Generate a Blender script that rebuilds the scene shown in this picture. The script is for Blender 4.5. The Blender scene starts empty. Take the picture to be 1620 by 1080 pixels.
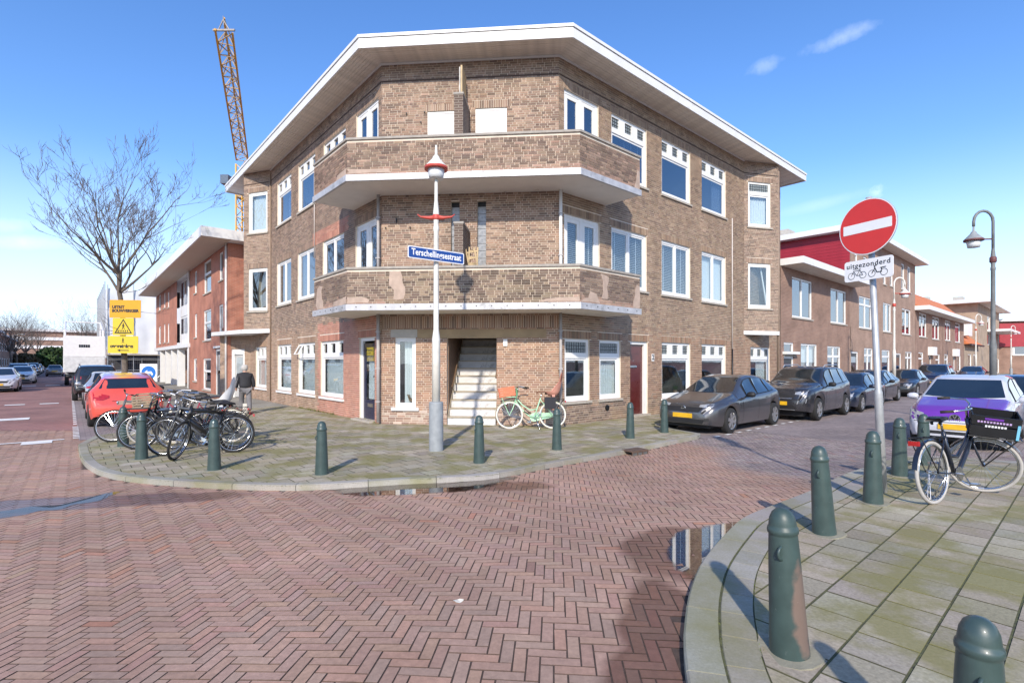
import bpy, bmesh, math, random
import numpy as np
from mathutils import Vector, Matrix
from mathutils.bvhtree import BVHTree
rng = np.random.default_rng(7)
random.seed(7)
scene = bpy.context.scene
COL = scene.collection
D2R = math.radians

# ------------------------------------------------------------------ camera
CAM_Z = 1.7
cam = bpy.data.cameras.new('camera')
cam.sensor_width = 36.0
cam.lens = 806.0 / 1620.0 * 36.0
cam.shift_y = 32.0 / 1620.0
cam.clip_start = 0.05
cam.clip_end = 3000.0
camo = bpy.data.objects.new('camera', cam)
COL.objects.link(camo)
camo.location = (0, 0, CAM_Z)
camo.rotation_euler = (D2R(90), 0, 0)
scene.camera = camo

# ------------------------------------------------------------------ sky, sun, exposure
SUN_EL = D2R(32.0)
SUN_AZ = D2R(6.0)            # the light travels away from the camera, a little to the right
world = bpy.data.worlds.new('World')
scene.world = world
world.use_nodes = True
wn, wl = world.node_tree.nodes, world.node_tree.links
wn.clear()
out = wn.new('ShaderNodeOutputWorld')
bg = wn.new('ShaderNodeBackground')
bg.inputs['Strength'].default_value = 0.15
sky = wn.new('ShaderNodeTexSky')
sky.sky_type = 'NISHITA'
sky.sun_disc = False
sky.sun_elevation = SUN_EL
sky.sun_rotation = D2R(180.0) + SUN_AZ
sky.altitude = 0
sky.air_density = 1.0
sky.dust_density = 0.35
sky.ozone_density = 2.6
# thin fair-weather wisps of cloud
geo = wn.new('ShaderNodeTexCoord')
def sky_wisp(px, py, wx, wy, amt, seed):
    d = Vector(((px - 810) / 806.0, 1.0, (572 - py) / 806.0)).normalized()
    mp = wn.new('ShaderNodeMapping'); mp.vector_type = 'POINT'
    right = Vector((d.y, -d.x, 0)).normalized()
    up = right.cross(d)
    dr = wn.new('ShaderNodeVectorMath'); dr.operation = 'DOT_PRODUCT'; dr.inputs[1].default_value = right
    du = wn.new('ShaderNodeVectorMath'); du.operation = 'DOT_PRODUCT'; du.inputs[1].default_value = up - 0.12 * right
    df = wn.new('ShaderNodeVectorMath'); df.operation = 'DOT_PRODUCT'; df.inputs[1].default_value = d
    for n in (dr, du, df): wl.new(geo.outputs['Generated'], n.inputs[0])
    def m(op, a, b=None):
        n = wn.new('ShaderNodeMath'); n.operation = op
        for i, v in enumerate((a, b)):
            if v is None: continue
            if isinstance(v, (int, float)): n.inputs[i].default_value = v
            else: wl.new(v, n.inputs[i])
        return n.outputs[0]
    a = m('POWER', m('ABSOLUTE', m('DIVIDE', dr.outputs['Value'], wx)), 2.0)
    b = m('POWER', m('ABSOLUTE', m('DIVIDE', du.outputs['Value'], wy)), 2.0)
    r = m('SUBTRACT', 1.0, m('ADD', a, b))
    ns = wn.new('ShaderNodeTexNoise'); ns.inputs['Scale'].default_value = 0.9 / wx
    ns.inputs['Detail'].default_value = 6; ns.inputs['Roughness'].default_value = 0.62
    wl.new(geo.outputs['Generated'], ns.inputs['Vector'])
    w = m('ADD', r, m('MULTIPLY', m('SUBTRACT', ns.outputs['Fac'], 0.5), 4.2))
    w = m('MULTIPLY', m('MAXIMUM', m('MINIMUM', m('MULTIPLY', w, 0.55), 1.0), 0.0), m('GREATER_THAN', df.outputs['Value'], 0.8))
    fade = m('MAXIMUM', m('MINIMUM', m('ADD', m('MULTIPLY', r, 0.4), 0.6), 1.0), 0.0)
    return m('MULTIPLY', m('MULTIPLY', w, fade), amt)
cur = sky.outputs['Color']
for w in ((1332, 60, .048, .012, .24, 1), (1208, 105, .034, .012, .15, 2), (1386, 304, .010, .012, .25, 3),
          (50, 384, .075, .011, .30, 4), (15, 357, .05, .012, .25, 5), (1310, 320, .10, .010, .10, 6)):
    mx = wn.new('ShaderNodeMix'); mx.data_type = 'RGBA'
    wl.new(sky_wisp(*w), mx.inputs['Factor'])
    wl.new(cur, mx.inputs['A'])
    mx.inputs['B'].default_value = (7.6, 7.8, 8.2, 1)
    cur = mx.outputs['Result']
hs = wn.new('ShaderNodeHueSaturation'); hs.inputs['Saturation'].default_value = 1.22; hs.inputs['Value'].default_value = 1.14; hs.inputs['Hue'].default_value = .509
wl.new(cur, hs.inputs['Color']); cur = hs.outputs['Color']
# pale air low over the town
sp = wn.new('ShaderNodeSeparateXYZ'); wl.new(geo.outputs['Generated'], sp.inputs[0])
hz = wn.new('ShaderNodeMapRange'); hz.interpolation_type = 'SMOOTHSTEP'; hz.inputs['From Min'].default_value = .34; hz.inputs['From Max'].default_value = -.02; hz.inputs['To Max'].default_value = .88
wl.new(sp.outputs['Z'], hz.inputs['Value'])
mxh = wn.new('ShaderNodeMix'); mxh.data_type = 'RGBA'; wl.new(hz.outputs['Result'], mxh.inputs['Factor']); wl.new(cur, mxh.inputs['A']); mxh.inputs['B'].default_value = (4.3, 5.1, 6.4, 1)
wl.new(mxh.outputs['Result'], bg.inputs['Color'])
wl.new(bg.outputs['Background'], out.inputs['Surface'])

sun = bpy.data.lights.new('sun', 'SUN')
sun.energy = 3.2
sun.angle = D2R(1.2)
sun.color = (1.0, 0.90, 0.77)
suno = bpy.data.objects.new('sun', sun)
COL.objects.link(suno)
sd = Vector((math.sin(SUN_AZ) * math.cos(SUN_EL), math.cos(SUN_AZ) * math.cos(SUN_EL), -math.sin(SUN_EL)))
suno.rotation_euler = sd.to_track_quat('-Z', 'Y').to_euler()
suno.location = (-10, -30, 30)
scene.view_settings.view_transform = 'Standard'
scene.view_settings.look = 'None'
scene.view_settings.gamma = 1.0
scene.view_settings.exposure = 0.64
scene.view_settings.use_curve_mapping = False
scene.render.engine = 'CYCLES'
scene.cycles.max_bounces = 8
scene.cycles.transparent_max_bounces = 12

# ------------------------------------------------------------------ object helpers
def tag(o, label=None, cat=None, group=None, kind=None):
    if label: o['label'] = label
    if cat: o['category'] = cat
    if group: o['group'] = group
    if kind: o['kind'] = kind
    return o
def empty(name, loc=(0, 0, 0), rz=0.0, label=None, cat=None, group=None, parent=None):
    o = bpy.data.objects.new(name, None)
    o.empty_display_size = 0.2
    COL.objects.link(o)
    o.location = loc
    o.rotation_euler = (0, 0, rz)
    if parent: o.parent = parent
    return tag(o, label, cat, group)
def link(name, me, parent=None, loc=(0, 0, 0)):
    o = bpy.data.objects.new(name, me)
    COL.objects.link(o)
    if parent is not None: o.parent = parent
    o.location = loc
    return o
def copy_tree(o, parent=None):
    c = o.copy(); COL.objects.link(c)
    c.parent = parent
    for ch in list(o.children): copy_tree(ch, c)
    return c
def wloc(o):
    """location of an unrotated chain of parents"""
    v = Vector((0, 0, 0))
    while o is not None:
        v += o.location; o = o.parent
    return v

class MB:
    """collects polygons; build() links them as one mesh object"""
    def __init__(s): s.v = []; s.f = []; s.uv = None
    def add(s, vs, fs):
        n = len(s.v); s.v.extend([tuple(p) for p in vs]); s.f.extend([tuple(i + n for i in f) for f in fs]); return s
    def box(s, x0, x1, y0, y1, z0, z1, fr=None):
        vs = [(x, y, z) for z in (z0, z1) for x, y in ((x0, y0), (x1, y0), (x1, y1), (x0, y1))]
        if fr: vs = [fr.p(*p) for p in vs]
        return s.add(vs, [(0, 3, 2, 1), (4, 5, 6, 7), (0, 1, 5, 4), (1, 2, 6, 5), (2, 3, 7, 6), (3, 0, 4, 7)])
    def obox(s, c, ax, ay, az):
        c, ax, ay, az = Vector(c), Vector(ax), Vector(ay), Vector(az)
        vs = [c + i * ax + j * ay + k * az for k in (-1, 1) for i, j in ((-1, -1), (1, -1), (1, 1), (-1, 1))]
        return s.add(vs, [(0, 3, 2, 1), (4, 5, 6, 7), (0, 1, 5, 4), (1, 2, 6, 5), (2, 3, 7, 6), (3, 0, 4, 7)])
    def bar(s, a, b, w, h=None, up=(0, 0, 1)):
        a, b = Vector(a), Vector(b); d = (b - a); L = d.length
        if L < 1e-6: return s
        d /= L; u = Vector(up)
        if abs(d.dot(u)) > .98: u = Vector((1, 0, 0))
        x = d.cross(u).normalized(); y = x.cross(d)
        return s.obox((a + b) / 2, x * w / 2, y * (h or w) / 2, d * L / 2)
    def tube(s, pts, r, n=8, cap=True, closed=False):
        pts = [Vector(p) for p in pts]; m = len(pts)
        rs = r if isinstance(r, (list, tuple)) else [r] * m
        base = len(s.v); prev = None
        for i, p in enumerate(pts):
            if closed: t = pts[(i + 1) % m] - pts[i - 1]
            else: t = pts[min(i + 1, m - 1)] - pts[max(i - 1, 0)]
            t = t.normalized() if t.length > 1e-9 else Vector((0, 0, 1))
            if prev is None:
                u = Vector((0, 0, 1)) if abs(t.z) < .9 else Vector((1, 0, 0))
                a = t.cross(u).normalized()
            else:
                a = (prev - t * prev.dot(t)); a = a.normalized() if a.length > 1e-6 else t.orthogonal().normalized()
            prev = a; b = t.cross(a)
            for k in range(n):
                an = 2 * math.pi * k / n
                s.v.append(tuple(p + rs[i] * (math.cos(an) * a + math.sin(an) * b)))
        for i in range(m if closed else m - 1):
            j = (i + 1) % m
            for k in range(n):
                k2 = (k + 1) % n
                s.f.append((base + i * n + k, base + i * n + k2, base + j * n + k2, base + j * n + k))
        if cap and not closed:
            s.f.append(tuple(base + k for k in reversed(range(n))))
            s.f.append(tuple(base + (m - 1) * n + k for k in range(n)))
        return s
    def lathe(s, prof, n=20, c=(0, 0, 0), axis='z', cap=True):
        base = len(s.v); c = Vector(c)
        for r, h in prof:
            for k in range(n):
                a = 2 * math.pi * k / n
                p = (r * math.cos(a), r * math.sin(a), h)
                if axis == 'y': p = (p[0], p[2], p[1])
                if axis == 'x': p = (p[2], p[0], p[1])
                s.v.append(tuple(c + Vector(p)))
        m = len(prof)
        for i in range(m - 1):
            for k in range(n):
                k2 = (k + 1) % n
                s.f.append((base + i * n + k, base + i * n + k2, base + (i + 1) * n + k2, base + (i + 1) * n + k))
        if cap and prof[0][0] > 1e-6: s.f.append(tuple(base + k for k in reversed(range(n))))
        if cap and prof[-1][0] > 1e-6: s.f.append(tuple(base + (m - 1) * n + k for k in range(n)))
        return s
    def prism(s, poly, z0, z1):
        n = len(poly)
        zf0 = z0 if callable(z0) else (lambda x, y: z0)
        zf1 = z1 if callable(z1) else (lambda x, y: z1)
        vs = [(x, y, zf0(x, y)) for x, y in poly] + [(x, y, zf1(x, y)) for x, y in poly]
        fs = [tuple(reversed(range(n))), tuple(range(n, 2 * n))]
        fs += [(i, (i + 1) % n, n + (i + 1) % n, n + i) for i in range(n)]
        return s.add(vs, fs)
    def mesh(s, name, mat, smooth=False):
        me = bpy.data.meshes.new(name)
        me.from_pydata(s.v, [], s.f)
        if mat is not None: me.materials.append(mat)
        if smooth: me.polygons.foreach_set('use_smooth', [True] * len(me.polygons))
        me.update()
        return me
    def build(s, name, mat, parent=None, smooth=False, local=False):
        """world-coordinate polygons under an unrotated parent (or local=True: polygons are already local)"""
        if local:
            return link(name, s.mesh(name, mat, smooth), parent)
        a = np.array(s.v); lo, hi = a.min(0), a.max(0)
        c = Vector(((lo[0] + hi[0]) / 2, (lo[1] + hi[1]) / 2, lo[2]))
        s.v = [tuple(r) for r in (a - np.array(c))]
        o = link(name, s.mesh(name, mat, smooth), parent)
        o.location = c - (wloc(parent) if parent is not None else Vector((0, 0, 0)))
        return o

class Frame:
    """vertical plane: s along, o outwards, z up"""
    def __init__(s, o, d, n): s.o = Vector((o[0], o[1])); s.d = Vector(d); s.n = Vector(n)
    def p(s, a, o, z): q = s.o + float(a) * s.d + float(o) * s.n; return (q.x, q.y, float(z))
    def off(s, a, o): q = s.o + a * s.d + o * s.n; return Frame(q, s.d, s.n)

def quads_mesh(name, V, F, cols=None, mats=(), uv=None):
    """fast mesh from numpy arrays, quads only; cols is one colour per face"""
    me = bpy.data.meshes.new(name)
    nv, nf = len(V), len(F)
    me.vertices.add(nv); me.vertices.foreach_set('co', np.ascontiguousarray(V, dtype=np.float32).ravel())
    me.loops.add(nf * 4); me.loops.foreach_set('vertex_index', np.ascontiguousarray(F, dtype=np.int32).ravel())
    me.polygons.add(nf)
    me.polygons.foreach_set('loop_start', np.arange(0, nf * 4, 4, dtype=np.int32))
    me.update(calc_edges=True)
    if cols is not None:
        at = me.attributes.new('col', 'FLOAT_COLOR', 'FACE')
        c = np.ones((nf, 4), dtype=np.float32); c[:, :3] = cols
        at.data.foreach_set('color', c.ravel())
    for m in mats: me.materials.append(m)
    me.validate()
    me.shade_flat()
    return me

# ------------------------------------------------------------------ materials
MATS = {}
def _nt(name):
    m = bpy.data.materials.new(name); m.use_nodes = True
    nt = m.node_tree; p = nt.nodes['Principled BSDF']
    MATS[name] = m
    return m, nt.nodes, nt.links, p
def sset(p, k, v):
    if k in p.inputs: p.inputs[k].default_value = v
def mat(name, col, rough=0.6, metal=0.0, var=0.12, scale=6.0, bump=0.0, bscale=60.0, coat=0.0, spec=None, col2=None, world=False, dirt=None):
    """principled with a soft noise in colour and roughness and a fine bump"""
    if name in MATS: return MATS[name]
    m, N, L, p = _nt(name)
    tc = N.new('ShaderNodeTexCoord')
    src = tc.outputs['Object']
    if world:
        g = N.new('ShaderNodeNewGeometry'); src = g.outputs['Position']
    ns = N.new('ShaderNodeTexNoise'); ns.inputs['Scale'].default_value = scale; ns.inputs['Detail'].default_value = 5
    L.new(src, ns.inputs['Vector'])
    cr = N.new('ShaderNodeValToRGB')
    c2 = col2 or tuple(c * (1 + var) for c in col); c1 = tuple(c * (1 - var) for c in col)
    cr.color_ramp.elements[0].position = .3; cr.color_ramp.elements[1].position = .7
    cr.color_ramp.elements[0].color = (*c1, 1); cr.color_ramp.elements[1].color = (*c2, 1)
    L.new(ns.outputs['Fac'], cr.inputs['Fac'])
    colout = cr.outputs['Color']
    if dirt:
        n2 = N.new('ShaderNodeTexNoise'); n2.inputs['Scale'].default_value = dirt[1]; n2.inputs['Detail'].default_value = 8; n2.inputs['Roughness'].default_value = .7
        L.new(src, n2.inputs['Vector'])
        mr = N.new('ShaderNodeMapRange'); mr.inputs['From Min'].default_value = dirt[2]; mr.inputs['From Max'].default_value = dirt[2] + .12
        L.new(n2.outputs['Fac'], mr.inputs['Value'])
        mx = N.new('ShaderNodeMix'); mx.data_type = 'RGBA'
        L.new(mr.outputs['Result'], mx.inputs['Factor']); L.new(colout, mx.inputs['A']); mx.inputs['B'].default_value = (*dirt[0], 1)
        colout = mx.outputs['Result']
    L.new(colout, p.inputs['Base Color'])
    mr = N.new('ShaderNodeMapRange'); mr.inputs['To Min'].default_value = max(0, rough - .08); mr.inputs['To Max'].default_value = min(1, rough + .08)
    L.new(ns.outputs['Fac'], mr.inputs['Value']); L.new(mr.outputs['Result'], p.inputs['Roughness'])
    sset(p, 'Metallic', metal)
    if coat: sset(p, 'Coat Weight', coat); sset(p, 'Coat Roughness', .04)
    if spec is not None: sset(p, 'Specular IOR Level', spec)
    if bump:
        nb = N.new('ShaderNodeTexNoise'); nb.inputs['Scale'].default_value = bscale; nb.inputs['Detail'].default_value = 4
        L.new(src, nb.inputs['Vector'])
        b = N.new('ShaderNodeBump'); b.inputs['Strength'].default_value = bump; b.inputs['Distance'].default_value = .01
        L.new(nb.outputs['Fac'], b.inputs['Height']); L.new(b.outputs['Normal'], p.inputs['Normal'])
    return m
def attr_mat(name, rough=.9, nscale=40., bump=.4, amt=.25, wet=None, moss=None, spec=.3, big=.14, streak=False):
    """per-piece colour from the attribute 'col', broken up by noise; wet = list of (x, y, rx, ry, rot) damp stains on the ground"""
    if name in MATS: return MATS[name]
    m, N, L, p = _nt(name)
    at = N.new('ShaderNodeAttribute'); at.attribute_name = 'col'
    g = N.new('ShaderNodeNewGeometry')
    ns = N.new('ShaderNodeTexNoise'); ns.inputs['Scale'].default_value = nscale; ns.inputs['Detail'].default_value = 6; ns.inputs['Roughness'].default_value = .65
    L.new(g.outputs['Position'], ns.inputs['Vector'])
    mr = N.new('ShaderNodeMapRange'); mr.inputs['From Min'].default_value = .25; mr.inputs['From Max'].default_value = .75
    mr.inputs['To Min'].default_value = 1 - amt; mr.inputs['To Max'].default_value = 1 + amt
    L.new(ns.outputs['Fac'], mr.inputs['Value'])
    n3 = N.new('ShaderNodeTexNoise'); n3.inputs['Scale'].default_value = .8 if not streak else 2.2; n3.inputs['Detail'].default_value = 5
    mps = N.new('ShaderNodeMapping'); mps.inputs['Scale'].default_value = (1, 1, .22 if streak else 1); L.new(g.outputs['Position'], mps.inputs['Vector']); L.new(mps.outputs[0], n3.inputs['Vector'])
    m3 = N.new('ShaderNodeMapRange'); m3.inputs['From Min'].default_value = .3; m3.inputs['From Max'].default_value = .7
    m3.inputs['To Min'].default_value = 1 - big; m3.inputs['To Max'].default_value = 1 + big * .85
    L.new(n3.outputs['Fac'], m3.inputs['Value'])
    mm = N.new('ShaderNodeMath'); mm.operation = 'MULTIPLY'
    L.new(mr.outputs['Result'], mm.inputs[0]); L.new(m3.outputs['Result'], mm.inputs[1])
    vm = N.new('ShaderNodeVectorMath'); vm.operation = 'SCALE'
    L.new(at.outputs['Color'], vm.inputs[0]); L.new(mm.outputs[0], vm.inputs['Scale'])
    colout = vm.outputs[0]
    if moss:
        colr, sc, thr, soft, amt2 = moss
        nm = N.new('ShaderNodeTexNoise'); nm.inputs['Scale'].default_value = sc; nm.inputs['Detail'].default_value = 7; nm.inputs['Roughness'].default_value = .62
        L.new(g.outputs['Position'], nm.inputs['Vector'])
        r2 = N.new('ShaderNodeMapRange'); r2.inputs['From Min'].default_value = thr; r2.inputs['From Max'].default_value = thr + soft; r2.inputs['To Max'].default_value = amt2
        L.new(nm.outputs['Fac'], r2.inputs['Value'])
        mx = N.new('ShaderNodeMix'); mx.data_type = 'RGBA'; mx.blend_type = 'MIX'
        L.new(r2.outputs['Result'], mx.inputs['Factor']); L.new(colout, mx.inputs['A']); mx.inputs['B'].default_value = (*colr, 1)
        colout = mx.outputs['Result']
    rough_out = None
    if wet:
        acc = None
        nw = N.new('ShaderNodeTexNoise'); nw.inputs['Scale'].default_value = 2.2; nw.inputs['Detail'].default_value = 5
        L.new(g.outputs['Position'], nw.inputs['Vector'])
        for (x, y, rx, ry, rot) in wet:
            mp = N.new('ShaderNodeMapping'); mp.vector_type = 'TEXTURE'
            mp.inputs['Location'].default_value = (x, y, 0); mp.inputs['Rotation'].default_value = (0, 0, rot); mp.inputs['Scale'].default_value = (rx, ry, 1000)
            L.new(g.outputs['Position'], mp.inputs['Vector'])
            ln = N.new('ShaderNodeVectorMath'); ln.operation = 'LENGTH'; L.new(mp.outputs[0], ln.inputs[0])
            ad = N.new('ShaderNodeMath'); ad.operation = 'MULTIPLY_ADD'; ad.inputs[1].default_value = -.7
            L.new(nw.outputs['Fac'], ad.inputs[0]); L.new(ln.outputs['Value'], ad.inputs[2])
            w = N.new('ShaderNodeMapRange'); w.inputs['From Min'].default_value = .72; w.inputs['From Max'].default_value = .5
            L.new(ad.outputs[0], w.inputs['Value'])
            if acc is None: acc = w.outputs['Result']
            else:
                mxx = N.new('ShaderNodeMath'); mxx.operation = 'MAXIMUM'; L.new(acc, mxx.inputs[0]); L.new(w.outputs['Result'], mxx.inputs[1]); acc = mxx.outputs[0]
        mw = N.new('ShaderNodeMix'); mw.data_type = 'RGBA'; mw.blend_type = 'MULTIPLY'
        L.new(acc, mw.inputs['Factor']); L.new(colout, mw.inputs['A']); mw.inputs['B'].default_value = (.50, .43, .42, 1)
        colout = mw.outputs['Result']
        rr = N.new('ShaderNodeMapRange'); rr.inputs['To Min'].default_value = rough; rr.inputs['To Max'].default_value = .32
        L.new(acc, rr.inputs['Value']); rough_out = rr.outputs['Result']
    L.new(colout, p.inputs['Base Color'])
    if rough_out: L.new(rough_out, p.inputs['Roughness'])
    else: p.inputs['Roughness'].default_value = rough
    sset(p, 'Specular IOR Level', spec)
    b = N.new('ShaderNodeBump'); b.inputs['Strength'].default_value = bump; b.inputs['Distance'].default_value = .004
    L.new(ns.outputs['Fac'], b.inputs['Height']); L.new(b.outputs['Normal'], p.inputs['Normal'])
    return m
def brick_tex_mat(name, c1, c2, mortar, bw=.22, bh=.0625, bias=0.0, msize=.012, rough=.9):
    """far brickwork: brick node over the metre UVs"""
    if name in MATS: return MATS[name]
    m, N, L, p = _nt(name)
    uv = N.new('ShaderNodeUVMap')
    bt = N.new('ShaderNodeTexBrick')
    bt.inputs['Color1'].default_value = (*c1, 1); bt.inputs['Color2'].default_value = (*c2, 1); bt.inputs['Mortar'].default_value = (*mortar, 1)
    bt.inputs['Scale'].default_value = 1.0; bt.inputs['Brick Width'].default_value = bw; bt.inputs['Row Height'].default_value = bh
    bt.inputs['Mortar Size'].default_value = msize; bt.inputs['Bias'].default_value = bias; bt.inputs['Mortar Smooth'].default_value = .3
    L.new(uv.outputs['UV'], bt.inputs['Vector'])
    ns = N.new('ShaderNodeTexNoise'); ns.inputs['Scale'].default_value = 1.1; ns.inputs['Detail'].default_value = 7
    L.new(uv.outputs['UV'], ns.inputs['Vector'])
    mr = N.new('ShaderNodeMapRange'); mr.inputs['From Min'].default_value = .3; mr.inputs['From Max'].default_value = .7; mr.inputs['To Min'].default_value = .82; mr.inputs['To Max'].default_value = 1.18
    L.new(ns.outputs['Fac'], mr.inputs['Value'])
    vm = N.new('ShaderNodeVectorMath'); vm.operation = 'SCALE'
    L.new(bt.outputs['Color'], vm.inputs[0]); L.new(mr.outputs['Result'], vm.inputs['Scale'])
    L.new(vm.outputs[0], p.inputs['Base Color']); p.inputs['Roughness'].default_value = rough
    sset(p, 'Specular IOR Level', .25)
    b = N.new('ShaderNodeBump'); b.inputs['Strength'].default_value = .5; b.inputs['Distance'].default_value = .006; b.invert = True
    L.new(bt.outputs['Fac'], b.inputs['Height']); L.new(b.outputs['Normal'], p.inputs['Normal'])
    return m
def glass_mat(name, tint=(.9, .95, .97), refl=.22, rough=.012):
    if name in MATS: return MATS[name]
    m, N, L, p = _nt(name)
    o = N['Material Output']; N.remove(p)
    tr = N.new('ShaderNodeBsdfTransparent'); tr.inputs['Color'].default_value = (*tint, 1)
    gl = N.new('ShaderNodeBsdfGlossy'); gl.inputs['Roughness'].default_value = rough
    ns = N.new('ShaderNodeTexNoise'); ns.inputs['Scale'].default_value = 1.6
    tc = N.new('ShaderNodeTexCoord'); L.new(tc.outputs['Object'], ns.inputs['Vector'])
    b = N.new('ShaderNodeBump'); b.inputs['Strength'].default_value = .05; b.inputs['Distance'].default_value = .02
    L.new(ns.outputs['Fac'], b.inputs['Height']); L.new(b.outputs['Normal'], gl.inputs['Normal'])
    lw = N.new('ShaderNodeLayerWeight'); lw.inputs['Blend'].default_value = .5
    pw = N.new('ShaderNodeMath'); pw.operation = 'POWER'; pw.inputs[1].default_value = 3.2; L.new(lw.outputs['Facing'], pw.inputs[0])
    mr = N.new('ShaderNodeMapRange'); mr.inputs['To Min'].default_value = refl * .6; mr.inputs['To Max'].default_value = .9
    L.new(pw.outputs[0], mr.inputs['Value'])
    mx = N.new('ShaderNodeMixShader'); L.new(mr.outputs['Result'], mx.inputs['Fac']); L.new(tr.outputs[0], mx.inputs[1]); L.new(gl.outputs[0], mx.inputs[2])
    L.new(mx.outputs[0], o.inputs['Surface'])
    return m

M_WHITE = mat('white_paint', (.78, .78, .76), .42, var=.04, scale=3)
M_FASCIA = mat('fascia_white', (.74, .74, .73), .5, var=.05, scale=2, dirt=((.50, .49, .45), 2.0, .60))
M_SOFFIT = mat('soffit_board', (.76, .69, .60), .7, var=.14, scale=5, bump=.1, bscale=30, dirt=((.55, .48, .40), 2.2, .62))
M_MORTAR = mat('mortar', (.66, .575, .47), .95, var=.12, scale=3, bump=.2, world=True)
M_CONC = mat('concrete_edge', (.60, .60, .58), .8, var=.10, scale=4, bump=.1, dirt=((.34, .33, .31), 4.0, .60))
M_UNDER = mat('balcony_underside', (.80, .77, .71), .85, var=.05, scale=2, dirt=((.40, .34, .27), 1.6, .615))
M_BRICK = attr_mat('facade_brick', .92, 60., .35, .20, streak=True, big=.17)
M_GLASS = glass_mat('window_glass', refl=.24)
M_GLASS2 = glass_mat('window_glass_sky', tint=(.55, .62, .70), refl=.42)
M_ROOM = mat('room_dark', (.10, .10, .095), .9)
M_CURT = mat('curtain_white', (.80, .80, .77), .9, var=.05, scale=20)
M_BLIND = mat('blind_slats', (.82, .83, .83), .5, var=.03)
M_LEAD = mat('leaded_glass', (.22, .25, .25), .15, var=.35, scale=30)
M_DARKM = mat('dark_metal', (.03, .03, .032), .45, metal=.6)
M_BLACK = mat('black_paint', (.012, .012, .013), .35, coat=.3)
M_RUB = mat('rubber', (.018, .018, .018), .85, bump=.15)
M_CHROME = mat('chrome', (.62, .62, .62), .2, metal=1.0, var=.05)
M_ALU = mat('grey_zinc', (.42, .43, .44), .45, metal=.5, var=.12, scale=8)
M_PIPE = mat('downpipe_grey', (.36, .34, .33), .6, var=.15, scale=6)

# ================================================================== ground
def smooth(t):
    t = max(0.0, min(1.0, t)); return t * t * (3 - 2 * t)
def G(x, y):
    """the ground rises a little towards the near right corner"""
    return .13 * smooth((.656 * x - .755 * y + 5.0) / 2.8) * smooth((10.0 - y) / 3.5)
def gp(u, v, zc=0.0):
    """survey of the ground: point on the surface (level zc + G) seen at u, v of the photograph"""
    z = zc
    for _ in range(12):
        d = 806.0 * (CAM_Z - z) / (v - 572.0)
        x = (u - 810.0) / 806.0 * d
        z = zc + G(x, d)
    return (x, d)
def cs(a): return (math.cos(D2R(a)), math.sin(D2R(a)))
DR = cs(41.0); NR = (DR[1], -DR[0])              # right-hand street and the outward normal of its facade
DL = (-DR[1], DR[0]); NL = (-DR[0], -DR[1])      # left-hand street
DF = cs(-4.7); NF = (DF[1], -DF[0])              # chamfered front
CR = (1.246, 13.57); CL = (-3.569, 13.965)
FR = Frame(CR, DR, NR); FL = Frame(CL, DL, NL); FF = Frame(CL, DF, NF)
WF = math.hypot(CR[0] - CL[0], CR[1] - CL[1])
DF = ((CR[0] - CL[0]) / WF, (CR[1] - CL[1]) / WF); NF = (DF[1], -DF[0]); FF = Frame(CL, DF, NF)
ROAD = -0.075
def so(fr, p):
    q = Vector(p) - fr.o; return q.dot(fr.d), q.dot(fr.n)

M_GROUND = mat('far_ground', (.20, .15, .13), .95, var=.15, scale=.3, world=True)
gm = MB(); gm.add([(-1500, -300, -.3), (1500, -300, -.3), (1500, 1500, -.3), (-1500, 1500, -.3)], [(0, 1, 2, 3)])
tag(gm.build('ground', M_GROUND), kind='structure')

def catmull(pts, n=6):
    P = [Vector(p) for p in pts]; P = [2 * P[0] - P[1]] + P + [2 * P[-1] - P[-2]]
    out = []
    for i in range(1, len(P) - 2):
        for k in range(n):
            t = k / n
            a, b, c, d = P[i - 1], P[i], P[i + 1], P[i + 2]
            out.append(.5 * ((2 * b) + (c - a) * t + (2 * a - 5 * b + 4 * c - d) * t * t + (3 * b - a - 3 * c + d) * t ** 3))
    out.append(P[-2]); return out
def resample(pts, step):
    pts = [Vector(p) for p in pts]; L = [0]
    for a, b in zip(pts, pts[1:]): L.append(L[-1] + (b - a).length)
    n = max(1, round(L[-1] / step)); out = []; j = 0
    for i in range(n + 1):
        t = L[-1] * i / n
        while j < len(pts) - 2 and L[j + 1] < t: j += 1
        f = (t - L[j]) / max(1e-9, L[j + 1] - L[j]); out.append(pts[j].lerp(pts[j + 1], f))
    return out
def offset_path(pts, d):
    out = []
    for i, p in enumerate(pts):
        t = (pts[min(i + 1, len(pts) - 1)] - pts[max(i - 1, 0)]).normalized()
        out.append(p + d * Vector((-t.y, t.x)))       # left of travel
    return out

# kerb lines: outer top edge; the pavement lies to the left of travel
kl = [gp(*p) for p in ((123, 699), (128, 722), (152, 742), (205, 754), (300, 762), (400, 766.5), (470, 767), (545, 764), (640, 758),
                       (700, 755.5), (760, 752), (809, 745), (869, 733), (995, 711), (1105, 689))]
KL = catmull(kl, 6)
def fpt(fr, s, o): q = fr.o + s * fr.d + o * fr.n; return Vector((q.x, q.y))
KL = [fpt(FL, 60, 4.3), fpt(FL, 30, 4.3), fpt(FL, 12, 4.3), fpt(FL, 3.6, 4.3), fpt(FL, 2.7, 5.2), fpt(FL, 2.35, 6.0)] + KL[1:] + \
     [fpt(FR, 1.45, 3.25), fpt(FR, 1.7, 2.4), fpt(FR, 2.1, 1.65), fpt(FR, 12, 1.6), fpt(FR, 30, 1.6), fpt(FR, 110, 1.6)]
kr = [(.02, -2.2), (.12, -1.4), (.24, -.6), (.37, .2), (.53, 1.0), (.70, 1.8)] + [gp(*p) for p in ((1083, 1040), (1084, 973), (1093, 927), (1113, 883), (1150, 840),
      (1177, 817), (1220, 799), (1280, 776), (1310, 761), (1357, 742), (1440, 716))]
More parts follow.
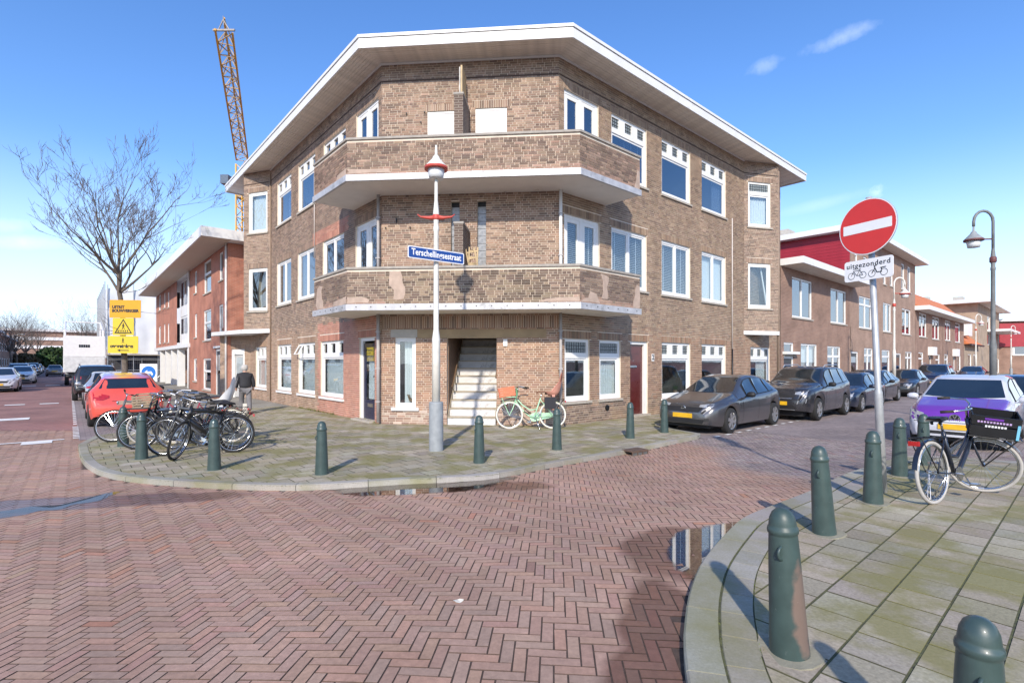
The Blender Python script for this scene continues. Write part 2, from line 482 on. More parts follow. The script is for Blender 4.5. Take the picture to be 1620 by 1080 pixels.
kr = list(reversed(kr))
KR = catmull(kr, 6)
a = Vector(kr[0]); nrv = Vector(NR)
KR = [a + 14 * nrv, a + 5 * nrv, a + .5 * nrv] + KR[1:]

def poly_in(p, poly):
    x, y = p; c = False; n = len(poly)
    for i in range(n):
        x1, y1 = poly[i]; x2, y2 = poly[i - 1]
        if (y1 > y) != (y2 > y) and x < (x2 - x1) * (y - y1) / (y2 - y1) + x1: c = not c
    return c
PAV_L = [tuple(p) for p in KL] + [fpt(FR, 110, -9).to_tuple(), fpt(FL, 60, -9).to_tuple()]
PAV_R = [tuple(p) for p in KR] + [(20, -8), (26, 4)]

# ---- materials of the ground
WET = [(*gp(1050, 975), .30, .75, D2R(-12)), (*gp(1085, 875, -.1), .58, .70, D2R(-25)), (*gp(670, 770, -.1), 2.0, .35, 0), (*gp(90, 800, -.1), 2.4, .35, D2R(12)),
       (*gp(1050, 1065), .3, .5, 0)]
M_PAVER = attr_mat('road_brick', .82, 28., .5, .20, wet=WET, spec=.35, big=.20)
M_TILE = attr_mat('pavement_tile', .9, 45., .6, .30, moss=((.205, .19, .065), 1.5, .46, .14, .75), spec=.25)
M_KERB = attr_mat('kerb_stone', .9, 60., .4, .2, moss=((.20, .19, .07), 1.1, .46, .2, .65), spec=.25)
M_SAND = mat('joint_sand', (.075, .052, .042), .98, var=.3, scale=30, bump=.3, world=True)
M_TSAND = mat('tile_joint', (.075, .075, .045), .98, var=.35, scale=25, bump=.3, world=True, col2=(.12, .13, .05))
def paving_far(name, c1, c2, rot, bw, bh, mort):
    if name in MATS: return MATS[name]
    m, N, L, p = _nt(name)
    g = N.new('ShaderNodeNewGeometry'); mp = N.new('ShaderNodeMapping'); mp.inputs['Rotation'].default_value = (0, 0, rot)
    L.new(g.outputs['Position'], mp.inputs['Vector'])
    bt = N.new('ShaderNodeTexBrick'); bt.inputs['Scale'].default_value = 1; bt.inputs['Brick Width'].default_value = bw; bt.inputs['Row Height'].default_value = bh
    bt.inputs['Mortar Size'].default_value = .004; bt.inputs['Color1'].default_value = (*c1, 1); bt.inputs['Color2'].default_value = (*c2, 1); bt.inputs['Mortar'].default_value = (*mort, 1)
    L.new(mp.outputs[0], bt.inputs['Vector'])
    ns = N.new('ShaderNodeTexNoise'); ns.inputs['Scale'].default_value = .55; ns.inputs['Detail'].default_value = 8; L.new(g.outputs['Position'], ns.inputs['Vector'])
    mr = N.new('ShaderNodeMapRange'); mr.inputs['From Min'].default_value = .3; mr.inputs['From Max'].default_value = .7; mr.inputs['To Min'].default_value = .75; mr.inputs['To Max'].default_value = 1.2
    L.new(ns.outputs['Fac'], mr.inputs['Value'])
    vm = N.new('ShaderNodeVectorMath'); vm.operation = 'SCALE'; L.new(bt.outputs['Color'], vm.inputs[0]); L.new(mr.outputs['Result'], vm.inputs['Scale'])
    L.new(vm.outputs[0], p.inputs['Base Color']); p.inputs['Roughness'].default_value = .85; sset(p, 'Specular IOR Level', .3)
    return m
M_ROADFAR = paving_far('red_street_paving', (.34, .185, .155), (.28, .15, .13), D2R(4.7), .2, .068, (.13, .08, .07))
M_BAY = paving_far('grey_bay_paving', (.30, .25, .235), (.24, .20, .195), D2R(-41), .2, .1, (.11, .09, .08))
M_TILEFAR = paving_far('far_tile_paving', (.30, .28, .24), (.25, .235, .20), D2R(-41), .3, .3, (.12, .12, .07))
M_PAINT = mat('road_paint', (.74, .73, .70), .8, var=.1, scale=3, bump=.1, world=True, dirt=((.45, .38, .35), 3.5, .60))

# ---- road base sheet (joints show this)
def grid_sheet(xs, ys, zf):
    m = MB(); nx, ny = len(xs), len(ys)
    m.v = [(x, y, zf(x, y)) for y in ys for x in xs]
    m.f = [(j * nx + i, j * nx + i + 1, (j + 1) * nx + i + 1, (j + 1) * nx + i) for j in range(ny - 1) for i in range(nx - 1)]
    return m
YB = 13.2
road = grid_sheet([-60, -40] + [-20 + i * .25 for i in range(161)] + [40, 60], [-8 + i * .25 for i in range(86)], lambda x, y: ROAD + G(x, y) - .0042).build('road', M_SAND)
tag(road, kind='structure')
far = MB()
far.add([(-400, YB, ROAD - .002), (400, YB, ROAD - .002), (400, 700, ROAD - .002), (-400, 700, ROAD - .002)], [(0, 1, 2, 3)])
o = far.build('street_paving', M_ROADFAR, road)

# ---- herringbone bricks of the crossing
mW = .075; nn = 3
ax = Vector(DF); ay = Vector((-DF[1], DF[0]))
cells = []
nxr = range(int(-18.5 / mW), int(18.5 / mW)); nyr = range(int(-.8 / mW), int(15.0 / mW))
def visible(x, y): return y > 1.9 and abs(x) < 1.035 * y + .15
hb = []
for J in nyr:
    for I in nxr:
        k = (I + J) % (2 * nn)
        if k == 0: hb.append((I, J, 0))
        elif k == 3: hb.append((I, J, 1))
hb = np.array(hb)
I, J, o_ = hb[:, 0].astype(float), hb[:, 1].astype(float), hb[:, 2]
cx = np.where(o_ == 0, I + 1.5, I + .5); cy = np.where(o_ == 0, J + .5, J + 1.5)
px = cx * mW; py = cy * mW
# slow bend of the courses, as laid by hand
wxp = px * ax.x + py * ay.x; wyp = px * ax.y + py * ay.y
ok = (wyp > .9) & (np.abs(wxp) < 1.22 * wyp + 1.0) & (wyp < YB - .05)
sel = np.where(ok)[0]
sel = [i for i in sel if not poly_in((wxp[i], wyp[i]), PAV_L) and not poly_in((wxp[i], wyp[i]), PAV_R)]
sel = np.array(sel)
# leave out bricks on the left street's far side beyond what the eye can part
bx, by, bo = wxp[sel], wyp[sel], o_[sel]
nB = len(sel)
def brick_cols(n, pal, jit=.10):
    pal = np.array(pal); c = pal[rng.integers(0, len(pal), n)]
    return c * (1 + rng.normal(0, jit, (n, 1))) * (1 + rng.normal(0, .02, (n, 3)))
pc = brick_cols(nB, [(.41, .262, .196), (.395, .248, .182), (.425, .275, .208), (.385, .247, .186), (.415, .256, .184), (.40, .262, .198)], .035)
side = bx - (3.9 + .25 * np.sin(by * 2.0))
greyf = np.clip((side + .3) / .6, 0, 1)[:, None] * (by[:, None] < 40)
gc = brick_cols(nB, [(.30, .245, .225), (.26, .21, .20), (.335, .275, .245), (.28, .22, .20)], .07)
pc = pc * (1 - greyf) + gc * greyf
odd = rng.random(nB)
pc[odd < .010] *= (.80, .74, .74)
pc[(odd > .985)] *= (1.06, .88, .78)
def paver_geo(hl, hw, bev=.0016, h=.02):
    t = [(-hl + bev, -hw + bev, 0), (hl - bev, -hw + bev, 0), (hl - bev, hw - bev, 0), (-hl + bev, hw - bev, 0)]
    b = [(-hl, -hw, -bev), (hl, -hw, -bev), (hl, hw, -bev), (-hl, hw, -bev)]
    d = [(-hl, -hw, -h), (hl, -hw, -h), (hl, hw, -h), (-hl, hw, -h)]
    F = [(0, 1, 2, 3)] + [(4 + i, 4 + (i + 1) % 4, (i + 1) % 4, i) for i in range(4)] + [(8 + i, 8 + (i + 1) % 4, 4 + (i + 1) % 4, 4 + i) for i in range(4)]
    return np.array(t + b + d), np.array(F)
PV, PF = paver_geo(1.5 * mW - .0036, .5 * mW - .0036)
order = np.argsort(by ** 2 + bx ** 2 * .6 + 1e3 * ((by < 2.35) | (np.abs(bx) > 1.0 * by)))
near, rest = order[:300], order[300:]
gz = np.array([G(x, y) for x, y in zip(bx, by)])
gzx = np.array([(G(x + .05, y) - G(x - .05, y)) / .1 for x, y in zip(bx, by)])
gzy = np.array([(G(x, y + .05) - G(x, y - .05)) / .1 for x, y in zip(bx, by)])
ang = np.where(bo == 0, 0., math.pi / 2) + math.atan2(ax.y, ax.x) + rng.normal(0, .008, nB)
tz = rng.normal(0, .0007, nB); tilt = rng.normal(0, .005, (nB, 2))
def place_pavers(idx):
    n = len(idx); c, s = np.cos(ang[idx])[:, None], np.sin(ang[idx])[:, None]
    sh = 1 + rng.normal(0, .006, (n, 1))
    lx, ly, lz = PV[None, :, 0] * sh, PV[None, :, 1] * sh, PV[None, :, 2]
    X = lx * c - ly * s; Y = lx * s + ly * c
    Z = lz + (gzx[idx][:, None] + 0) * X + gzy[idx][:, None] * Y + tilt[idx, 0][:, None] * lx + tilt[idx, 1][:, None] * ly
    V = np.stack([X + bx[idx][:, None], Y + by[idx][:, None], Z + (ROAD + gz[idx] + tz[idx])[:, None]], -1).reshape(-1, 3)
    F = (PF[None] + (np.arange(n) * len(PV))[:, None, None]).reshape(-1, 4)
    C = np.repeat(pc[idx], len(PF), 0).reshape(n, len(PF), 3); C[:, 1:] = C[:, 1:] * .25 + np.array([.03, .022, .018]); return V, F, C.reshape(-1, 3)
V, F, C = place_pavers(rest)
o = link('road_bricks', quads_mesh('road_bricks', V, F, C, [M_PAVER]), road, -road.location)
tag(o, kind='stuff')
variants = []
for k in range(14):
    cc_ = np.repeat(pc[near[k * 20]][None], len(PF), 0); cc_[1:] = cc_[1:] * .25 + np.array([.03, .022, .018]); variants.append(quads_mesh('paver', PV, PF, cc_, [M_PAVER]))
for q, i in enumerate(near):
    o = link('brick', variants[int(rng.integers(0, 14))], road)
    o.location = Vector((bx[i], by[i], ROAD + gz[i] + tz[i])) - road.location
    o.rotation_euler = (gzy[i] * math.cos(ang[i]) - gzx[i] * math.sin(ang[i]) + tilt[i, 1], -(gzx[i] * math.cos(ang[i]) + gzy[i] * math.sin(ang[i])) - tilt[i, 0], ang[i])

# ---- kerb stones: one object each
def kerb_line(path, width, step, parent, name, z0=-.22, top=.004, lo=None, far_skip=None):
    pts = [p for p in path]
    inner = offset_path(pts, width)
    fine = []
    L = [0]
    for a, b in zip(pts, pts[1:]): L.append(L[-1] + (b - a).length)
    def at(t, arr):
        j = 0
        for j in range(len(L) - 1):
            if L[j + 1] >= t: break
        f = (t - L[j]) / max(1e-9, L[j + 1] - L[j]); return arr[j].lerp(arr[j + 1], f)
    t = 0.0
    while t < L[-1] - .05:
        t2 = min(L[-1], t + step * (1 + random.uniform(-.04, .04)))
        c0 = at((t + t2) / 2, pts)
        vis = c0.y > .4 and abs(c0.x) < 1.08 * c0.y + .6
        if vis and c0.length < 34:
            ts = [t + .004 + (t2 - t - .008) * k / 4 for k in range(5)]
            bevel = .012
            rows = []
            for q in ts:
                a, b = at(q, pts), at(q, inner); dd = (b - a).normalized()
                z = G(a.x, a.y) + top
                rows.append([(a.x, a.y, z0 + G(a.x, a.y)), (a.x, a.y, z - bevel), (a.x + dd.x * bevel, a.y + dd.y * bevel, z), (b.x, b.y, z), (b.x, b.y, z0 + G(a.x, a.y))])
            V = [p for r in rows for p in r]; F = []
            for i in range(4):
                for k in range(4): F.append((i * 5 + k, (i + 1) * 5 + k, (i + 1) * 5 + k + 1, i * 5 + k + 1))
            F.append((0, 1, 2, 4)); F.append((2, 3, 4, 2)[:3] + (4,)) if False else None
            F = [f for f in F if f]
            m = MB(); m.v = V; m.f = F + [(0, 1, 2, 3, 4), (24, 23, 22, 21, 20)]
            o = m.build(name, M_KERB, parent)
            at_ = o.data.attributes.new('col', 'FLOAT_COLOR', 'FACE')
            col = brick_cols(1, [(.33, .305, .265), (.30, .28, .24), (.35, .325, .285)], .06)[0]
            at_.data.foreach_set('color', np.tile(np.array([*col, 1.0], dtype=np.float32), len(o.data.polygons)))
        t = t2
def pav_sheet(poly_path, name, mat_, dz):
    pass
pavL = empty('pavement', (0, 0, 0)); 
bm = MB()
innerL = offset_path(KL, .14)
SAND_Z = -.0042
# base sheets under the tiles: fan-free strips from the kerb inwards to the facades
def strip_base(path, back, zf):
    m = MB(); n = len(path)
    for a, b in zip(path, back): m.v.append((a.x, a.y, zf(a.x, a.y))); m.v.append((b.x, b.y, zf(b.x, b.y)))
    m.f = [(2 * i, 2 * i + 2, 2 * i + 3, 2 * i + 1) for i in range(n - 1)]
    return m
bpy.data.objects.remove(pavL)
backL = []
for p in KL:
    s_, o_2 = so(FL, p); s2, o2 = so(FR, p)
    if p.x < -3.2: backL.append(fpt(FL, max(s_, .3), -.4))
    elif p.x > 1.6: backL.append(fpt(FR, max(s2, .3), -.4))
    else:
        s3, o3 = so(FF, p); backL.append(fpt(FF, min(max(s3, 0), WF), -.4))
pavL = strip_base(KL, backL, lambda x, y: SAND_Z + G(x, y)).build('pavement', M_TSAND); tag(pavL, kind='structure')
kerb_line(KL, .14, .95, pavL, 'kerb_stone')
backR = [Vector((9 + (p.x - 9) * 0 + 6, p.y * .3 + 1)) for p in KR]
m = grid_sheet([.3 + i * .15 for i in range(170)], [-2 + i * .15 for i in range(100)], lambda x, y: SAND_Z + G(x, y))
m.f = [f for f in m.f if all(poly_in((m.v[i][0], m.v[i][1]), PAV_R) for i in f)]
pavR = m.build('pavement', M_TSAND); tag(pavR, kind='structure')
kerb_line(KR, .19, .75, pavR, 'kerb_stone')
# the edging row of flags that follows the near kerb
kerb_line(offset_path(KR, .197), .195, .30, pavR, 'edging_flag', z0=-.06, top=.0)

def clip(poly, p0, p1):
    """keep the part left of p0->p1"""
    out = []; d = p1 - p0
    def sd_(q): return d.x * (q.y - p0.y) - d.y * (q.x - p0.x)
    for i in range(len(poly)):
        a, b = poly[i - 1], poly[i]; sa, sb = sd_(a), sd_(b)
        if (sa >= 0) != (sb >= 0): out.append(a.lerp(b, sa / (sa - sb)))
        if sb >= 0: out.append(b)
    return out
def tiles(path_in, region, frame, size, smin, smax, omin, omax, pal, gap=.006, keep=None):
    res = []
    ni = range(int(smin / size), int(smax / size)); nj = range(int(omin / size), int(omax / size))
    rp = [Vector(p) for p in path_in]
    for j in nj:
        for i in ni:
            sh = .5 * (j % 2)
            c = frame.o + (i + sh + .5) * size * frame.d + (j + .5) * size * frame.n
            if not (c.y > .6 and abs(c.x) < 1.2 * c.y + 1.2): continue
            if keep and not keep(c): continue
            h = size / 2 - gap
            poly = [c + a * h * frame.d + b * h * frame.n for a, b in ((-1, -1), (1, -1), (1, 1), (-1, 1))]
            ar = sum(poly[k - 1].x * poly[k].y - poly[k].x * poly[k - 1].y for k in range(4))
            if ar < 0: poly.reverse()
            if not (poly_in(c, region) or any(poly_in(q, region) for q in poly) or any(poly_in(poly[k - 1].lerp(poly[k], .5), region) for k in range(4))): continue
            whole = True
            for a, b in zip(rp, rp[1:]):
                t = max(0, min(1, (c - a).dot(b - a) / max(1e-9, (b - a).length_squared)))
                if (c - a.lerp(b, t)).length < size * .715:
                    n0 = len(poly); q = clip(poly, a, b)
                    if q != poly: poly = q; whole = False
                    if len(poly) < 3: break
            if len(poly) >= 3: res.append((c, poly, whole))
    return res
def lay_tiles(res, parent, pal, limit, name='paving_tile'):
    res.sort(key=lambda r: r[0].y + .15 * abs(r[0].x) + (50 if r[0].y < 2.1 or abs(r[0].x) > 1.02 * r[0].y + .1 else 0))
    cache = {}
    VV, FF_, CC = [], [], []
    rest = MB(); restcol = []
    for k, (c, poly, whole) in enumerate(res):
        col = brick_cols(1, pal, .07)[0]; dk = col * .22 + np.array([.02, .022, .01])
        dz = random.gauss(0, .0006); tx, ty = random.gauss(0, .003), random.gauss(0, .003)
        z = G(c.x, c.y) + dz
        zf = lambda x, y: G(x, y) + dz + tx * (x - c.x) + ty * (y - c.y)
        n = len(poly)
        cen = sum(poly, Vector((0, 0))) / n
        top = [q + (cen - q).normalized() * .002 for q in poly]
        vs = [(q.x, q.y, zf(q.x, q.y)) for q in top] + [(q.x, q.y, zf(q.x, q.y) - .0015) for q in poly] + [(q.x, q.y, zf(q.x, q.y) - .03) for q in poly]
        fs = [tuple(range(n))] + [(n + i, n + (i + 1) % n, (i + 1) % n, i) for i in range(n)] + [(2 * n + i, 2 * n + (i + 1) % n, n + (i + 1) % n, n + i) for i in range(n)]
        if k < limit:
            m = MB(); m.add(vs, fs); o = m.build(name, M_TILE, parent)
            at_ = o.data.attributes.new('col', 'FLOAT_COLOR', 'FACE')
            at_.data.foreach_set('color', np.array([(*col, 1.0)] + [(*dk, 1.0)] * (len(fs) - 1), dtype=np.float32).ravel())
        else:
            rest.add(vs, fs); restcol += [(*col, 1.0)] + [(*dk, 1.0)] * (len(fs) - 1)
    if rest.f:
        o = rest.build(name + 's', M_TILE, parent); tag(o, kind='stuff')
        at_ = o.data.attributes.new('col', 'FLOAT_COLOR', 'FACE')
        at_.data.foreach_set('color', np.array(restcol, dtype=np.float32).ravel())
TP = [(.36, .32, .245), (.32, .285, .218), (.385, .342, .265), (.305, .268, .20), (.35, .302, .22)]
inR = offset_path(KR, .40)
lay_tiles(tiles(inR, [tuple(p) for p in inR] + [(20, -8), (26, 4)], Frame((8.0, 5.0), DR, DL), .30, -16, 12, -9, 9, TP), pavR, TP, 300)
inL = offset_path(KL, .146)
def keepL(c):
    if c.y > 19.5: return False
    s1, o1 = so(FL, c); s2, o2 = so(FR, c); s3, o3 = so(FF, c)
    return not (o1 < -.25 and o2 < -.25 and o3 < -.25) and (o1 > -.3 or o2 > -.3 or o3 > -.3)
lay_tiles(tiles(inL, [tuple(p) for p in inL] + PAV_L[-2:], Frame((-1.0, 11.0), DR, DL),   .30, -14, 14, -10, 14, TP, keep=keepL), pavL, TP, 300)
# far pavements beyond the tiles one can part, and the parking bays
def band(fr, s0, s1, o0, o1, z, name, mt, parent):
    m = MB(); m.add([fr.p(s0, o0, z), fr.p(s1, o0, z), fr.p(s1, o1, z), fr.p(s0, o1, z)], [(0, 1, 2, 3)]); return m.build(name, mt, parent)
band(FR, 7.5, 110, -.4, 1.46, .0, 'far_paving', M_TILEFAR, pavL)
band(FL, 7.2, 60, -.4, 4.16, .0, 'far_paving', M_TILEFAR, pavL)
band(FL, 2.2, 60, 4.31, 6.3, ROAD + .006, 'parking_bay', M_BAY, road)
band(FR, 1.2, 110, 1.62, 3.5, ROAD + .006, 'parking_bay', M_BAY, road)
band(FR, 3.2, 110, 3.5, 9.5, ROAD + .003, 'side_street_paving', M_BAY, road)
# painted marks: bay ticks, speed-table teeth, blocks
def mark(fr, s0, s1, o0, o1, z=ROAD + .011): band(fr, s0, s1, o0, o1, z, 'road_marking', M_PAINT, road)
for k in range(14): mark(FR, 1.6 + k * .55, 1.85 + k * .55, 3.47, 3.56)
for k in range(9): mark(FL, 2.6 + k * .33, 2.76 + k * .33, 6.28, 6.40)
for k in range(26): mark(FL, 6 + k * .7, 6.35 + k * .7, 6.30, 6.38)
mark(FL, 2.52, 2.66, 6.55, 13.5)
for k in range(6): mark(FL, 2.10, 2.52, 6.75 + k * 1.15, 7.25 + k * 1.15)
for k in range(4): mark(FL, 8.6, 9.35, 7.4 + k * 2.2, 8.6 + k * 2.2)
for k in range(8): mark(FL, 16.0, 16.5, 6.8 + k * 1.05, 7.4 + k * 1.05)
for k in range(6): mark(FL, 38.0, 38.9, 7.0 + k * 1.3, 7.8 + k * 1.3)

# ---- puddles
def water_mat(name='puddle_water', fac=.5):
    m, N, L, p = _nt(name)
    o = N['Material Output']; N.remove(p)
    tr = N.new('ShaderNodeBsdfTransparent'); tr.inputs['Color'].default_value = (.50, .46, .44, 1)
    gl = N.new('ShaderNodeBsdfGlossy'); gl.inputs['Roughness'].default_value = .01
    g = N.new('ShaderNodeNewGeometry'); ns = N.new('ShaderNodeTexNoise'); ns.inputs['Scale'].default_value = 9
    L.new(g.outputs['Position'], ns.inputs['Vector'])
    b = N.new('ShaderNodeBump'); b.inputs['Strength'].default_value = .002; b.inputs['Distance'].default_value = .01
    L.new(ns.outputs['Fac'], b.inputs['Height']); L.new(b.outputs['Normal'], gl.inputs['Normal'])
    fr = N.new('ShaderNodeFresnel'); fr.inputs['IOR'].default_value = 1.45
    mx = N.new('ShaderNodeMixShader'); fm = N.new('ShaderNodeMath'); fm.operation = 'MULTIPLY'; fm.inputs[1].default_value = fac; L.new(fr.outputs[0], fm.inputs[0])
    ea = N.new('ShaderNodeAttribute'); ea.attribute_name = 'edge'; n2 = N.new('ShaderNodeTexNoise'); n2.inputs['Scale'].default_value = 5; n2.inputs['Detail'].default_value = 5; L.new(g.outputs['Position'], n2.inputs['Vector'])
    e1 = N.new('ShaderNodeMath'); e1.operation = 'MULTIPLY_ADD'; e1.inputs[1].default_value = .5; L.new(n2.outputs['Fac'], e1.inputs[0]); L.new(ea.outputs['Fac'], e1.inputs[2])
    e2 = N.new('ShaderNodeMapRange'); e2.inputs['From Min'].default_value = .27; e2.inputs['From Max'].default_value = .42; L.new(e1.outputs[0], e2.inputs['Value'])
    fm2 = N.new('ShaderNodeMath'); fm2.operation = 'MULTIPLY'; L.new(fm.outputs[0], fm2.inputs[0]); L.new(e2.outputs['Result'], fm2.inputs[1])
    tm = N.new('ShaderNodeMix'); tm.data_type = 'RGBA'; L.new(e2.outputs['Result'], tm.inputs['Factor']); tm.inputs['A'].default_value = (1, 1, 1, 1); tm.inputs['B'].default_value = (.50, .46, .44, 1); L.new(tm.outputs['Result'], tr.inputs['Color'])
    L.new(fm2.outputs[0], mx.inputs['Fac']); L.new(tr.outputs[0], mx.inputs[1]); L.new(gl.outputs[0], mx.inputs[2])
    L.new(mx.outputs[0], o.inputs['Surface']); return m
M_WATER = water_mat(); M_FILM = water_mat('water_film', .26)
def puddle(pix, label, mt=None):
    pts = [Vector(gp(u, v, ROAD)) for u, v in pix]
    pts = catmull(pts + [pts[0]], 5)[:-1]
    c = sum(pts, Vector((0, 0))) / len(pts)
    z = max(ROAD + G(p.x, p.y) for p in pts) * .5 + .5 * (ROAD + G(c.x, c.y)) + .006
    m = MB(); zz = ROAD + sum(G(p.x, p.y) for p in pts) / len(pts) + .004
    m.add([(p.x, p.y, zz) for p in pts] + [(c.x, c.y, zz)], [(i, (i + 1) % len(pts), len(pts)) for i in range(len(pts))])
    o = m.build('puddle', mt or M_WATER); tag(o, label, 'puddle')
    at_ = o.data.attributes.new('edge', 'FLOAT', 'POINT'); at_.data.foreach_set('value', np.array([0.0] * len(pts) + [1.0], dtype=np.float32)); return o
puddle(((505, 776), (540, 772), (600, 768), (660, 764), (720, 762), (775, 758), (818, 751), (808, 762), (750, 775), (680, 782), (620, 785), (550, 785)), 'long rain puddle along the kerb below the street lamp')
puddle(((1052, 872), (1060, 850), (1085, 838), (1130, 829), (1168, 826), (1160, 850), (1138, 874), (1116, 897), (1100, 918), (1076, 912), (1058, 892)), 'small rain puddle in the bend of the near right kerb')
puddle(((-30, 812), (20, 806), (45, 801), (80, 803), (110, 797), (150, 787), (172, 779), (198, 776), (176, 786), (150, 794), (120, 798), (92, 807), (60, 809), (28, 817), (-30, 823)), 'shallow streak of water across the red street at the left', M_FILM)

# ================================================================== corner apartment building
BB = empty('apartment_building', (-1.2, 15.0, 0), 0, 'three storey brown brick corner apartment building with two wraparound balconies', 'building')
JT = .010; CH = .0625
def wall_backing(fr, s0, s1, z0, z1, ops, name, mt, parent, depth=.13, uv=True, o0=0.0):
    """flat wall with real openings and reveals; UVs in metres"""
    ss = sorted({s0, s1, *[v for o in ops for v in o[:2] if s0 < v < s1]}); zs = sorted({z0, z1, *[v for o in ops for v in o[2:4] if z0 < v < z1]})
    V, F, U = [], [], []
    def quad(pts, uvs):
        n = len(V); V.extend(pts); F.append((n, n + 1, n + 2, n + 3)); U.extend(uvs)
    for a, b in zip(ss, ss[1:]):
        for c, d in zip(zs, zs[1:]):
            ms, mz = (a + b) / 2, (c + d) / 2
            if any(o[0] < ms < o[1] and o[2] < mz < o[3] for o in ops): continue
            quad([fr.p(a, o0, c), fr.p(b, o0, c), fr.p(b, o0, d), fr.p(a, o0, d)], [(a, c), (b, c), (b, d), (a, d)])
    for o in ops:
        a, b, c, d = o[:4]; dp = -depth + o0
        a2, b2, c2, d2 = max(a, s0), min(b, s1), max(c, z0), min(d, z1)
        quad([fr.p(a2, o0, c2), fr.p(a2, o0, d2), fr.p(a2, dp, d2), fr.p(a2, dp, c2)], [(0, c2), (0, d2), (depth, d2), (depth, c2)])
        quad([fr.p(b2, o0, d2), fr.p(b2, o0, c2), fr.p(b2, dp, c2), fr.p(b2, dp, d2)], [(0, d2), (0, c2), (depth, c2), (depth, d2)])
        quad([fr.p(a2, o0, d2), fr.p(b2, o0, d2), fr.p(b2, dp, d2), fr.p(a2, dp, d2)], [(a2, 0), (b2, 0), (b2, depth), (a2, depth)])
        quad([fr.p(b2, o0, c2), fr.p(a2, o0, c2), fr.p(a2, dp, c2), fr.p(b2, dp, c2)], [(b2, 0), (a2, 0), (a2, depth), (b2, depth)])
    A = np.array(V); c = A.min(0) * .5 + A.max(0) * .5; c[2] = A[:, 2].min()
    me = quads_mesh(name, A - c, np.array(F), None, [mt])
    l = me.uv_layers.new(name='UVMap'); l.data.foreach_set('uv', np.array(U, dtype=np.float32).ravel())
    o = link(name, me, parent); o.location = Vector(c) - wloc(parent)
    return o
def lay_bricks(s0, s1, z0, z1, ops, pal, soldier=True, extra_solid=(), phase=0.0):
    """brick rectangles (s0,s1,z0,z1) and colours of a wall in a mixed bond; soldier courses above the openings"""
    R_, C_ = [], []
    sol = []
    for o in ops:
        if soldier and (len(o) < 5 or o[4]):
            sol.append((o[0] - .08, o[1] + .08, o[3], o[3] + .21))
    for e in extra_solid: sol.append(e)
    nrow = int(round((z1 - z0) / CH))
    cut = [tuple(o[:4]) for o in ops] + sol
    for r in range(nrow):
        c, d = z0 + r * CH, z0 + r * CH + CH - JT
        mz = (c + d) / 2
        iv = [(s0, s1)]
        for o in cut:
            if o[2] < mz < o[3]:
                nv = []
                for a, b in iv:
                    if o[1] <= a or o[0] >= b: nv.append((a, b)); continue
                    if o[0] > a: nv.append((a, o[0]))
                    if o[1] < b: nv.append((o[1], b))
                iv = nv
        for a, b in iv:
            x = a + (0 if r % 2 == 0 else -.055) ; k = r % 4
            x -= [0, .11, .055, .165][r % 4] * (1 if a == s0 else 0)
            while x < b - .012:
                L = .21 if rng.random() < .62 else .10
                e = x + L
                lo, hi = max(x, a), min(e, b)
                if b - hi < .04: hi = b; e = b
                if hi - lo > .02: R_.append((lo, hi, c, d))
                x = e + JT
    for (a, b, c, d) in sol:
        n = max(1, int(round((b - a) / CH)))
        w = (b - a) / n
        for k in range(n): R_.append((a + k * w + JT / 2, a + (k + 1) * w - JT / 2, c + .004, d - .004))
    R_ = np.array(R_)
    mid = np.stack([(R_[:, 0] + R_[:, 1]) / 2, (R_[:, 2] + R_[:, 3]) / 2], 1)
    C_ = pal(mid)
    return R_, C_
BF = np.array([(0, 1, 2, 3), (4, 5, 1, 0), (5, 6, 2, 1), (6, 7, 3, 2), (7, 4, 0, 3)])
def bricks_mesh(fr, R_, C_, name, parent, proud=.006, o0=0.0):
    n = len(R_); a, b, c, d = R_.T
    pr = o0 + proud + rng.normal(0, .0012, n); bk = np.full(n, o0 - .006)
    S = np.stack([a, b, b, a, a, b, b, a], 1); Z = np.stack([c, c, d, d, c, c, d, d], 1); O = np.stack([pr] * 4 + [bk] * 4, 1)
    X = fr.o.x + S * fr.d.x + O * fr.n.x; Y = fr.o.y + S * fr.d.y + O * fr.n.y
    V = np.stack([X, Y, Z], -1).reshape(-1, 3)
    F = (BF[None] + (np.arange(n) * 8)[:, None, None]).reshape(-1, 4)
    cc = V.min(0) * .5 + V.max(0) * .5; cc[2] = V[:, 2].min()
    o = link(name, quads_mesh(name, V - cc, F, np.repeat(C_, 5, 0), [M_BRICK]), parent)
    o.location = Vector(cc) - wloc(parent); tag(o, kind='stuff'); return o
def desat(c):
    c = c * .78 + c.mean(0, keepdims=True) * .22
    return c * .88 + c.mean(1, keepdims=True) * .12
def pick(n, pal, jit): return desat(brick_cols(n, pal, jit * .8) * np.array([1.24, 1.20, 1.15]))
TAN = [(.275, .195, .13), (.245, .17, .112), (.30, .215, .145), (.22, .15, .10), (.26, .178, .118), (.18, .125, .09)]
PINK = [(.27, .175, .125), (.30, .205, .15), (.22, .145, .105), (.165, .112, .085), (.31, .22, .16), (.25, .165, .115), (.14, .098, .078)]
GRND = [(.30, .175, .115), (.27, .155, .10), (.33, .205, .135), (.235, .14, .095), (.29, .19, .13), (.20, .125, .09)]
REDB = [(.40, .185, .13), (.37, .165, .115), (.42, .205, .145), (.345, .16, .115)]
DARK = [(.15, .105, .08), (.19, .135, .10), (.225, .16, .115), (.115, .08, .065), (.17, .12, .09), (.25, .18, .13)]
BRWN = [(.235, .165, .12), (.265, .185, .135), (.20, .14, .105), (.29, .205, .15), (.165, .12, .095)]
def zone(*rules):
    """rules: (test(mid) -> bool array, palette, jitter); later rules win"""
    def f(mid):
        out = None
        for t, pal, j in rules:
            c = pick(len(mid), pal, j)
            if out is None: out = c
            else:
                k = t(mid); out[k] = c[k]
        return out
    return f
ALL = lambda m: np.ones(len(m), bool)
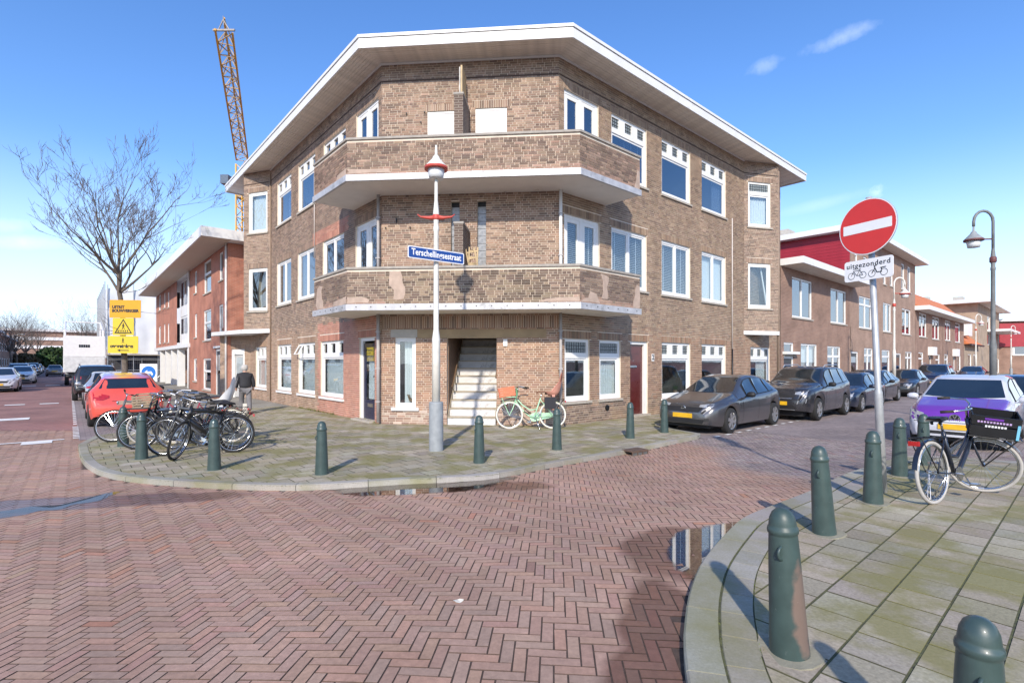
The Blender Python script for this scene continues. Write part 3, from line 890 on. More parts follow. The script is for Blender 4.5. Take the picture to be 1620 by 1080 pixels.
def rnd_edge(m, amp=.25): return rng.normal(0, amp, len(m))
palR = zone((ALL, TAN, .10), (lambda m: m[:, 1] + rnd_edge(m) < 2.5, [(c[0] * 1.02, c[1] * .90, c[2] * .86) for c in TAN], .10),
            (lambda m: (m[:, 1] + rnd_edge(m, .1) < .55), DARK, .12), (lambda m: (m[:, 1] + rnd_edge(m, .08) < .30) & (m[:, 0] > 2.2), TAN, .1))
palF = zone((ALL, PINK, .12), (lambda m: m[:, 1] + rnd_edge(m) < 2.62, GRND, .12), (lambda m: m[:, 1] + rnd_edge(m, .06) < .42, [(.25, .16, .12), (.32, .23, .18), (.38, .31, .26), (.21, .13, .10)], .15),
            (lambda m: (m[:, 1] > 6.2) & (m[:, 1] + rnd_edge(m, .2) > 8.9), BRWN, .1))
palL = zone((ALL, BRWN, .11), (lambda m: m[:, 1] + rnd_edge(m, .15) < 2.9, [(.31, .205, .14), (.28, .185, .125), (.34, .23, .16), (.25, .165, .115)], .1),
            (lambda m: (m[:, 0] > .15) & (m[:, 0] + rnd_edge(m, .03) < 4.75) & (m[:, 1] + rnd_edge(m, .03) < 2.95), REDB, .06),
            (lambda m: (m[:, 1] > 5.75) & (m[:, 1] < 6.2) & (m[:, 0] > 2.2) & (m[:, 0] < 5.2), REDB, .1))

# ---- openings: (s0, s1, z0, z1)
OR = [(.22, 1.25, .61, 2.33), (1.68, 2.68, .61, 2.33), (3.15, 4.09, -.02, 2.33), (4.88, 6.68, .50, 2.34), (7.45, 9.27, .50, 2.34), (11.40, 13.3, .50, 2.32),
      (.20, 1.70, 3.2, 5.70), (2.23, 4.03, 3.92, 5.70), (4.87, 6.67, 3.92, 5.72), (7.45, 9.27, 3.90, 5.72),
      (.20, 1.65, 6.45, 9.06), (2.23, 4.03, 7.20, 9.06), (4.87, 6.67, 7.22, 9.06), (7.45, 9.27, 7.22, 9.06)]
OL = [(.42, 1.43, -.02, 2.40), (2.58, 4.50, .53, 2.38), (5.02, 6.74, .53, 2.38), (7.53, 9.26, .53, 2.38), (10.8, 12.5, .53, 2.36),
      (.15, 1.70, 3.2, 5.74), (2.53, 4.31, 3.98, 5.74), (4.99, 6.81, 3.98, 5.74), (7.53, 9.32, 3.98, 5.74),
      (.19, 1.64, 6.45, 9.03), (2.40, 4.22, 7.24, 9.0), (5.00, 6.74, 7.24, 9.0), (7.53, 9.28, 7.24, 9.0)]
OF = [(.37, .95, .46, 2.36), (1.81, 3.17, -.1, 2.34), (1.92, 2.16, 3.3, 6.04), (2.64, 2.88, 3.3, 6.04), (1.27, 2.08, 6.5, 8.50), (2.59, 3.44, 6.5, 8.53)]
ZT = 9.84
for fr, L_, ops, pal, nm in ((FR, 14.4, OR, palR, 'r'), (FL, 14.4, OL, palL, 'l'), (FF, WF, OF, palF, 'f')):
    wall_backing(fr, 0, L_, -.12, ZT, ops, 'wall', M_MORTAR, BB, depth=.14)
    ex = []
    if nm == 'f':
        ex = [(0.0, WF, 2.60, 2.94)]
        use = [o if o[2] < 0 or o[0] < .5 else o for o in ops]
        use = [(*o, False) if (o[3] < 2.5 or 1.9 < o[0] < 2.9 and o[3] < 7) else o for o in ops] + [(.25, 4.50, 2.345, 2.58, False)]
    elif nm == 'r': use = [(*o, o[0] < 10 or o[3] > 3) for o in ops]
    else: use = list(ops)
    rr, cc = lay_bricks(.0, L_, .0, ZT, use, pal, extra_solid=ex)
    bricks_mesh(fr, rr, cc, 'brick_courses', BB)
    # reveals get brick ends too
    m = MB()
# string course under the eaves
M_STRING = mat('string_course', (.075, .05, .04), .9)
for fr, L_ in ((FR, 10.80), (FL, 10.2), (FF, WF)):
    MB().box(0.003, L_ - .003, .004, .018, 9.345, 9.375, fr).build('string_course', M_STRING, BB)

# ---- windows
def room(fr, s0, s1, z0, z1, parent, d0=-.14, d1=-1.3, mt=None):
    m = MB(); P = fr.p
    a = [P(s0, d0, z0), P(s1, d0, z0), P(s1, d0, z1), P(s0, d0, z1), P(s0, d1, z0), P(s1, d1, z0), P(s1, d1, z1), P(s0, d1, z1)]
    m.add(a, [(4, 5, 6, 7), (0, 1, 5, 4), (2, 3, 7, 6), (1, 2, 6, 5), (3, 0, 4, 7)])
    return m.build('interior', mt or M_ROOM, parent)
def curtain(fr, s0, s1, z0, z1, parent, o=-.22, mt=None, amp=.025, wl_=.11):
    m = MB(); n = max(6, int((s1 - s0) / wl_ * 6))
    ph = random.random() * 6
    for i in range(n + 1):
        s = s0 + (s1 - s0) * i / n
        dd = o + amp * math.sin(2 * math.pi * (s / wl_) + ph + .8 * math.sin(s * 5))
        m.v += [fr.p(s, dd, z0), fr.p(s, dd * .5 + o * .5, z1)]
    m.f = [(2 * i, 2 * i + 2, 2 * i + 3, 2 * i + 1) for i in range(n)]
    return m.build('curtain', mt or M_CURT, parent, smooth=True)
def blind(fr, s0, s1, z0, z1, parent, o=-.20, ang=.5, pitch=.055, w=.05):
    m = MB(); n = int((z1 - z0) / pitch)
    for k in range(n):
        z = z0 + k * pitch
        dz = w * math.sin(ang) / 2; do = w * math.cos(ang) / 2
        m.add([fr.p(s0, o - do, z + dz), fr.p(s1, o - do, z + dz), fr.p(s1, o + do, z - dz), fr.p(s0, o + do, z - dz)], [(0, 1, 2, 3)])
    for q in (.18, .5, .82):
        s = s0 + q * (s1 - s0); m.box(s - .012, s + .012, o + .03, o + .033, z0, z1, fr)
    return m.build('blind', M_BLIND, parent)
def pane(fr, s0, s1, z0, z1, parent, o, mt): return MB().box(s0, s1, o - .006, o, z0, z1, fr).build('pane', mt, parent)
def leading(fr, s0, s1, z0, z1, parent, o, ns, nz):
    m = MB()
    for k in range(1, ns): s = s0 + (s1 - s0) * k / ns; m.box(s - .008, s + .008, o, o + .006, z0, z1, fr)
    for k in range(1, nz): z = z0 + (z1 - z0) * k / nz; m.box(s0, s1, o + .001, o + .007, z - .008, z + .008, fr)
    return m.build('leading', M_DARKM, parent)
def window(fr, op, style, fill, parent, gl=None, sill='stone', ft=.085, lead=False, oo=-.05, rm=None):
    s0, s1, z0, z1 = op[:4]; gl = gl or M_GLASS
    F0, F1 = oo - .07, oo            # frame depth
    m = MB(); panes = []
    def fb(a, b, c, d, e0=None, e1=None): m.box(a, b, F0 if e0 is None else e0, F1 if e1 is None else e1, c, d, fr)
    g = .002
    fb(s0 + g, s0 + ft, z0 + g, z1 - g); fb(s1 - ft, s1 - g, z0 + g, z1 - g); fb(s0 + ft, s1 - ft, z1 - ft, z1 - g); fb(s0 + ft, s1 - ft, z0 + g, z0 + ft)
    a, b, c, d = s0 + ft, s1 - ft, z0 + ft, z1 - ft
    def sash(a, b, c, d, t=.055, inset=.02):
        e0, e1 = F0 + .01, F1 - inset
        fb(a, a + t, c, d, e0, e1); fb(b - t, b, c, d, e0, e1); fb(a + t, b - t, d - t, d, e0, e1); fb(a + t, b - t, c, c + t, e0, e1)
        panes.append((a + t, b - t, c + t, d - t))
    lp = []
    if style == 'top3':
        zt = d - .30; tw = .15
        fb(a, b, zt - tw, zt)
        pw = (b - a) * .215; gap = ((b - a) - 3 * pw) / 2
        pw1 = pw
        for k in range(3):
            x = a + k * (pw + gap)
            if k: fb(x - gap, x, zt, d)
            lp.append((x, x + pw, zt, d))
        sash(a, b, c, zt - tw, .06, .03)
    elif style == 'top1':
        zt = d - .30; fb(a, b, zt - .15, zt); lp.append((a, b, zt, d)); sash(a, b, c, zt - .15, .06, .03)
    elif style == 'casement2':
        mid = (a + b) / 2; fb(mid - .035, mid + .035, c, d); sash(a, mid - .035, c, d, .05); sash(mid + .035, b, c, d, .05)
    elif style == 'door2':
        mid = a + (b - a) * .5; fb(mid - .05, mid + .05, c, d); sash(a, mid - .05, c, d, .11, .01); sash(mid + .05, b, c, d, .11, .01)
    elif style == 'single': sash(a, b, c, d, .06)
    w = m.build('window', M_WHITE, parent)
    po = F0 + .035
    for p in panes: pane(fr, *p, w, po, gl)
    for p in lp:
        if lead: pane(fr, *p, w, po, M_LEAD); leading(fr, *p, w, po, 4 if p[1] - p[0] < .6 else 9, 3)
        else: pane(fr, *p, w, po, gl)
    if sill == 'stone': MB().box(s0 - .06, s1 + .06, -.05, .055, z0 - .065, z0 - .002, fr).build('sill', M_SILL, w)
    elif sill == 'white': MB().box(s0 - .05, s1 + .05, -.05, .06, z0 - .075, z0 - .002, fr).build('sill', M_WHITE, w)
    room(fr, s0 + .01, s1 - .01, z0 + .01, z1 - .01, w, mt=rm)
    if fill:
        for f in fill:
            if f[0] == 'c': curtain(fr, s0 + .03 + f[1] * (s1 - s0 - .06), s0 + .03 + f[2] * (s1 - s0 - .06), z0 + .05, z0 + .05 + (z1 - z0 - .1) * (f[3] if len(f) > 3 else 1), w)
            if f[0] == 'b': blind(fr, s0 + .06 + f[1] * (s1 - s0 - .12), s0 + .06 + f[2] * (s1 - s0 - .12), z0 + .06, z1 - .05, w)
    return w
M_SILL = mat('sill_stone', (.42, .38, .32), .9, var=.12, scale=10, bump=.1)
W_ = {}
W_['rg1'] = window(FR, OR[0], 'top1', None, BB, lead=True)
W_['rg2'] = window(FR, OR[1], 'top1', [('c', 0, 1, .62)], BB, lead=True)
W_['rg3'] = window(FR, OR[3], 'top3', None, BB, lead=True, sill='white')
W_['rg4'] = window(FR, OR[4], 'top3', None, BB, lead=True, sill='white')
W_['rg5'] = window(FR, OR[5], 'top3', [('c', .5, 1)], BB, lead=True, sill='white')
window(FR, OR[6], 'door2', [('b', 0, 1)], BB, sill=None)
window(FR, OR[7], 'casement2', [('b', 0, 1)], BB)
window(FR, OR[8], 'casement2', [('b', 0, 1)], BB)
window(FR, OR[9], 'casement2', [('c', 0, 1)], BB)
window(FR, OR[10], 'door2', None, BB, gl=M_GLASS2, sill=None)
window(FR, OR[11], 'top3', [('b', .35, 1)], BB, gl=M_GLASS2, lead=True)
window(FR, OR[12], 'top3', None, BB, gl=M_GLASS2, lead=True)
window(FR, OR[13], 'top3', [('c', .62, 1)], BB, gl=M_GLASS2, lead=True)
W_['lg1'] = window(FL, OL[1], 'top3', [('c', 0, 1, .74)], BB, sill='white')
W_['lg2'] = window(FL, OL[2], 'top3', [('c', 0, 1, .74)], BB, sill='white')
W_['lg3'] = window(FL, OL[3], 'top3', [('c', 0, 1, .74)], BB, sill='white')
W_['lg4'] = window(FL, OL[4], 'top3', [('c', 0, 1, .74)], BB, sill='white')
window(FL, OL[5], 'door2', None, BB, gl=M_GLASS2, sill=None)
window(FL, OL[6], 'casement2', None, BB, gl=M_GLASS2)
window(FL, OL[7], 'casement2', [('c', .7, 1)], BB, gl=M_GLASS2)
window(FL, OL[8], 'casement2', [('c', 0, .3)], BB, gl=M_GLASS2)
window(FL, OL[9], 'door2', None, BB, gl=M_GLASS2, sill=None)
window(FL, OL[10], 'top3', [('c', 0, 1)], BB, gl=M_GLASS2)
window(FL, OL[11], 'top3', None, BB, gl=M_GLASS2)
window(FL, OL[12], 'top3', [('c', 0, .55)], BB, gl=M_GLASS2)
# open toplight tilted out of the second ground floor window on the left
s0, s1, z0, z1 = OL[2]
m = MB(); c = (s0 + s1) / 2 + .58
P0, P1 = Vector(FL.p(c, .0, z1 - .09)), Vector(FL.p(c, .17, z1 - .40)); along = Vector((DL[0], DL[1], 0)) * .21
for q, w in ((0, .04), (1, .04)):
    m.bar(P0.lerp(P1, q) - along, P0.lerp(P1, q) + along, .045, .03)
for sgn in (-1, 1): m.bar(P0 + along * sgn, P1 + along * sgn, .045, .03)
o = m.build('open_toplight', M_WHITE, W_['lg2'])
# front: narrow window with curtain, boarded upper openings, glass block slits
wf = window(FF, OF[0], 'single', [('c', .35, 1)], BB, sill=None, ft=.055)
MB().box(.28, 1.04, -.05, .07, .37, .455, FF).build('sill', M_WHITE, wf)
MB().box(.25, .99, -.03, .012, 2.365, 2.58, FF).build('lintel', mat('grey_render', (.44, .41, .36), .9, var=.1, bump=.2, bscale=20), BB)
MB().box(.995, 4.50, -.20, .012, 2.342, 2.575, FF).build('lintel_beam', mat('tan_lintel', (.36, .26, .15), .85, var=.15, scale=3, bump=.15), BB)
for op in (OF[4], OF[5]):
    m = MB(); a, b, c, d = op; m.box(a + .002, b - .002, -.10, -.04, c, d - .01, FF)
    w = m.build('boarded_window', mat('white_board', (.79, .78, .77), .6, var=.04), BB)
    m = MB(); m.box(a + .002, a + .05, -.04, -.025, c, d - .06, FF); m.box(b - .05, b - .002, -.04, -.025, c, d - .06, FF); m.box(a + .002, b - .002, -.04, -.025, d - .06, d - .01, FF)
    m.build('frame', M_WHITE, w)
M_GBLK = mat('glass_block', (.30, .31, .32), .15, var=.25, scale=14)
for op in (OF[2], OF[3]):
    a, b, c, d = op; sl = MB().box(a, b, -.138, -.13, c, d, FF).build('slit_window', M_DARKM, BB)
    k = c + .01
    while k < d - .2:
        MB().box(a + .008, b - .008, -.13, -.095, k, k + .19, FF).build('glass_block', M_GBLK, sl); k += .2

# ---- doors
M_REDDOOR = mat('oxblood_paint', (.10, .018, .016), .3, coat=.5, var=.1)
M_BLUEDOOR = mat('navy_paint', (.012, .016, .05), .3, coat=.4, var=.1)
a, b, c, d = OR[2]
df = MB()
df.box(a + .002, a + .02, -.13, -.05, c, d - .09, FR); df.box(b - .13, b - .002, -.13, -.05, c, d - .002, FR); df.box(a + .002, b - .13, -.13, -.05, d - .09, d - .002, FR)
door = df.build('door_frame', M_WHITE, BB)
dp = MB(); x0, x1 = a + .021, b - .131
dp.box(x0, x1, -.16, -.12, c + .01, d - .092, FR)
for (p, q, r, t) in ((.10, .46, .12, .35), (.10, .46, .45, .62), (.12, .40, .75, 1.50), (.12, .42, 1.62, 1.85), (.08, .60, 1.95, 2.10)):
    for e in (0, 1): dp.box(x0 + p + .02 * e, x0 + q - .02 * e, -.12, -.113 + .006 * e, c + r + .02 * e, c + t - .02 * e, FR)
dl = dp.build('door', M_REDDOOR, BB)
MB().box(x0 + .1, x0 + .46, -.118, -.095, 1.52, 1.585, FR).build('letterbox', M_CHROME, dl)
MB().box(x0 + .26, x0 + .285, -.12, -.10, 1.72, 1.745, FR).build('peephole', M_CHROME, dl)
MB().box(a - .02, b + .02, -.15, .10, -.03, .055, FR).build('doorstep', M_SILL, BB)
a, b, c, d = OL[0]
df = MB(); df.box(a + .002, a + .09, -.13, -.05, c, d - .002, FL); df.box(b - .11, b - .002, -.13, -.05, c, d - .002, FL); df.box(a + .09, b - .11, -.13, -.05, d - .10, d - .002, FL)
df.build('door_frame', M_WHITE, BB)
dp = MB(); x0, x1 = a + .091, b - .111
for (p, q, r, t) in ((x0, x0 + .10, .01, 2.25), (x1 - .12, x1, .01, 2.25), (x0 + .1, x1 - .12, .01, .62), (x0 + .1, x1 - .12, 2.14, 2.25)):
    dp.box(p, q, -.125, -.085, c + r, c + t, FL)
dl = dp.build('door', M_BLUEDOOR, BB)
pane(FL, x0 + .1, x1 - .12, c + .62, c + 2.14, dl, -.10, M_GLASS)
MB().box(x0 + .1, x1 - .12, -.135, -.13, 1.72, 2.12, FL).build('yellow_poster', mat('yellow_card', (.85, .50, .05), .7), dl)
curtain(FL, x0 + .1, x1 - .12, .62, 1.72, dl, o=-.19)
MB().box(x0 + .18, x0 + .52, -.088, -.07, .40, .50, FL).build('letterbox', M_CHROME, dl)
m = MB(); m.tube([FL.p(x0 + .05, -.085, 1.28), FL.p(x0 + .05, -.03, 1.28)], .02, 8); m.build('door_handle', M_DARKM, dl)
room(FL, x0, x1, .02, 2.3, dl)
MB().box(a - .05, b + .15, -.12, .20, -.03, .045, FL).build('doorstep', M_SILL, BB)
# house number plate
def text_mesh(body, size, depth=.002, bold=0.0, align='CENTER', space=1.0):
    cu = bpy.data.curves.new('lettering', 'FONT'); cu.body = body; cu.size = size; cu.extrude = depth; cu.align_x = align; cu.align_y = 'CENTER'; cu.offset = bold; cu.space_character = space
    cu.resolution_u = 3
    ob = bpy.data.objects.new('lettering', cu); COL.objects.link(ob)
    bpy.context.view_layer.update()
    dg = bpy.context.evaluated_depsgraph_get(); me = bpy.data.meshes.new_from_object(ob.evaluated_get(dg))
    bpy.data.objects.remove(ob); bpy.data.curves.remove(cu); me.name = 'lettering'; return me
def put_text(me, name, mt, parent, origin, xdir, ydir, ndir):
    me.materials.clear(); me.materials.append(mt)
    M = Matrix((Vector(xdir).normalized(), Vector(ydir).normalized(), Vector(ndir).normalized())).transposed().to_4x4()
    M.translation = Vector(origin)
    me.transform(M)
    o = link(name, me, parent); o.location = -wloc(parent) if parent is not None and parent.rotation_euler.z == 0 else (0, 0, 0)
    return o
npl = MB().box(4.28, 4.42, .008, .022, 1.72, 1.95, FR).build('number_plate', M_WHITE, BB)
put_text(text_mesh('2', .22, .002, .008), 'lettering', M_BLACK, npl, FR.p(4.35, .0245, 1.838), (*DR, 0), (0, 0, 1), (*NR, 0))
MB().box(3.35, 3.46, .008, .05, 2.12, 2.30, FF).build('junction_box', M_WHITE, BB)
m = MB(); m.lathe([(.02, 0), (.085, .0), (.085, .03), (.05, .04), (.0, .04)], 14)
mm = Matrix((Vector((*DR, 0)), Vector((0, 0, 1)), Vector((*NR, 0)))).transposed().to_4x4(); mm.translation = Vector(FR.p(2.02, .005, .36))
m.v = [tuple(mm @ Vector(v)) for v in m.v]; m.build('air_vent', M_DARKM, BB)
MB().box(2.0, 2.02, .012, .03, 7.9, 8.0, FF)

# ---- staircase in the front opening
M_STEP = mat('painted_step', (.60, .59, .58), .6, var=.12, scale=4, dirt=((.36, .35, .34), 4.0, .55))
M_NOSE = mat('step_nosing', (.38, .32, .23), .5, var=.12)
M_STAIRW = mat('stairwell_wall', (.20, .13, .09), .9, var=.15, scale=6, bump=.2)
st = empty('staircase', (0, 0, 0), parent=BB); st.location = Vector(FF.p(2.49, -1.5, 0)) - BB.location
r_, g_ = .217, .222
for k in range(14):
    m = MB(); m.box(1.84, 3.14, .05 - g_ * k - g_ - .03, .05 - g_ * k, r_ * k - (.1 if k == 0 else 0), r_ * (k + 1) - .03, FF)
    stp = m.build('step', M_STEP, st)
    MB().box(1.84, 3.14, .05 - g_ * k - g_ - .02, .075 - g_ * k, r_ * (k + 1) - .03, r_ * (k + 1), FF).build('tread', M_NOSE, st)
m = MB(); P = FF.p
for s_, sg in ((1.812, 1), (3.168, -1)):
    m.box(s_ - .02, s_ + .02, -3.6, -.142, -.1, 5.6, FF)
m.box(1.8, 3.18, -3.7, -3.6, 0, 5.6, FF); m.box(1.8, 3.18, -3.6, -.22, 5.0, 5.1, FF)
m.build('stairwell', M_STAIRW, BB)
m = MB(); m.box(1.835, 1.87, -3.3, -.02, 0, .02, FF)
m.v = [(v[0], v[1], v[2]) for v in m.v]
strg = MB()
for s_ in (1.836, 3.128):
    a = [P(s_, .03, .02), P(s_, .03, .26), P(s_, -3.1, 3.32), P(s_, -3.1, 3.08)]; b = [P(s_ + .016, *q) for q in ((.03, .02), (.03, .26), (-3.1, 3.32), (-3.1, 3.08))]
    strg.add(a + b, [(0, 1, 2, 3), (7, 6, 5, 4), (0, 4, 5, 1), (1, 5, 6, 2), (2, 6, 7, 3), (3, 7, 4, 0)])
strg.build('stringer', M_NOSE, st)
m = MB(); m.tube([P(1.90, -.25, 1.02), P(1.90, -.45, 1.12), P(1.90, -3.1, 3.7)], .022, 8); m.tube([P(3.09, -.5, 1.25), P(3.09, -3.1, 3.75)], .022, 8)
m.build('handrail', mat('handrail_wood', (.16, .10, .06), .5), st)

# ---- balconies
def mitre(o):
    """plan points of the offset outline: left corner, right corner at distance o outside the facades"""
    def inter(f1, f2):
        p1, d1, p2, d2 = f1.o + o * f1.n, f1.d, f2.o + o * f2.n, f2.d
        den = d1.x * d2.y - d1.y * d2.x; t = ((p2.x - p1.x) * d2.y - (p2.y - p1.y) * d2.x) / den
        return p1 + t * d1
    return inter(FL, FF), inter(FF, FR)
PO = 1.19
def outline(o, sl, sr, ol=None):
    a, b = mitre(o)
    return [fpt(FL, sl, o), a, b, fpt(FR, sr, o)]
def band_prism(o_in, o_out, sl, sr, z0, z1, name, mt, parent):
    A, B = outline(o_in, sl, sr), outline(o_out, sl, sr); m = MB()
    for i in range(4):
        for q, z in ((A[i], z0), (B[i], z0), (B[i], z1), (A[i], z1)): m.v.append((q.x, q.y, z))
    for i in range(3):
        for k in range(4): m.f.append((i * 4 + k, i * 4 + (k + 1) % 4, (i + 1) * 4 + (k + 1) % 4, (i + 1) * 4 + k))
    m.f += [(3, 2, 1, 0), (12, 13, 14, 15)]
    return m.build(name, mt, parent)
DIVF = {}
SLB, SRB = 1.79, 1.95
seg_frames = []
a_, b_ = mitre(PO)
lenF = (b_ - a_).length
fOF = Frame(a_, (b_ - a_).normalized(), FF.n)
pl = fpt(FL, SLB, PO); fOL = Frame(a_, FL.d, FL.n); lenL = (pl - a_).length
pr_ = fpt(FR, SRB, PO); fOR = Frame(b_, FR.d, FR.n); lenR = (pr_ - b_).length
M_COPE = mat('coping', (.34, .31, .27), .85, var=.15, scale=8, bump=.1)
M_PATCH = mat('cement_patch', (.44, .335, .265), .95, var=.14, scale=6, bump=.3, world=True)
def balcony(zs, name, indiv, patches):
    """zs: underside of the slab"""
    A, B = outline(-.05, SLB, SRB), outline(PO - .02, SLB, SRB); m = MB()
    poly = [tuple(q) for q in A] + [tuple(q) for q in reversed(B)]
    ar = sum(poly[k - 1][0] * poly[k][1] - poly[k][0] * poly[k - 1][1] for k in range(len(poly)))
    if ar < 0: poly.reverse()
    m.prism(poly, zs, zs + .15); slab = m.build('balcony', M_UNDER, BB)
    band_prism(PO - .02, PO + .045, SLB + .02, SRB + .02, zs - .012, zs + .145, 'edge_trim', M_ZINC, slab)
    # bolts along the zinc trim
    core = band_prism(PO - .20, PO - .004, SLB, SRB, zs + .15, zs + 1.02, 'parapet', M_MORTAR, slab)
    z0, z1 = zs + .155, zs + 1.02
    for fr, L_, tagn in ((fOF, lenF, 'f'), (fOL, lenL, 'l'), (fOR, lenR, 'r')):
        nr = int((z1 - z0) / CH)
        pal = zone((ALL, DARK if indiv else PINK[:4] + DARK, .15), (lambda m_: m_[:, 1] + rnd_edge(m_, .05) < z0 + .10, [(.31, .20, .15), (.28, .18, .13)], .12))
        fr2 = Frame(fr.o, fr.d, fr.n)
        rr, cc = lay_bricks(0.0, L_, z0, z0 + nr * CH, [], pal, soldier=False)
        rr[:, 1] = np.minimum(rr[:, 1], L_)
        if indiv and tagn == 'f':
            idx = np.argsort(np.abs(rr[:, 0] - L_ * .5) + 0.0)[:300]
            rest_ = np.setdiff1d(np.arange(len(rr)), idx)
            cache = {}
            pals = brick_cols(10, DARK, .12)
            for i in idx:
                a, b, c, d = rr[i]; key = (round(b - a, 2), int(rng.integers(0, 8)))
                if key not in cache:
                    w = (key[0]) / 2; hh = (CH - JT) / 2
                    V = np.array([(-w, -.007, -hh), (w, -.007, -hh), (w, -.007, hh), (-w, -.007, hh), (-w, .01, -hh), (w, .01, -hh), (w, .01, hh), (-w, .01, hh)])
                    cache[key] = quads_mesh('brick', V, BF, np.repeat(pals[key[1]][None], 5, 0), [M_BRICK])
                o = link('brick', cache[key], slab)
                o.location = Vector(fr.p((a + b) / 2, -.002 + rng.normal(0, .001), (c + d) / 2)) - wloc(slab)
                o.rotation_euler = (0, 0, math.atan2(fr.d.y, fr.d.x))
            if len(rest_): bricks_mesh(fr, rr[rest_], cc[rest_], 'brick_courses', slab, o0=-.002)
        else: bricks_mesh(fr, rr, cc, 'brick_courses', slab, o0=-.002)
    # end returns
    for fr, s_ in ((FL, SLB), (FR, SRB)):
        MB().box(s_ - .20, s_, .0, PO - .2, zs + .15, zs + 1.02, fr).build('parapet_return', M_BRKTX, slab)
    band_prism(PO - .23, PO + .035, SLB + .02, SRB + .02, zs + 1.021, zs + 1.075, 'coping', M_COPE, slab)
    for (fr, pts) in patches:
        m = MB(); n = len(pts)
        m.add([fr.p(s_, .0085, zs + z) for s_, z in pts] + [fr.p(s_, -.002, zs + z) for s_, z in pts], [tuple(range(n))] + [(i, (i + 1) % n, n + (i + 1) % n, n + i) for i in range(n)])
        m.build('repair_patch', M_PATCH, slab)
    # party wall between the two halves
    MB().box(2.20, 2.43, .0, PO - .2, zs + .15, zs + 2.17, FF).build('party_wall', M_BRKTX2, slab)
    MB().box(2.185, 2.445, .0, PO - .19, zs + 2.172, zs + 2.22, FF).build('party_wall_cap', M_COPE, slab)
    return slab
M_ZINC = mat('zinc_trim', (.50, .50, .51), .55, metal=.3, var=.14, scale=5, dirt=((.30, .30, .30), 2.6, .55))
M_BRKTX = brick_tex_mat('brick_side', (.17, .12, .09), (.12, .085, .07), (.36, .30, .24))
M_BRKTX2 = brick_tex_mat('brick_party', (.15, .105, .085), (.11, .08, .065), (.25, .21, .17))
def add_box_uv(o):
    me = o.data; l = me.uv_layers.new(name='UVMap')
    for p in me.polygons:
        n = p.normal
        for li in p.loop_indices:
            v = me.vertices[me.loops[li].vertex_index].co
            if abs(n.z) > .7: l.data[li].uv = (v.x, v.y)
            else:
                t = Vector((-n.y, n.x)); l.data[li].uv = (v.x * t.x + v.y * t.y, v.z)
def jag(pts, seed):
    random.seed(seed); out = []
    for (a, b), (c, d) in zip(pts, pts[1:] + pts[:1]):
        out.append((a, b)); out.append(((a + c) / 2 + random.uniform(-.05, .05), (b + d) / 2 + random.uniform(-.025, .025)))
    return out
b1 = balcony(2.995, 'lower', True, [
    (fOF, jag([(1.10, .95), (1.38, .95), (1.42, .70), (1.50, .52), (1.46, .27), (1.18, .27), (1.20, .50), (1.08, .62)], 1)),
    (fOF, jag([(-.0, .17), (.60, .17), (.58, .25), (.35, .33), (0.0, .32)], 2)), (fOF, jag([(lenF - 1.0, .17), (lenF - .02, .17), (lenF - .02, .28), (lenF - .6, .26)], 12)),
    (fOL, jag([(1.55, .17), (2.02, .17), (2.12, .28), (2.02, .75), (1.88, .82), (1.62, .78), (1.70, .55), (1.58, .35)], 3)), (fOL, jag([(0.02, .17), (.9, .17), (.85, .28), (.02, .36)], 4)),
    (fOR, jag([(.78, .92), (1.10, .86), (1.02, .60), (1.05, .30), (.80, .30), (.86, .60)], 5)), (fOR, jag([(.02, .17), (.75, .17), (.62, .40), (.38, .44), (.30, .28)], 6)),
    (fOR, jag([(lenR - .30, .17), (lenR - .01, .17), (lenR - .01, .75), (lenR - .14, .80), (lenR - .22, .5)], 7))])
b2 = balcony(6.24, 'upper', False, [(fOF, jag([(0.0, .17), (1.15, .17), (1.1, .28), (.0, .30)], 8)), (fOL, jag([(.02, .17), (.7, .17), (.6, .30), (.02, .34)], 9)),
                                    (fOR, jag([(lenR - .25, .17), (lenR - .01, .17), (lenR - .01, .62), (lenR - .12, .66)], 10))])
for sl in (b1, b2):
    for ch in sl.children:
        if ch.name.startswith(('party_wall', 'parapet_return')) and 'cap' not in ch.name: add_box_uv(ch)
m = MB()
for k in range(15):
    s_ = .25 + k * (lenF - .5) / 14
    m.obox(fOF.p(s_, .047, 3.07), Vector((*fOF.d, 0)) * .012, Vector((*fOF.n, 0)) * .006, (0, 0, .012))
for fr, L_ in ((fOL, lenL), (fOR, lenR)):
    for k in range(6): m.obox(fr.p(.2 + k * (L_ - .4) / 5, .047, 3.07), Vector((*fr.d, 0)) * .012, Vector((*fr.n, 0)) * .006, (0, 0, .012))
m.build('trim_bolts', M_DARKM, b1)
# things stored on the lower balcony: two pale wooden panels leaning on the party wall; a panel above the upper one
M_WOODP = mat('pale_wood', (.48, .36, .20), .7, var=.15, scale=6)
def leaning_rack(s_, lean, label):
    m = MB(); ax_ = Vector((*FF.d, 0)); up = Vector((0, 0, 1)) * math.cos(lean) + ax_ * math.sin(lean); n_ = Vector((*FF.n, 0)); side = up.cross(n_)
    base = Vector(FF.p(s_, .62, 3.15))
    for k in (-1, 1): m.obox(base + up * .75 + side * .11 * k, side * .018, n_ * .012, up * .75)
    for k in range(9): m.obox(base + up * (.12 + k * .16) , side * .10, n_ * .009, up * .02)
    o = m.build('wooden_rack', M_WOODP); tag(o, label, 'rack', 'wooden racks on the lower balcony'); return o
leaning_rack(2.58, .04, 'upright pale wooden rack beside the party wall on the lower balcony')
leaning_rack(2.84, -.20, 'tilted pale wooden rack leaning on the lower balcony, right of the upright one')
m = MB(); m.obox(FF.p(2.30, .42, 8.86), Vector((*FF.d, 0)) * .015, Vector((*FF.n, 0)) * .32, (0, 0, .38)); m.build('screen_panel', mat('weathered_panel', (.50, .48, .44), .7, var=.15), BB)
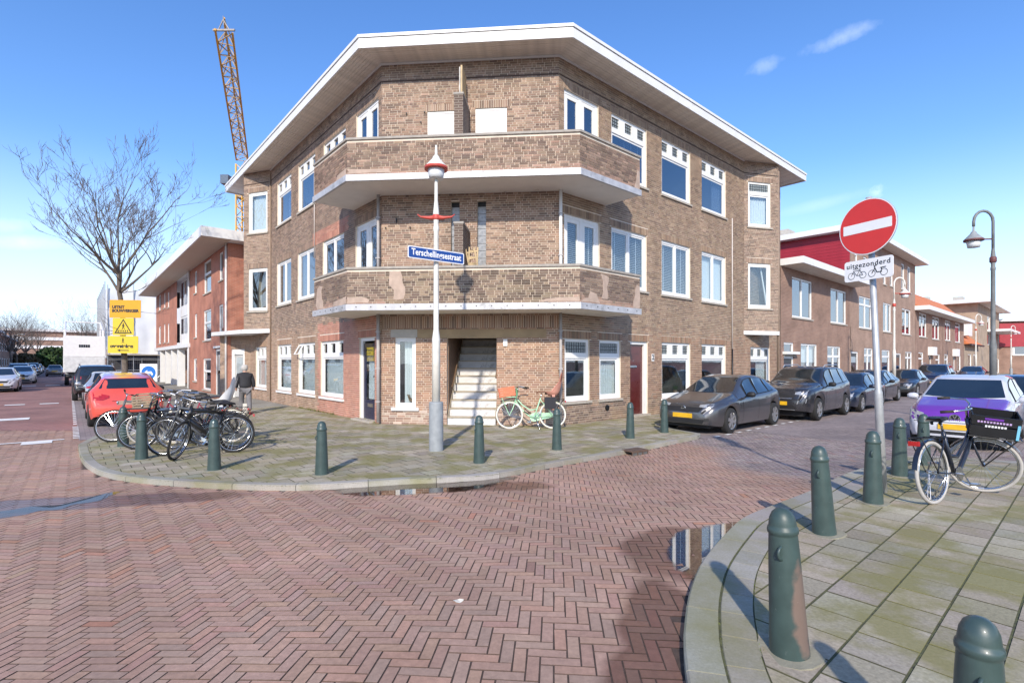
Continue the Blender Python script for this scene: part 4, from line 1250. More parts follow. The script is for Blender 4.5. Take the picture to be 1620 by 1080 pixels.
m = MB(); m.obox(FF.p(2.345, .45, 8.88), Vector((*FF.d, 0)) * .022, Vector((*FF.n, 0)) * .30, (0, 0, .40)); m.build('screen_board', M_WOODP, BB)

# ---- wedge bays with their slabs
def wedge(fr, si, so_, oo, z0, z1, pal, name):
    p0, p1 = fpt(fr, si, 0), fpt(fr, so_, oo); L_ = (p1 - p0).length; d = (p1 - p0) / L_
    n = Vector((d.y, -d.x)); n = n if n.dot(fr.n) > 0 else -n
    ff = Frame(p0, d, n)
    ops = [(.20, 1.30, 3.88, 5.72), (.20, 1.30, 7.20, 9.04)]
    if name == 'l': ops = [(.17, 1.23, 3.88, 5.72), (.17, 1.23, 7.24, 9.0)]
    wall_backing(ff, 0, L_, z0, z1, ops, 'bay_wall', M_MORTAR, BB)
    rr, cc = lay_bricks(0, L_, z0, z1, ops, pal); bricks_mesh(ff, rr, cc, 'brick_courses', BB)
    w1 = window(ff, ops[0], 'single', None if name == 'r' else [('c', .0, .25)], BB, gl=M_GLASS)
    window(ff, ops[1], 'top1' if name == 'r' else 'single', [('c', 0, 1)], BB, lead=(name == 'r'))
    fb = Frame(p1, -fr.n, fr.d)
    wall_backing(fb, 0, oo, z0, z1, [], 'bay_return', M_MORTAR, BB)
    rr, cc = lay_bricks(0, oo, z0, z1, [], pal); bricks_mesh(fb, rr, cc, 'brick_courses', BB)
    MB().box(0, L_, .004, .018, 9.345, 9.375, ff).build('string_course', M_STRING, BB)
    return ff, L_, w1
fw, Lw, w15 = wedge(FR, 10.81, 12.30, .74, 2.955, ZT, zone((ALL, BRWN, .16)), 'r')
poly = [fpt(FR, 10.78, -.05), fpt(FR, 10.78, .02), fpt(FR, 12.30, .79), fpt(FR, 12.36, .77), fpt(FR, 12.36, -.05)]
MB().prism([tuple(p) for p in poly], 2.80, 2.953).build('bay_slab', M_FASCIA, BB)
# tilted casement of the right bay
m = MB(); P0 = Vector(fw.p(1.18, -.10, 3.98)); P1 = Vector(fw.p(1.06, -.32, 5.60)); m.bar(P0, P1, .06, .05); m.build('open_sash', M_WHITE, w15)
fwl, Lwl, _ = wedge(FL, 10.22, 11.52, .725, 3.10, ZT, zone((ALL, BRWN, .12)), 'l')
poly = [fpt(FL, 10.18, -.05), fpt(FL, 10.18, .02), fpt(FL, 11.50, .79), fpt(FL, 14.9, 1.35), fpt(FL, 15.2, 1.2), fpt(FL, 15.2, -.05)]
MB().prism([tuple(p) for p in reversed(poly)], 2.93, 3.098).build('bay_slab', M_FASCIA, BB)
# porch under the left slab with a white door
pA, pB = fpt(FL, 13.4, .0), fpt(FL, 15.0, .95); dp_ = (pB - pA).normalized(); npv = Vector((dp_.y, -dp_.x)); npv = npv if npv.dot(FL.n) > 0 else -npv
fp_ = Frame(pA, dp_, npv); Lp = (pB - pA).length
ops = [(.35, 1.35, -.02, 2.30)]
wall_backing(fp_, 0, Lp, -.12, 2.93, ops, 'porch_wall', M_MORTAR, BB)
rr, cc = lay_bricks(0, Lp, 0, 2.93, ops, zone((ALL, [(.31, .205, .14), (.28, .185, .125), (.25, .165, .115)], .1))); bricks_mesh(fp_, rr, cc, 'brick_courses', BB)
m = MB(); m.box(.352, .47, -.13, -.03, 0, 2.29, fp_); m.box(1.0, 1.348, -.13, -.03, 0, 2.29, fp_); m.box(.47, 1.0, -.13, -.03, 2.05, 2.29, fp_); m.build('door_frame', M_WHITE, BB)
m = MB(); m.box(.471, .999, -.13, -.09, 0.02, 2.05, fp_); dd_ = m.build('door', mat('grey_door', (.45, .45, .44), .5), BB)
pane(fp_, .55, .92, 1.0, 1.9, dd_, -.085, M_GLASS)

# ---- downpipes
def pipe(pts, r, parent, name='downpipe', mt=None):
    o = MB().tube(pts, r, 10).build(name, mt or M_PIPE, parent, smooth=True); return o
pipe([FF.p(-.07, .09, .05), FF.p(-.07, .09, 3.0)], .045, BB); pipe([FF.p(-.07, .09, 3.15), FF.p(-.07, .09, 6.24)], .04, BB)
pipe([FF.p(WF + .05, .09, .05), FF.p(WF + .05, .09, 3.0)], .04, BB); pipe([FF.p(WF + .05, .09, 3.15), FF.p(WF + .05, .09, 6.24)], .045, BB, mt=M_WHITE)
m = MB()
for s_ in (-.07, WF + .05):
    for z in (.6, 1.5, 2.5, 4.5, 5.6): MB().box(s_ - .06, s_ + .06, .02, .14, z, z + .03, FF).build('pipe_bracket', M_PIPE, BB)
m = None
pipe([FR.p(9.72, .04, 2.2), FR.p(9.72, .04, 7.3)], .022, BB, 'conduit', mat('pale_conduit', (.55, .50, .46), .7)); pipe([FR.p(9.72, .05, .0), FR.p(9.72, .05, 2.2)], .028, BB, 'conduit', M_DARKM)
pipe([FL.p(10.12, .04, .05), FL.p(10.12, .04, 9.6)], .028, BB, 'conduit', mat('brick_conduit', (.30, .22, .16), .8))
pipe([FL.p(5.0, .03, 5.3), FL.p(5.0, .03, 8.4)], .018, BB, 'conduit', mat('pale_conduit', (.55, .50, .46), .7))
pipe([FR.p(12.40, .70, .1), FR.p(12.40, .70, 9.6)], .05, BB, mt=mat('brown_pipe', (.26, .19, .14), .6))
# wall irons on the front
m = MB()
for s_, z in ((.42, 5.55), (.12, 5.35), (.80, 5.35), (.7, 8.45), (1.2, 8.47), (1.1, 8.2)): m.obox(FF.p(s_, .03, z), Vector((*FF.d, 0)) * .012, Vector((*FF.n, 0)) * .03, (0, 0, .06 if s_ == .42 else .02))
m.build('wall_hooks', M_DARKM, BB)

# ---- roof: soffit planks, fascia, flat top
OV = .82; SE = 15.15; SEL = 14.55
rf = MB()
A, B = outline(-.3, SEL, SE), outline(OV - .03, SEL, SE)
poly = [tuple(q) for q in B] + [tuple(fpt(FR, SE, -9.0)), tuple(fpt(FL, SEL, -9.0))]
ar = sum(poly[k - 1][0] * poly[k][1] - poly[k][0] * poly[k - 1][1] for k in range(len(poly)))
if ar < 0: poly.reverse()
roof = rf.prism(poly, 9.90, 10.08).build('roof', mat('bitumen', (.06, .06, .06), .9), BB)
nb = 9
for k in range(nb):
    o1, o2 = -.04 + (OV + .02) * k / nb, -.04 + (OV + .02) * (k + 1) / nb - .006
    A, B = outline(o1, SEL, SE), outline(o2, SEL, SE)
    for i in range(3):
        m = MB(); z = 9.858 + random.uniform(-.0015, .0015)
        pts = [A[i], A[i + 1], B[i + 1], B[i]]
        ar = sum(pts[q - 1].x * pts[q].y - pts[q].x * pts[q - 1].y for q in range(4))
        if ar < 0: pts.reverse()
        m.prism([tuple(p) for p in pts], z, z + .02); m.build('soffit_board', M_SOFFIT, roof)
band_prism(OV - .03, OV + .004, SEL, SE, 9.80, 10.045, 'fascia', M_FASCIA, roof)
band_prism(OV - .03, OV + .03, SEL + .02, SE + .02, 10.062, 10.14, 'fascia_cap', M_FASCIA, roof)
for fr, s_ in ((FL, SEL), (FR, SE)): MB().box(s_ - .03, s_, -6, OV - .03, 9.80, 10.14, fr).build('fascia', M_FASCIA, roof)
for fr, s_ in ((FL, SEL), (FR, SE)): MB().box(11.6, s_ - .03, -.3, -.05, 9.84, 9.87, fr).build('soffit_end', M_SOFFIT, roof)
band_prism(.008, .035, 10.2, 10.8, 9.80, 9.855, 'eaves_moulding', M_FASCIA, roof)
# end walls closing the block
for fr, s_ in ((FL, 14.4), (FR, 14.4)):
    q = Frame(fpt(fr, s_, 0), -fr.n, fr.d); wall_backing(q, 0, 9, -.1, 9.9, [], 'end_wall', M_BRKTX, BB)

# ================================================================== the other buildings
def spx(fr, px):
    k = (px - 810) / 806.0; return (k * fr.o.y - fr.o.x) / (fr.d.x - k * fr.d.y)
def zpx(fr, s, v): return CAM_Z + (572 - v) * (fr.o.y + s * fr.d.y) / 806.0
M_FRAMEW = M_WHITE
def simple_window(fr, s0, s1, z0, z1, parent, mull=0, transom=0.0, gl=None, sill=True, fill=None, name='window'):
    ft = .08; m = MB(); o0, o1 = -.11, -.04
    m.box(s0 + .002, s0 + ft, o0, o1, z0, z1, fr); m.box(s1 - ft, s1 - .002, o0, o1, z0, z1, fr); m.box(s0 + ft, s1 - ft, o0, o1, z1 - ft, z1, fr); m.box(s0 + ft, s1 - ft, o0, o1, z0, z0 + ft, fr)
    for k in range(mull):
        s = s0 + (s1 - s0) * (k + 1) / (mull + 1); m.box(s - .05, s + .05, o0, o1 - .005, z0 + ft, z1 - ft, fr)
    if transom: z = z1 - transom; m.box(s0 + ft, s1 - ft, o0, o1 - .003, z - .06, z + .06, fr)
    w = m.build(name, M_WHITE, parent)
    pane(fr, s0 + ft, s1 - ft, z0 + ft, z1 - ft, w, -.085, gl or M_GLASS2)
    if sill: MB().box(s0 - .06, s1 + .06, -.03, .05, z0 - .07, z0 - .002, fr).build('sill', M_SILL if sill is True else M_WHITE, w)
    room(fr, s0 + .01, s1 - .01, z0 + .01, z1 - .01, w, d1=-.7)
    if fill == 'c': curtain(fr, s0 + .05, s1 - .05, z0 + .05, z1 - .1, w, o=-.24)
    return w
def facade(fr, s0, s1, z1, wins, mt, root, z0=-.1, doors=()):
    """wins: (px0, px1, v_top, v_bottom, mullions, transom[, fill])"""
    ops, todo = [], []
    for w in wins:
        a, b = sorted((spx(fr, w[0]), spx(fr, w[1]))); zt, zb = zpx(fr, a, w[2]) if fr.d.x > 0 else zpx(fr, b, w[2]), zpx(fr, a, w[3]) if fr.d.x > 0 else zpx(fr, b, w[3])
        a, b = max(a, s0 + .05), min(b, s1 - .05)
        ops.append((a, b, zb, zt)); todo.append(w)
    dops = [(a, b, -.05, h) for a, b, h, _ in doors]
    wall_backing(fr, s0, s1, z0, z1, ops + dops, 'wall', mt, root, depth=.13)
    for op, w in zip(ops, todo):
        simple_window(fr, *op, root, w[4], w[5], fill=w[6] if len(w) > 6 else None, gl=M_GLASS if len(w) > 6 else None)
    for a, b, h, dm in doors:
        m = MB(); m.box(a + .002, a + .09, -.12, -.04, -.05, h, fr); m.box(b - .09, b - .002, -.12, -.04, -.05, h, fr); m.box(a + .09, b - .09, -.12, -.04, h - .1, h, fr)
        d = m.build('door_frame', M_WHITE, root)
        q = MB().box(a + .091, b - .091, -.125, -.08, -.03, h - .101, fr).build('door', dm, root)
        pane(fr, a + .22, b - .22, 1.1, h - .3, q, -.07, M_GLASS2)
def slab_uv(o): add_box_uv(o); return o
def eave(fr, s0, s1, z, out_, th, root, back=.3, name='eave'):
    e = MB().box(s0, s1, -back, out_, z, z + th, fr).build(name, M_FASCIA, root)
    MB().box(s0 + .05, s1 - .05, .01, out_ - .05, z - .012, z - .001, fr).build('soffit', M_SOFFIT, e); return e
T_ROW = brick_tex_mat('row_brick', (.30, .175, .125), (.22, .125, .09), (.34, .25, .20))
T_ROW2 = brick_tex_mat('row_brick_pale', (.34, .215, .155), (.27, .165, .12), (.38, .29, .23))
T_RED = brick_tex_mat('new_red_brick', (.42, .165, .105), (.38, .145, .095), (.45, .25, .19))
T_TAN = brick_tex_mat('tan_brick', (.38, .28, .20), (.33, .24, .17), (.42, .35, .27))
T_FAR = brick_tex_mat('far_brick', (.27, .16, .12), (.23, .13, .10), (.33, .24, .19))
M_CLAD = mat('red_cladding', (.33, .022, .036), .45, var=.10, scale=1.5)
M_TILEO = mat('orange_roof_tiles', (.55, .18, .07), .8, var=.2, scale=5, bump=.5, bscale=9)
M_DOORD = mat('dark_door', (.03, .035, .04), .4)
M_FLATR = mat('bitumen', (.06, .06, .06), .9)
def bid(root, name, poly, z, mt=None): return MB().prism(poly, z, z + .06).build(name, mt or M_FLATR, root)
def rect(fr, s0, s1, o0, o1):
    p = [fpt(fr, s0, o0), fpt(fr, s1, o0), fpt(fr, s1, o1), fpt(fr, s0, o1)]
    ar = sum(p[k - 1].x * p[k].y - p[k].x * p[k - 1].y for k in range(4))
    if ar < 0: p.reverse()
    return [tuple(q) for q in p]
def lattice_box(a, b, h): pass
# ---- house A: two storeys, white canopy eaves
HA = empty('row_house', FR.p(19.3, -3, 0), 0, 'two storey brick row house with white canopy eaves next to the corner building', 'house')
facade(FR, 14.45, 24.25, 6.05, [(1253, 1285, 437, 501, 1, 0), (1314, 1339, 455, 510, 1, 0), (1267, 1293, 543, 607, 1, .0, 'c'), (1309, 1330, 547, 606, 1, .55), (1240, 1256, 541, 561, 0, 0)], T_ROW, HA,
       doors=[(spx(FR, 1240), spx(FR, 1256), 1.95, M_DOORD)])
MB().box(spx(FR, 1238), spx(FR, 1258), .0, .22, zpx(FR, 14.9, 560), zpx(FR, 14.9, 556), FR).build('door_canopy', M_WHITE, HA)
eave(FR, 14.46, 24.9, 6.05, .95, .30, HA, back=1.0); bid(HA, 'roof', rect(FR, 14.46, 24.25, -8, -.9), 6.3)
# ---- house B: three storeys, dark red clad side
HB = empty('row_house', FR.p(32, -3, 0), 0, 'three storey brick row house with dark red clad side wall and white roof edge', 'house')
wb = [(1359, 1380, 467, 518, 1, .5), (1397, 1410, 478, 524, 1, 0), (1427, 1441, 487, 528, 1, 0), (1352, 1357, 400, 432, 0, 0), (1366, 1372, 405, 440, 0, 0), (1397, 1402, 411, 449, 0, 0), (1408, 1413, 414, 452, 0, 0), (1426, 1431, 416, 457, 0, 0), (1436, 1441, 421, 462, 0, 0),
      (1367, 1381, 550, 598, 1, .45), (1395, 1408, 553, 597, 0, .45), (1432, 1443, 556, 592, 1, .45)]
facade(FR, 24.3, 40.3, 9.25, wb, T_ROW2, HB, doors=[(spx(FR, 1342), spx(FR, 1358), 2.3, M_DOORD), (spx(FR, 1414), spx(FR, 1426), 2.3, M_DOORD)])
q = Frame(fpt(FR, 24.28, 0), -FR.n, -FR.d)
n_b = 17
for k in range(n_b):
    z0 = 6.2 + k * .18; MB().box(0.0, 9.0, 0.0, .03, z0, z0 + .172, q).build('cladding_board', M_CLAD, HB)
MB().box(0, 9, -.2, -.002, 0, 9.25, q).build('side_wall', T_ROW2, HB)
eave(FR, 23.7, 41.0, 9.26, .75, .32, HB, back=9.3)
for s_, o_3 in ((26.5, -5.0), (33, -6.0)): MB().box(s_, s_ + 1.2, o_3, o_3 + .8, 9.6, 10.6, FR).build('chimney', mat('grey_render', (.44, .41, .36)), HB)
# ---- houses C1, C2: two storeys under an orange tiled roof
def orange_roof(fr, s0, s1, o0, ridge_o, z0, zr, root):
    m = MB(); P = fr.p
    m.add([P(s0, o0, z0), P(s1, o0, z0), P(s1, ridge_o, zr), P(s0, ridge_o, zr), P(s0, 2 * ridge_o - o0, z0), P(s1, 2 * ridge_o - o0, z0)], [(0, 1, 2, 3), (3, 2, 5, 4), (0, 3, 4), (1, 5, 2)])
    return m.build('roof', M_TILEO, root)
for i, (a, b, lab, wn_) in enumerate(((40.35, 51.0, 'nearer two storey brick house under the orange tiled roof', [(1454, 1466, 494, 532, 1, .4), (1475, 1486, 500, 536, 1, .4), (1453, 1461, 557, 592, 0, .5), (1480, 1487, 560, 590, 0, .5)]),
                                      (51.05, 62.4, 'farther two storey brick house under the orange tiled roof', [(1495, 1504, 506, 538, 1, .4), (1511, 1519, 510, 541, 0, .4, 'c'), (1494, 1500, 560, 588, 0, .5), (1514, 1520, 562, 588, 0, 0, 'c')]))):
    H_ = empty('row_house', FR.p((a + b) / 2, -3, 0), 0, lab, 'house')
    facade(FR, a, b, 5.75, wn_, T_ROW, H_, doors=[((a + b) / 2 - .5, (a + b) / 2 + .5, 2.2, M_DOORD)])
    MB().box((a + b) / 2 - .8, (a + b) / 2 + .8, 0, .35, 2.25, 2.95, FR).build('door_canopy', M_WHITE, H_)
    eave(FR, a - (.2 if i == 0 else 0), b + (0 if i == 0 else .4), 5.75, .9, .32, H_)
    orange_roof(FR, a + .1, b - .1 + (0 if i == 0 else .1), .15, -1.7, 6.08, 7.95, H_)
# ---- low link with orange roof
HD = empty('low_house', FR.p(67, -3, 0), 0, 'low brick house with small orange roof and dormer between the row and the tan block', 'house')
facade(FR, 62.5, 72, 3.6, [(1531, 1537, 560, 587, 0, 0, 'c'), (1540, 1546, 560, 587, 0, 0, 'c')], T_TAN, HD)
orange_roof(FR, 62.5, 72, .5, -3.5, 3.6, 7.0, HD); MB().box(65, 68, -1.8, .0, 4.6, 6.2, FR).build('dormer', M_WHITE, HD)
MB().box(62.5, 72, .45, .60, 3.45, 3.62, FR).build('gutter', M_DARKM, HD)
# ---- tan three storey block and a red-brown block at the far end
HE = empty('apartment_block', FR.p(78, -3, 0), 0, 'tan three storey block with a flat white roof at the far end', 'building')
facade(FR, 72.05, 92, 8.7, [(1562, 1566, 500, 545, 0, 0, 'c'), (1571, 1574, 520, 540, 0, 0), (1578, 1584, 522, 542, 0, 0), (1566, 1570, 566, 590, 0, 0, 'c'), (1576, 1582, 567, 590, 0, 0, 'c')], T_TAN, HE)
wall_backing(Frame(fpt(FR, 72.05, 0), -FR.n, -FR.d), 0, 16, -.1, 8.7, [], 'side_wall', T_TAN, HE)
eave(FR, 70.8, 93, 8.7, 1.2, .4, HE, back=17)
MB().box(80, 92, 0, 2.2, 5.6, 5.9, FR).build('balcony', M_FASCIA, HE)
for s_, o_3 in ((74, -6), (77, -3), (79, -9)): MB().box(s_, s_ + 1.5, o_3, o_3 + 1, 9.1, 10.1, FR).build('chimney', mat('grey_render', (.44, .41, .36)), HE)
fG = Frame((66.0, 78.0), cs(-25.0), (cs(-25.0)[1], -cs(-25.0)[0]))
HG = empty('apartment_block', fG.p(8, -4, 0), 0, 'red brown brick block closing the view at the far right', 'building')
wall_backing(fG, -3, 22, -.1, 7.6, [], 'wall', T_FAR, HG)
eave(fG, -3.4, 22, 7.6, .7, .35, HG, back=8)
for (a, b, c, d) in ((0, 3.6, 5.2, 6.6), (1.5, 4.5, 2.6, 4.4), (0.4, 2.2, 0.1, 2.2), (4.2, 6.0, .2, 2.2), (8, 10, 2.6, 4.4)):
    w = MB().box(a, b, .0, .08, c, d, fG).build('window', M_WHITE, HG); MB().box(a + .25, b - .25, .081, .1, c + .2, d - .2, fG).build('pane', M_GLASS2, w)
MB().box(6.5, 22, .0, .25, 3.9, 7.3, fG).build('cladding', M_CLAD, HG)

# ================================================================== left-hand street
FN = FL.off(14.42, .73)
HN = empty('new_apartment_building', FN.p(13, -4, 0), 0, 'new orange red brick building with wide white eaves beyond the corner block', 'building')
wr = [(307.5, 311.5, 430, 465, 0, 0), (322.5, 334, 416, 466, 0, .7), (346.6, 353, 401, 445, 0, 0), (307.8, 311.5, 497, 534, 0, 0), (322, 334, 492, 539, 0, .7), (346, 353, 483, 527, 0, 0), (306, 311.5, 567, 602, 0, 0), (321, 333.5, 567, 615, 0, .7)]
s300, s280 = spx(FN, 300), spx(FN, 280)
facade(FN, 0, s300, 7.38, wr, T_RED, HN, doors=[(spx(FN, 357.5), spx(FN, 340.5), 2.35, mat('slate_door', (.045, .05, .06), .5))])
MB().box(spx(FN, 358.5), spx(FN, 339), .0, .06, 2.4, 2.5, FN).build('door_lintel', M_WHITE, HN)
wall_backing(Frame(fpt(FN, 0, 0), -FN.n, FN.d), 0, 8, -.1, 7.38, [], 'side_wall', T_RED, HN)
# glazed stair column
for k, (za, zb) in enumerate(((2.9, 4.8), (4.85, 7.3))):
    m = MB()
    m.box(s300 + .02, s280, -.35, -.25, za, zb, FN)
    gc_ = m.build('stair_glazing', M_FASCIA, HN)
    for j in range(4):
        w_ = (s280 - s300) / 4; MB().box(s300 + .15 + j * w_, s300 + (j + 1) * w_ - .25, -.249, -.22, za + .75, zb - .12, FN).build('pane', M_GLASS2, gc_)
eL = spx(FN, 247)
facade(FN, s280, eL, 7.38, [(278, 274.6 - 7, 462, 486, 0, 0)] and [(267.5, 265, 463, 487, 0, 0), (261.5, 259, 464, 488, 0, 0), (254.5, 251, 468, 492, 0, 0), (267.5, 265, 512, 542, 0, 0), (261.5, 259, 513, 542, 0, 0), (254.5, 251, 517, 544, 0, 0)], T_RED, HN, z0=2.85)
MB().box(s300 - .2, eL + .2, -1.8, .12, 2.62, 2.86, FN).build('arcade_beam', M_FASCIA, HN)
for px in (297, 281, 271, 262, 253.5):
    s_ = spx(FN, px); MB().box(s_ - .22, s_ + .22, -.42, .0, -.05, 2.62, FN).build('column', M_WHITE, HN)
wall_backing(FN.off(0, -1.8), s300, eL, -.1, 2.7, [], 'arcade_wall', T_FAR, HN)
m = MB(); m.box(-.75, eL + .6, -7, 1.25, 7.40, 7.85, FN); er = m.build('roof', M_FASCIA, HN)
nb = 12
for k in range(nb): MB().box(-.7, eL + .55, .02 + 1.18 * k / nb, .02 + 1.18 * (k + 1) / nb - .008, 7.385, 7.398, FN).build('soffit_board', mat('warm_soffit', (.56, .47, .38), .6, var=.08), er)
pipe([FN.p(.15, .06, .0), FN.p(.15, .06, 7.38)], .05, HN, mt=M_WHITE); pipe([FN.p(s300 - .1, .06, .0), FN.p(s300 - .1, .06, 7.38)], .05, HN, mt=M_WHITE)
# ---- scaffold wrapped in white sheeting
SC = empty('scaffold', FL.p(54, -1, 0), 0, 'scaffolding wrapped in white sheeting beyond the red brick building', 'scaffold')
M_SHEET = mat('white_sheeting', (.74, .75, .76), .55, var=.06, scale=.8, bump=.3, bscale=1.5)
m = MB(); N_ = 24
def sheet(fr, s0, s1, o, z0, z1, n, nz=6):
    m = MB()
    for j in range(nz + 1):
        for i in range(n + 1):
            s = s0 + (s1 - s0) * i / n; m.v.append(fr.p(s, o + .12 * math.sin(i * 1.7 + j * .6) * math.sin(j * 1.1) + random.uniform(-.04, .04), z0 + (z1 - z0) * j / nz + .08 * math.sin(i * .9) * (j == 0)))
    m.f = [(j * (n + 1) + i, j * (n + 1) + i + 1, (j + 1) * (n + 1) + i + 1, (j + 1) * (n + 1) + i) for j in range(nz) for i in range(n)]
    return m
fS = Frame(fpt(FL, 48, -6), FL.n, -FL.d)
sheet(fS, 0, 9.8, 0, 2.4, 8.6, 20).build('sheeting', M_SHEET, SC, smooth=True)
sheet(FL, 48, 66, 3.8, 2.4, 8.6, 26).build('sheeting', M_SHEET, SC, smooth=True)
pol = MB()
for i in range(6):
    for z0, z1 in ((0, 9.4),): pol.tube([fS.p(i * 1.95, .12, 0), fS.p(i * 1.95, .12, 9.4 - (i % 2) * .5)], .04, 6)
for z in (.9, 1.9, 2.4): pol.tube([fS.p(0, .15, z), fS.p(9.8, .15, z)], .035, 6)
for i in range(8): pol.tube([FL.p(48 + i * 2.4, 3.95, 0), FL.p(48 + i * 2.4, 3.95, 9.2)], .04, 6)
pol.tube([fS.p(4, .2, 2.4), fS.p(6, .2, 0)], .03, 6); pol.tube([fS.p(2, .2, 0), fS.p(4, .2, 2.4)], .03, 6)
pol.build('poles', M_ALU, SC)
MB().box(0.2, 9.6, -5.5, -1.5, .0, 2.4, fS).build('building_core', mat('dark_interior', (.05, .05, .055), .9), SC)
MB().box(-.3, 9.8, -.3, .5, 2.3, 2.4, fS).build('platform', mat('scaffold_board', (.35, .30, .22), .8), SC)
# construction site fence with a blue arrow sign
FE = empty('site_fence', FL.p(42, 1.0, 0), 0, 'grey mesh site fence in front of the sheeted scaffold', 'fence')
for i in range(4):
    m = MB(); p0, p1 = FL.p(40.5, -1.0 + i * 1.4, .05), FL.p(40.5, .38 + i * 1.4, .05)
    a, b = Vector(p0), Vector(p1); up = Vector((0, 0, 1.95))
    m.tube([a, b, b + up, a + up], .02, 5, closed=True)
    for k in range(1, 10): m.tube([a.lerp(b, k / 10), a.lerp(b, k / 10) + up], .006, 4)
    for k in range(1, 5): m.tube([a + up * k / 5, b + up * k / 5], .006, 4)
    m.build('fence_panel', M_ALU, FE)

# ---- far side of the left street and its end
def far_house(s0, s1, o, h, mt, label, eaves=True, nw=3):
    fr = Frame(fpt(FL, s0, o), FL.d, -FL.n); L_ = s1 - s0
    r = empty('terraced_house', fr.p(L_ / 2, -3, 0), 0, label, 'house', 'terraced houses on the far side of the left street')
    wall_backing(fr, 0, L_, -.1, h, [], 'wall', mt, r)
    q = Frame(fpt(fr, 0, 0), -fr.n, -FL.d); wall_backing(q, 0, 8, -.1, h, [], 'side_wall', mt, r)
    MB().box(-.3, L_ + .3, -8, .7, h, h + .35, fr).build('roof', M_FASCIA, r)
    for i in range(nw):
        for z in (0.8, 3.9, 6.9)[:2 if h < 8 else 3]:
            s = (i + .5) * L_ / nw; w = MB().box(s - .8, s + .8, .0, .07, z, z + 1.6, fr).build('window', M_WHITE, r); MB().box(s - .65, s + .65, .071, .085, z + .15, z + 1.45, fr).build('pane', M_GLASS2, w)
    return r
for k_, (a_h, hh_, mt_, lab_) in enumerate(((26, 8.6, T_ROW, 'reddish'), (42, 7.6, T_FAR, 'brown'), (58, 8.8, T_ROW2, 'pale'), (76, 7.4, T_TAN, 'tan'), (94, 8.0, T_ROW, 'brick'))):
    far_house(a_h, a_h + 15.5 + (k_ > 1) * 2, 17, hh_, mt_, f'{lab_} terraced house just outside the left picture edge', nw=5)
far_house(112, 124, 17, 8.4, T_FAR, 'brown terraced house at the left picture edge, nearest of its row')
far_house(124.5, 134, 17, 7.4, T_ROW2, 'pale pink terraced house second in the row at the left picture edge')
far_house(134.5, 150, 17, 7.0, T_FAR, 'brown terraced house third in the row at the left picture edge')
far_house(150.5, 170, 17, 6.8, T_ROW, 'reddish terraced house farthest in the row at the left')
HZ = empty('apartment_block', FL.p(235, 6, 0), 0, 'long low brown block with pale bands closing the left street', 'building')
fZ = Frame(fpt(FL, 235, 26), -FL.n, -FL.d)
wall_backing(fZ, 0, 60, -.1, 12.5, [], 'wall', T_FAR, HZ); MB().box(-1, 61, -8, .8, 12.5, 13.3, fZ).build('roof', M_FASCIA, HZ)
for z in (3.2, 6.4, 9.4): MB().box(0, 60, .0, .3, z, z + 1.1, fZ).build('band', M_FASCIA, HZ)

# ================================================================== street furniture
M_BOLL = mat('bollard_green', (.042, .070, .064), .42, var=.18, scale=9, coat=.25, bump=.06, bscale=40, dirt=((.24, .26, .24), 22.0, .66))
def worn_mat():
    m = mat('bollard_worn', (.042, .070, .064), .45, var=.18, scale=9, bump=.06, bscale=40, dirt=((.24, .26, .24), 22.0, .66))
    N, L = m.node_tree.nodes, m.node_tree.links; p = N['Principled BSDF']; src = p.inputs['Base Color'].links[0].from_socket
    tc = N.new('ShaderNodeTexCoord'); mp = N.new('ShaderNodeMapping'); mp.vector_type = 'TEXTURE'; mp.inputs['Location'].default_value = (.062, -.088, .27); mp.inputs['Scale'].default_value = (.075, .075, .24)
    L.new(tc.outputs['Object'], mp.inputs[0]); ln = N.new('ShaderNodeVectorMath'); ln.operation = 'LENGTH'; L.new(mp.outputs[0], ln.inputs[0])
    ns = N.new('ShaderNodeTexNoise'); ns.inputs['Scale'].default_value = 14; ns.inputs['Detail'].default_value = 6; L.new(tc.outputs['Object'], ns.inputs['Vector'])
    ad = N.new('ShaderNodeMath'); ad.operation = 'MULTIPLY_ADD'; ad.inputs[1].default_value = -1.1; L.new(ns.outputs['Fac'], ad.inputs[0]); L.new(ln.outputs['Value'], ad.inputs[2])
    mr = N.new('ShaderNodeMapRange'); mr.inputs['From Min'].default_value = .62; mr.inputs['From Max'].default_value = .30; mr.inputs['To Max'].default_value = .5; L.new(ad.outputs[0], mr.inputs['Value'])
    mx = N.new('ShaderNodeMix'); mx.data_type = 'RGBA'; L.new(mr.outputs['Result'], mx.inputs['Factor']); L.new(src, mx.inputs['A']); mx.inputs['B'].default_value = (.30, .175, .13, 1)
    L.new(mx.outputs['Result'], p.inputs['Base Color']); return m
M_BOLLR = worn_mat()
def bollard_mesh(h, mt):
    m = MB(); k = h / .82
    m.lathe([(.102, -.15), (.100, 0), (.094, .10 * k), (.085, .35 * k), (.076, .58 * k), (.071, .672 * k), (.071, .680 * k), (.077, .686 * k), (.078, .702 * k), (.075, .714 * k),
             (.069, .720 * k), (.068, .735 * k), (.063, .768 * k), (.050, .798 * k), (.032, .815 * k), (.013, .822 * k), (.0, .823 * k)], 28)
    return m.mesh('bollard', mt, True)
BM = bollard_mesh(.80, M_BOLL); BMW = bollard_mesh(.78, M_BOLLR)
RINGM = MB().tube([(math.cos(a) * .035, 0, math.sin(a) * .035) for a in [k * math.pi / 6 for k in range(12)]], .008, 6, closed=True).mesh('ring', M_BOLL, True)
M_FOOT = mat('mortar_collar', (.26, .245, .18), .9, var=.2, bump=.3)
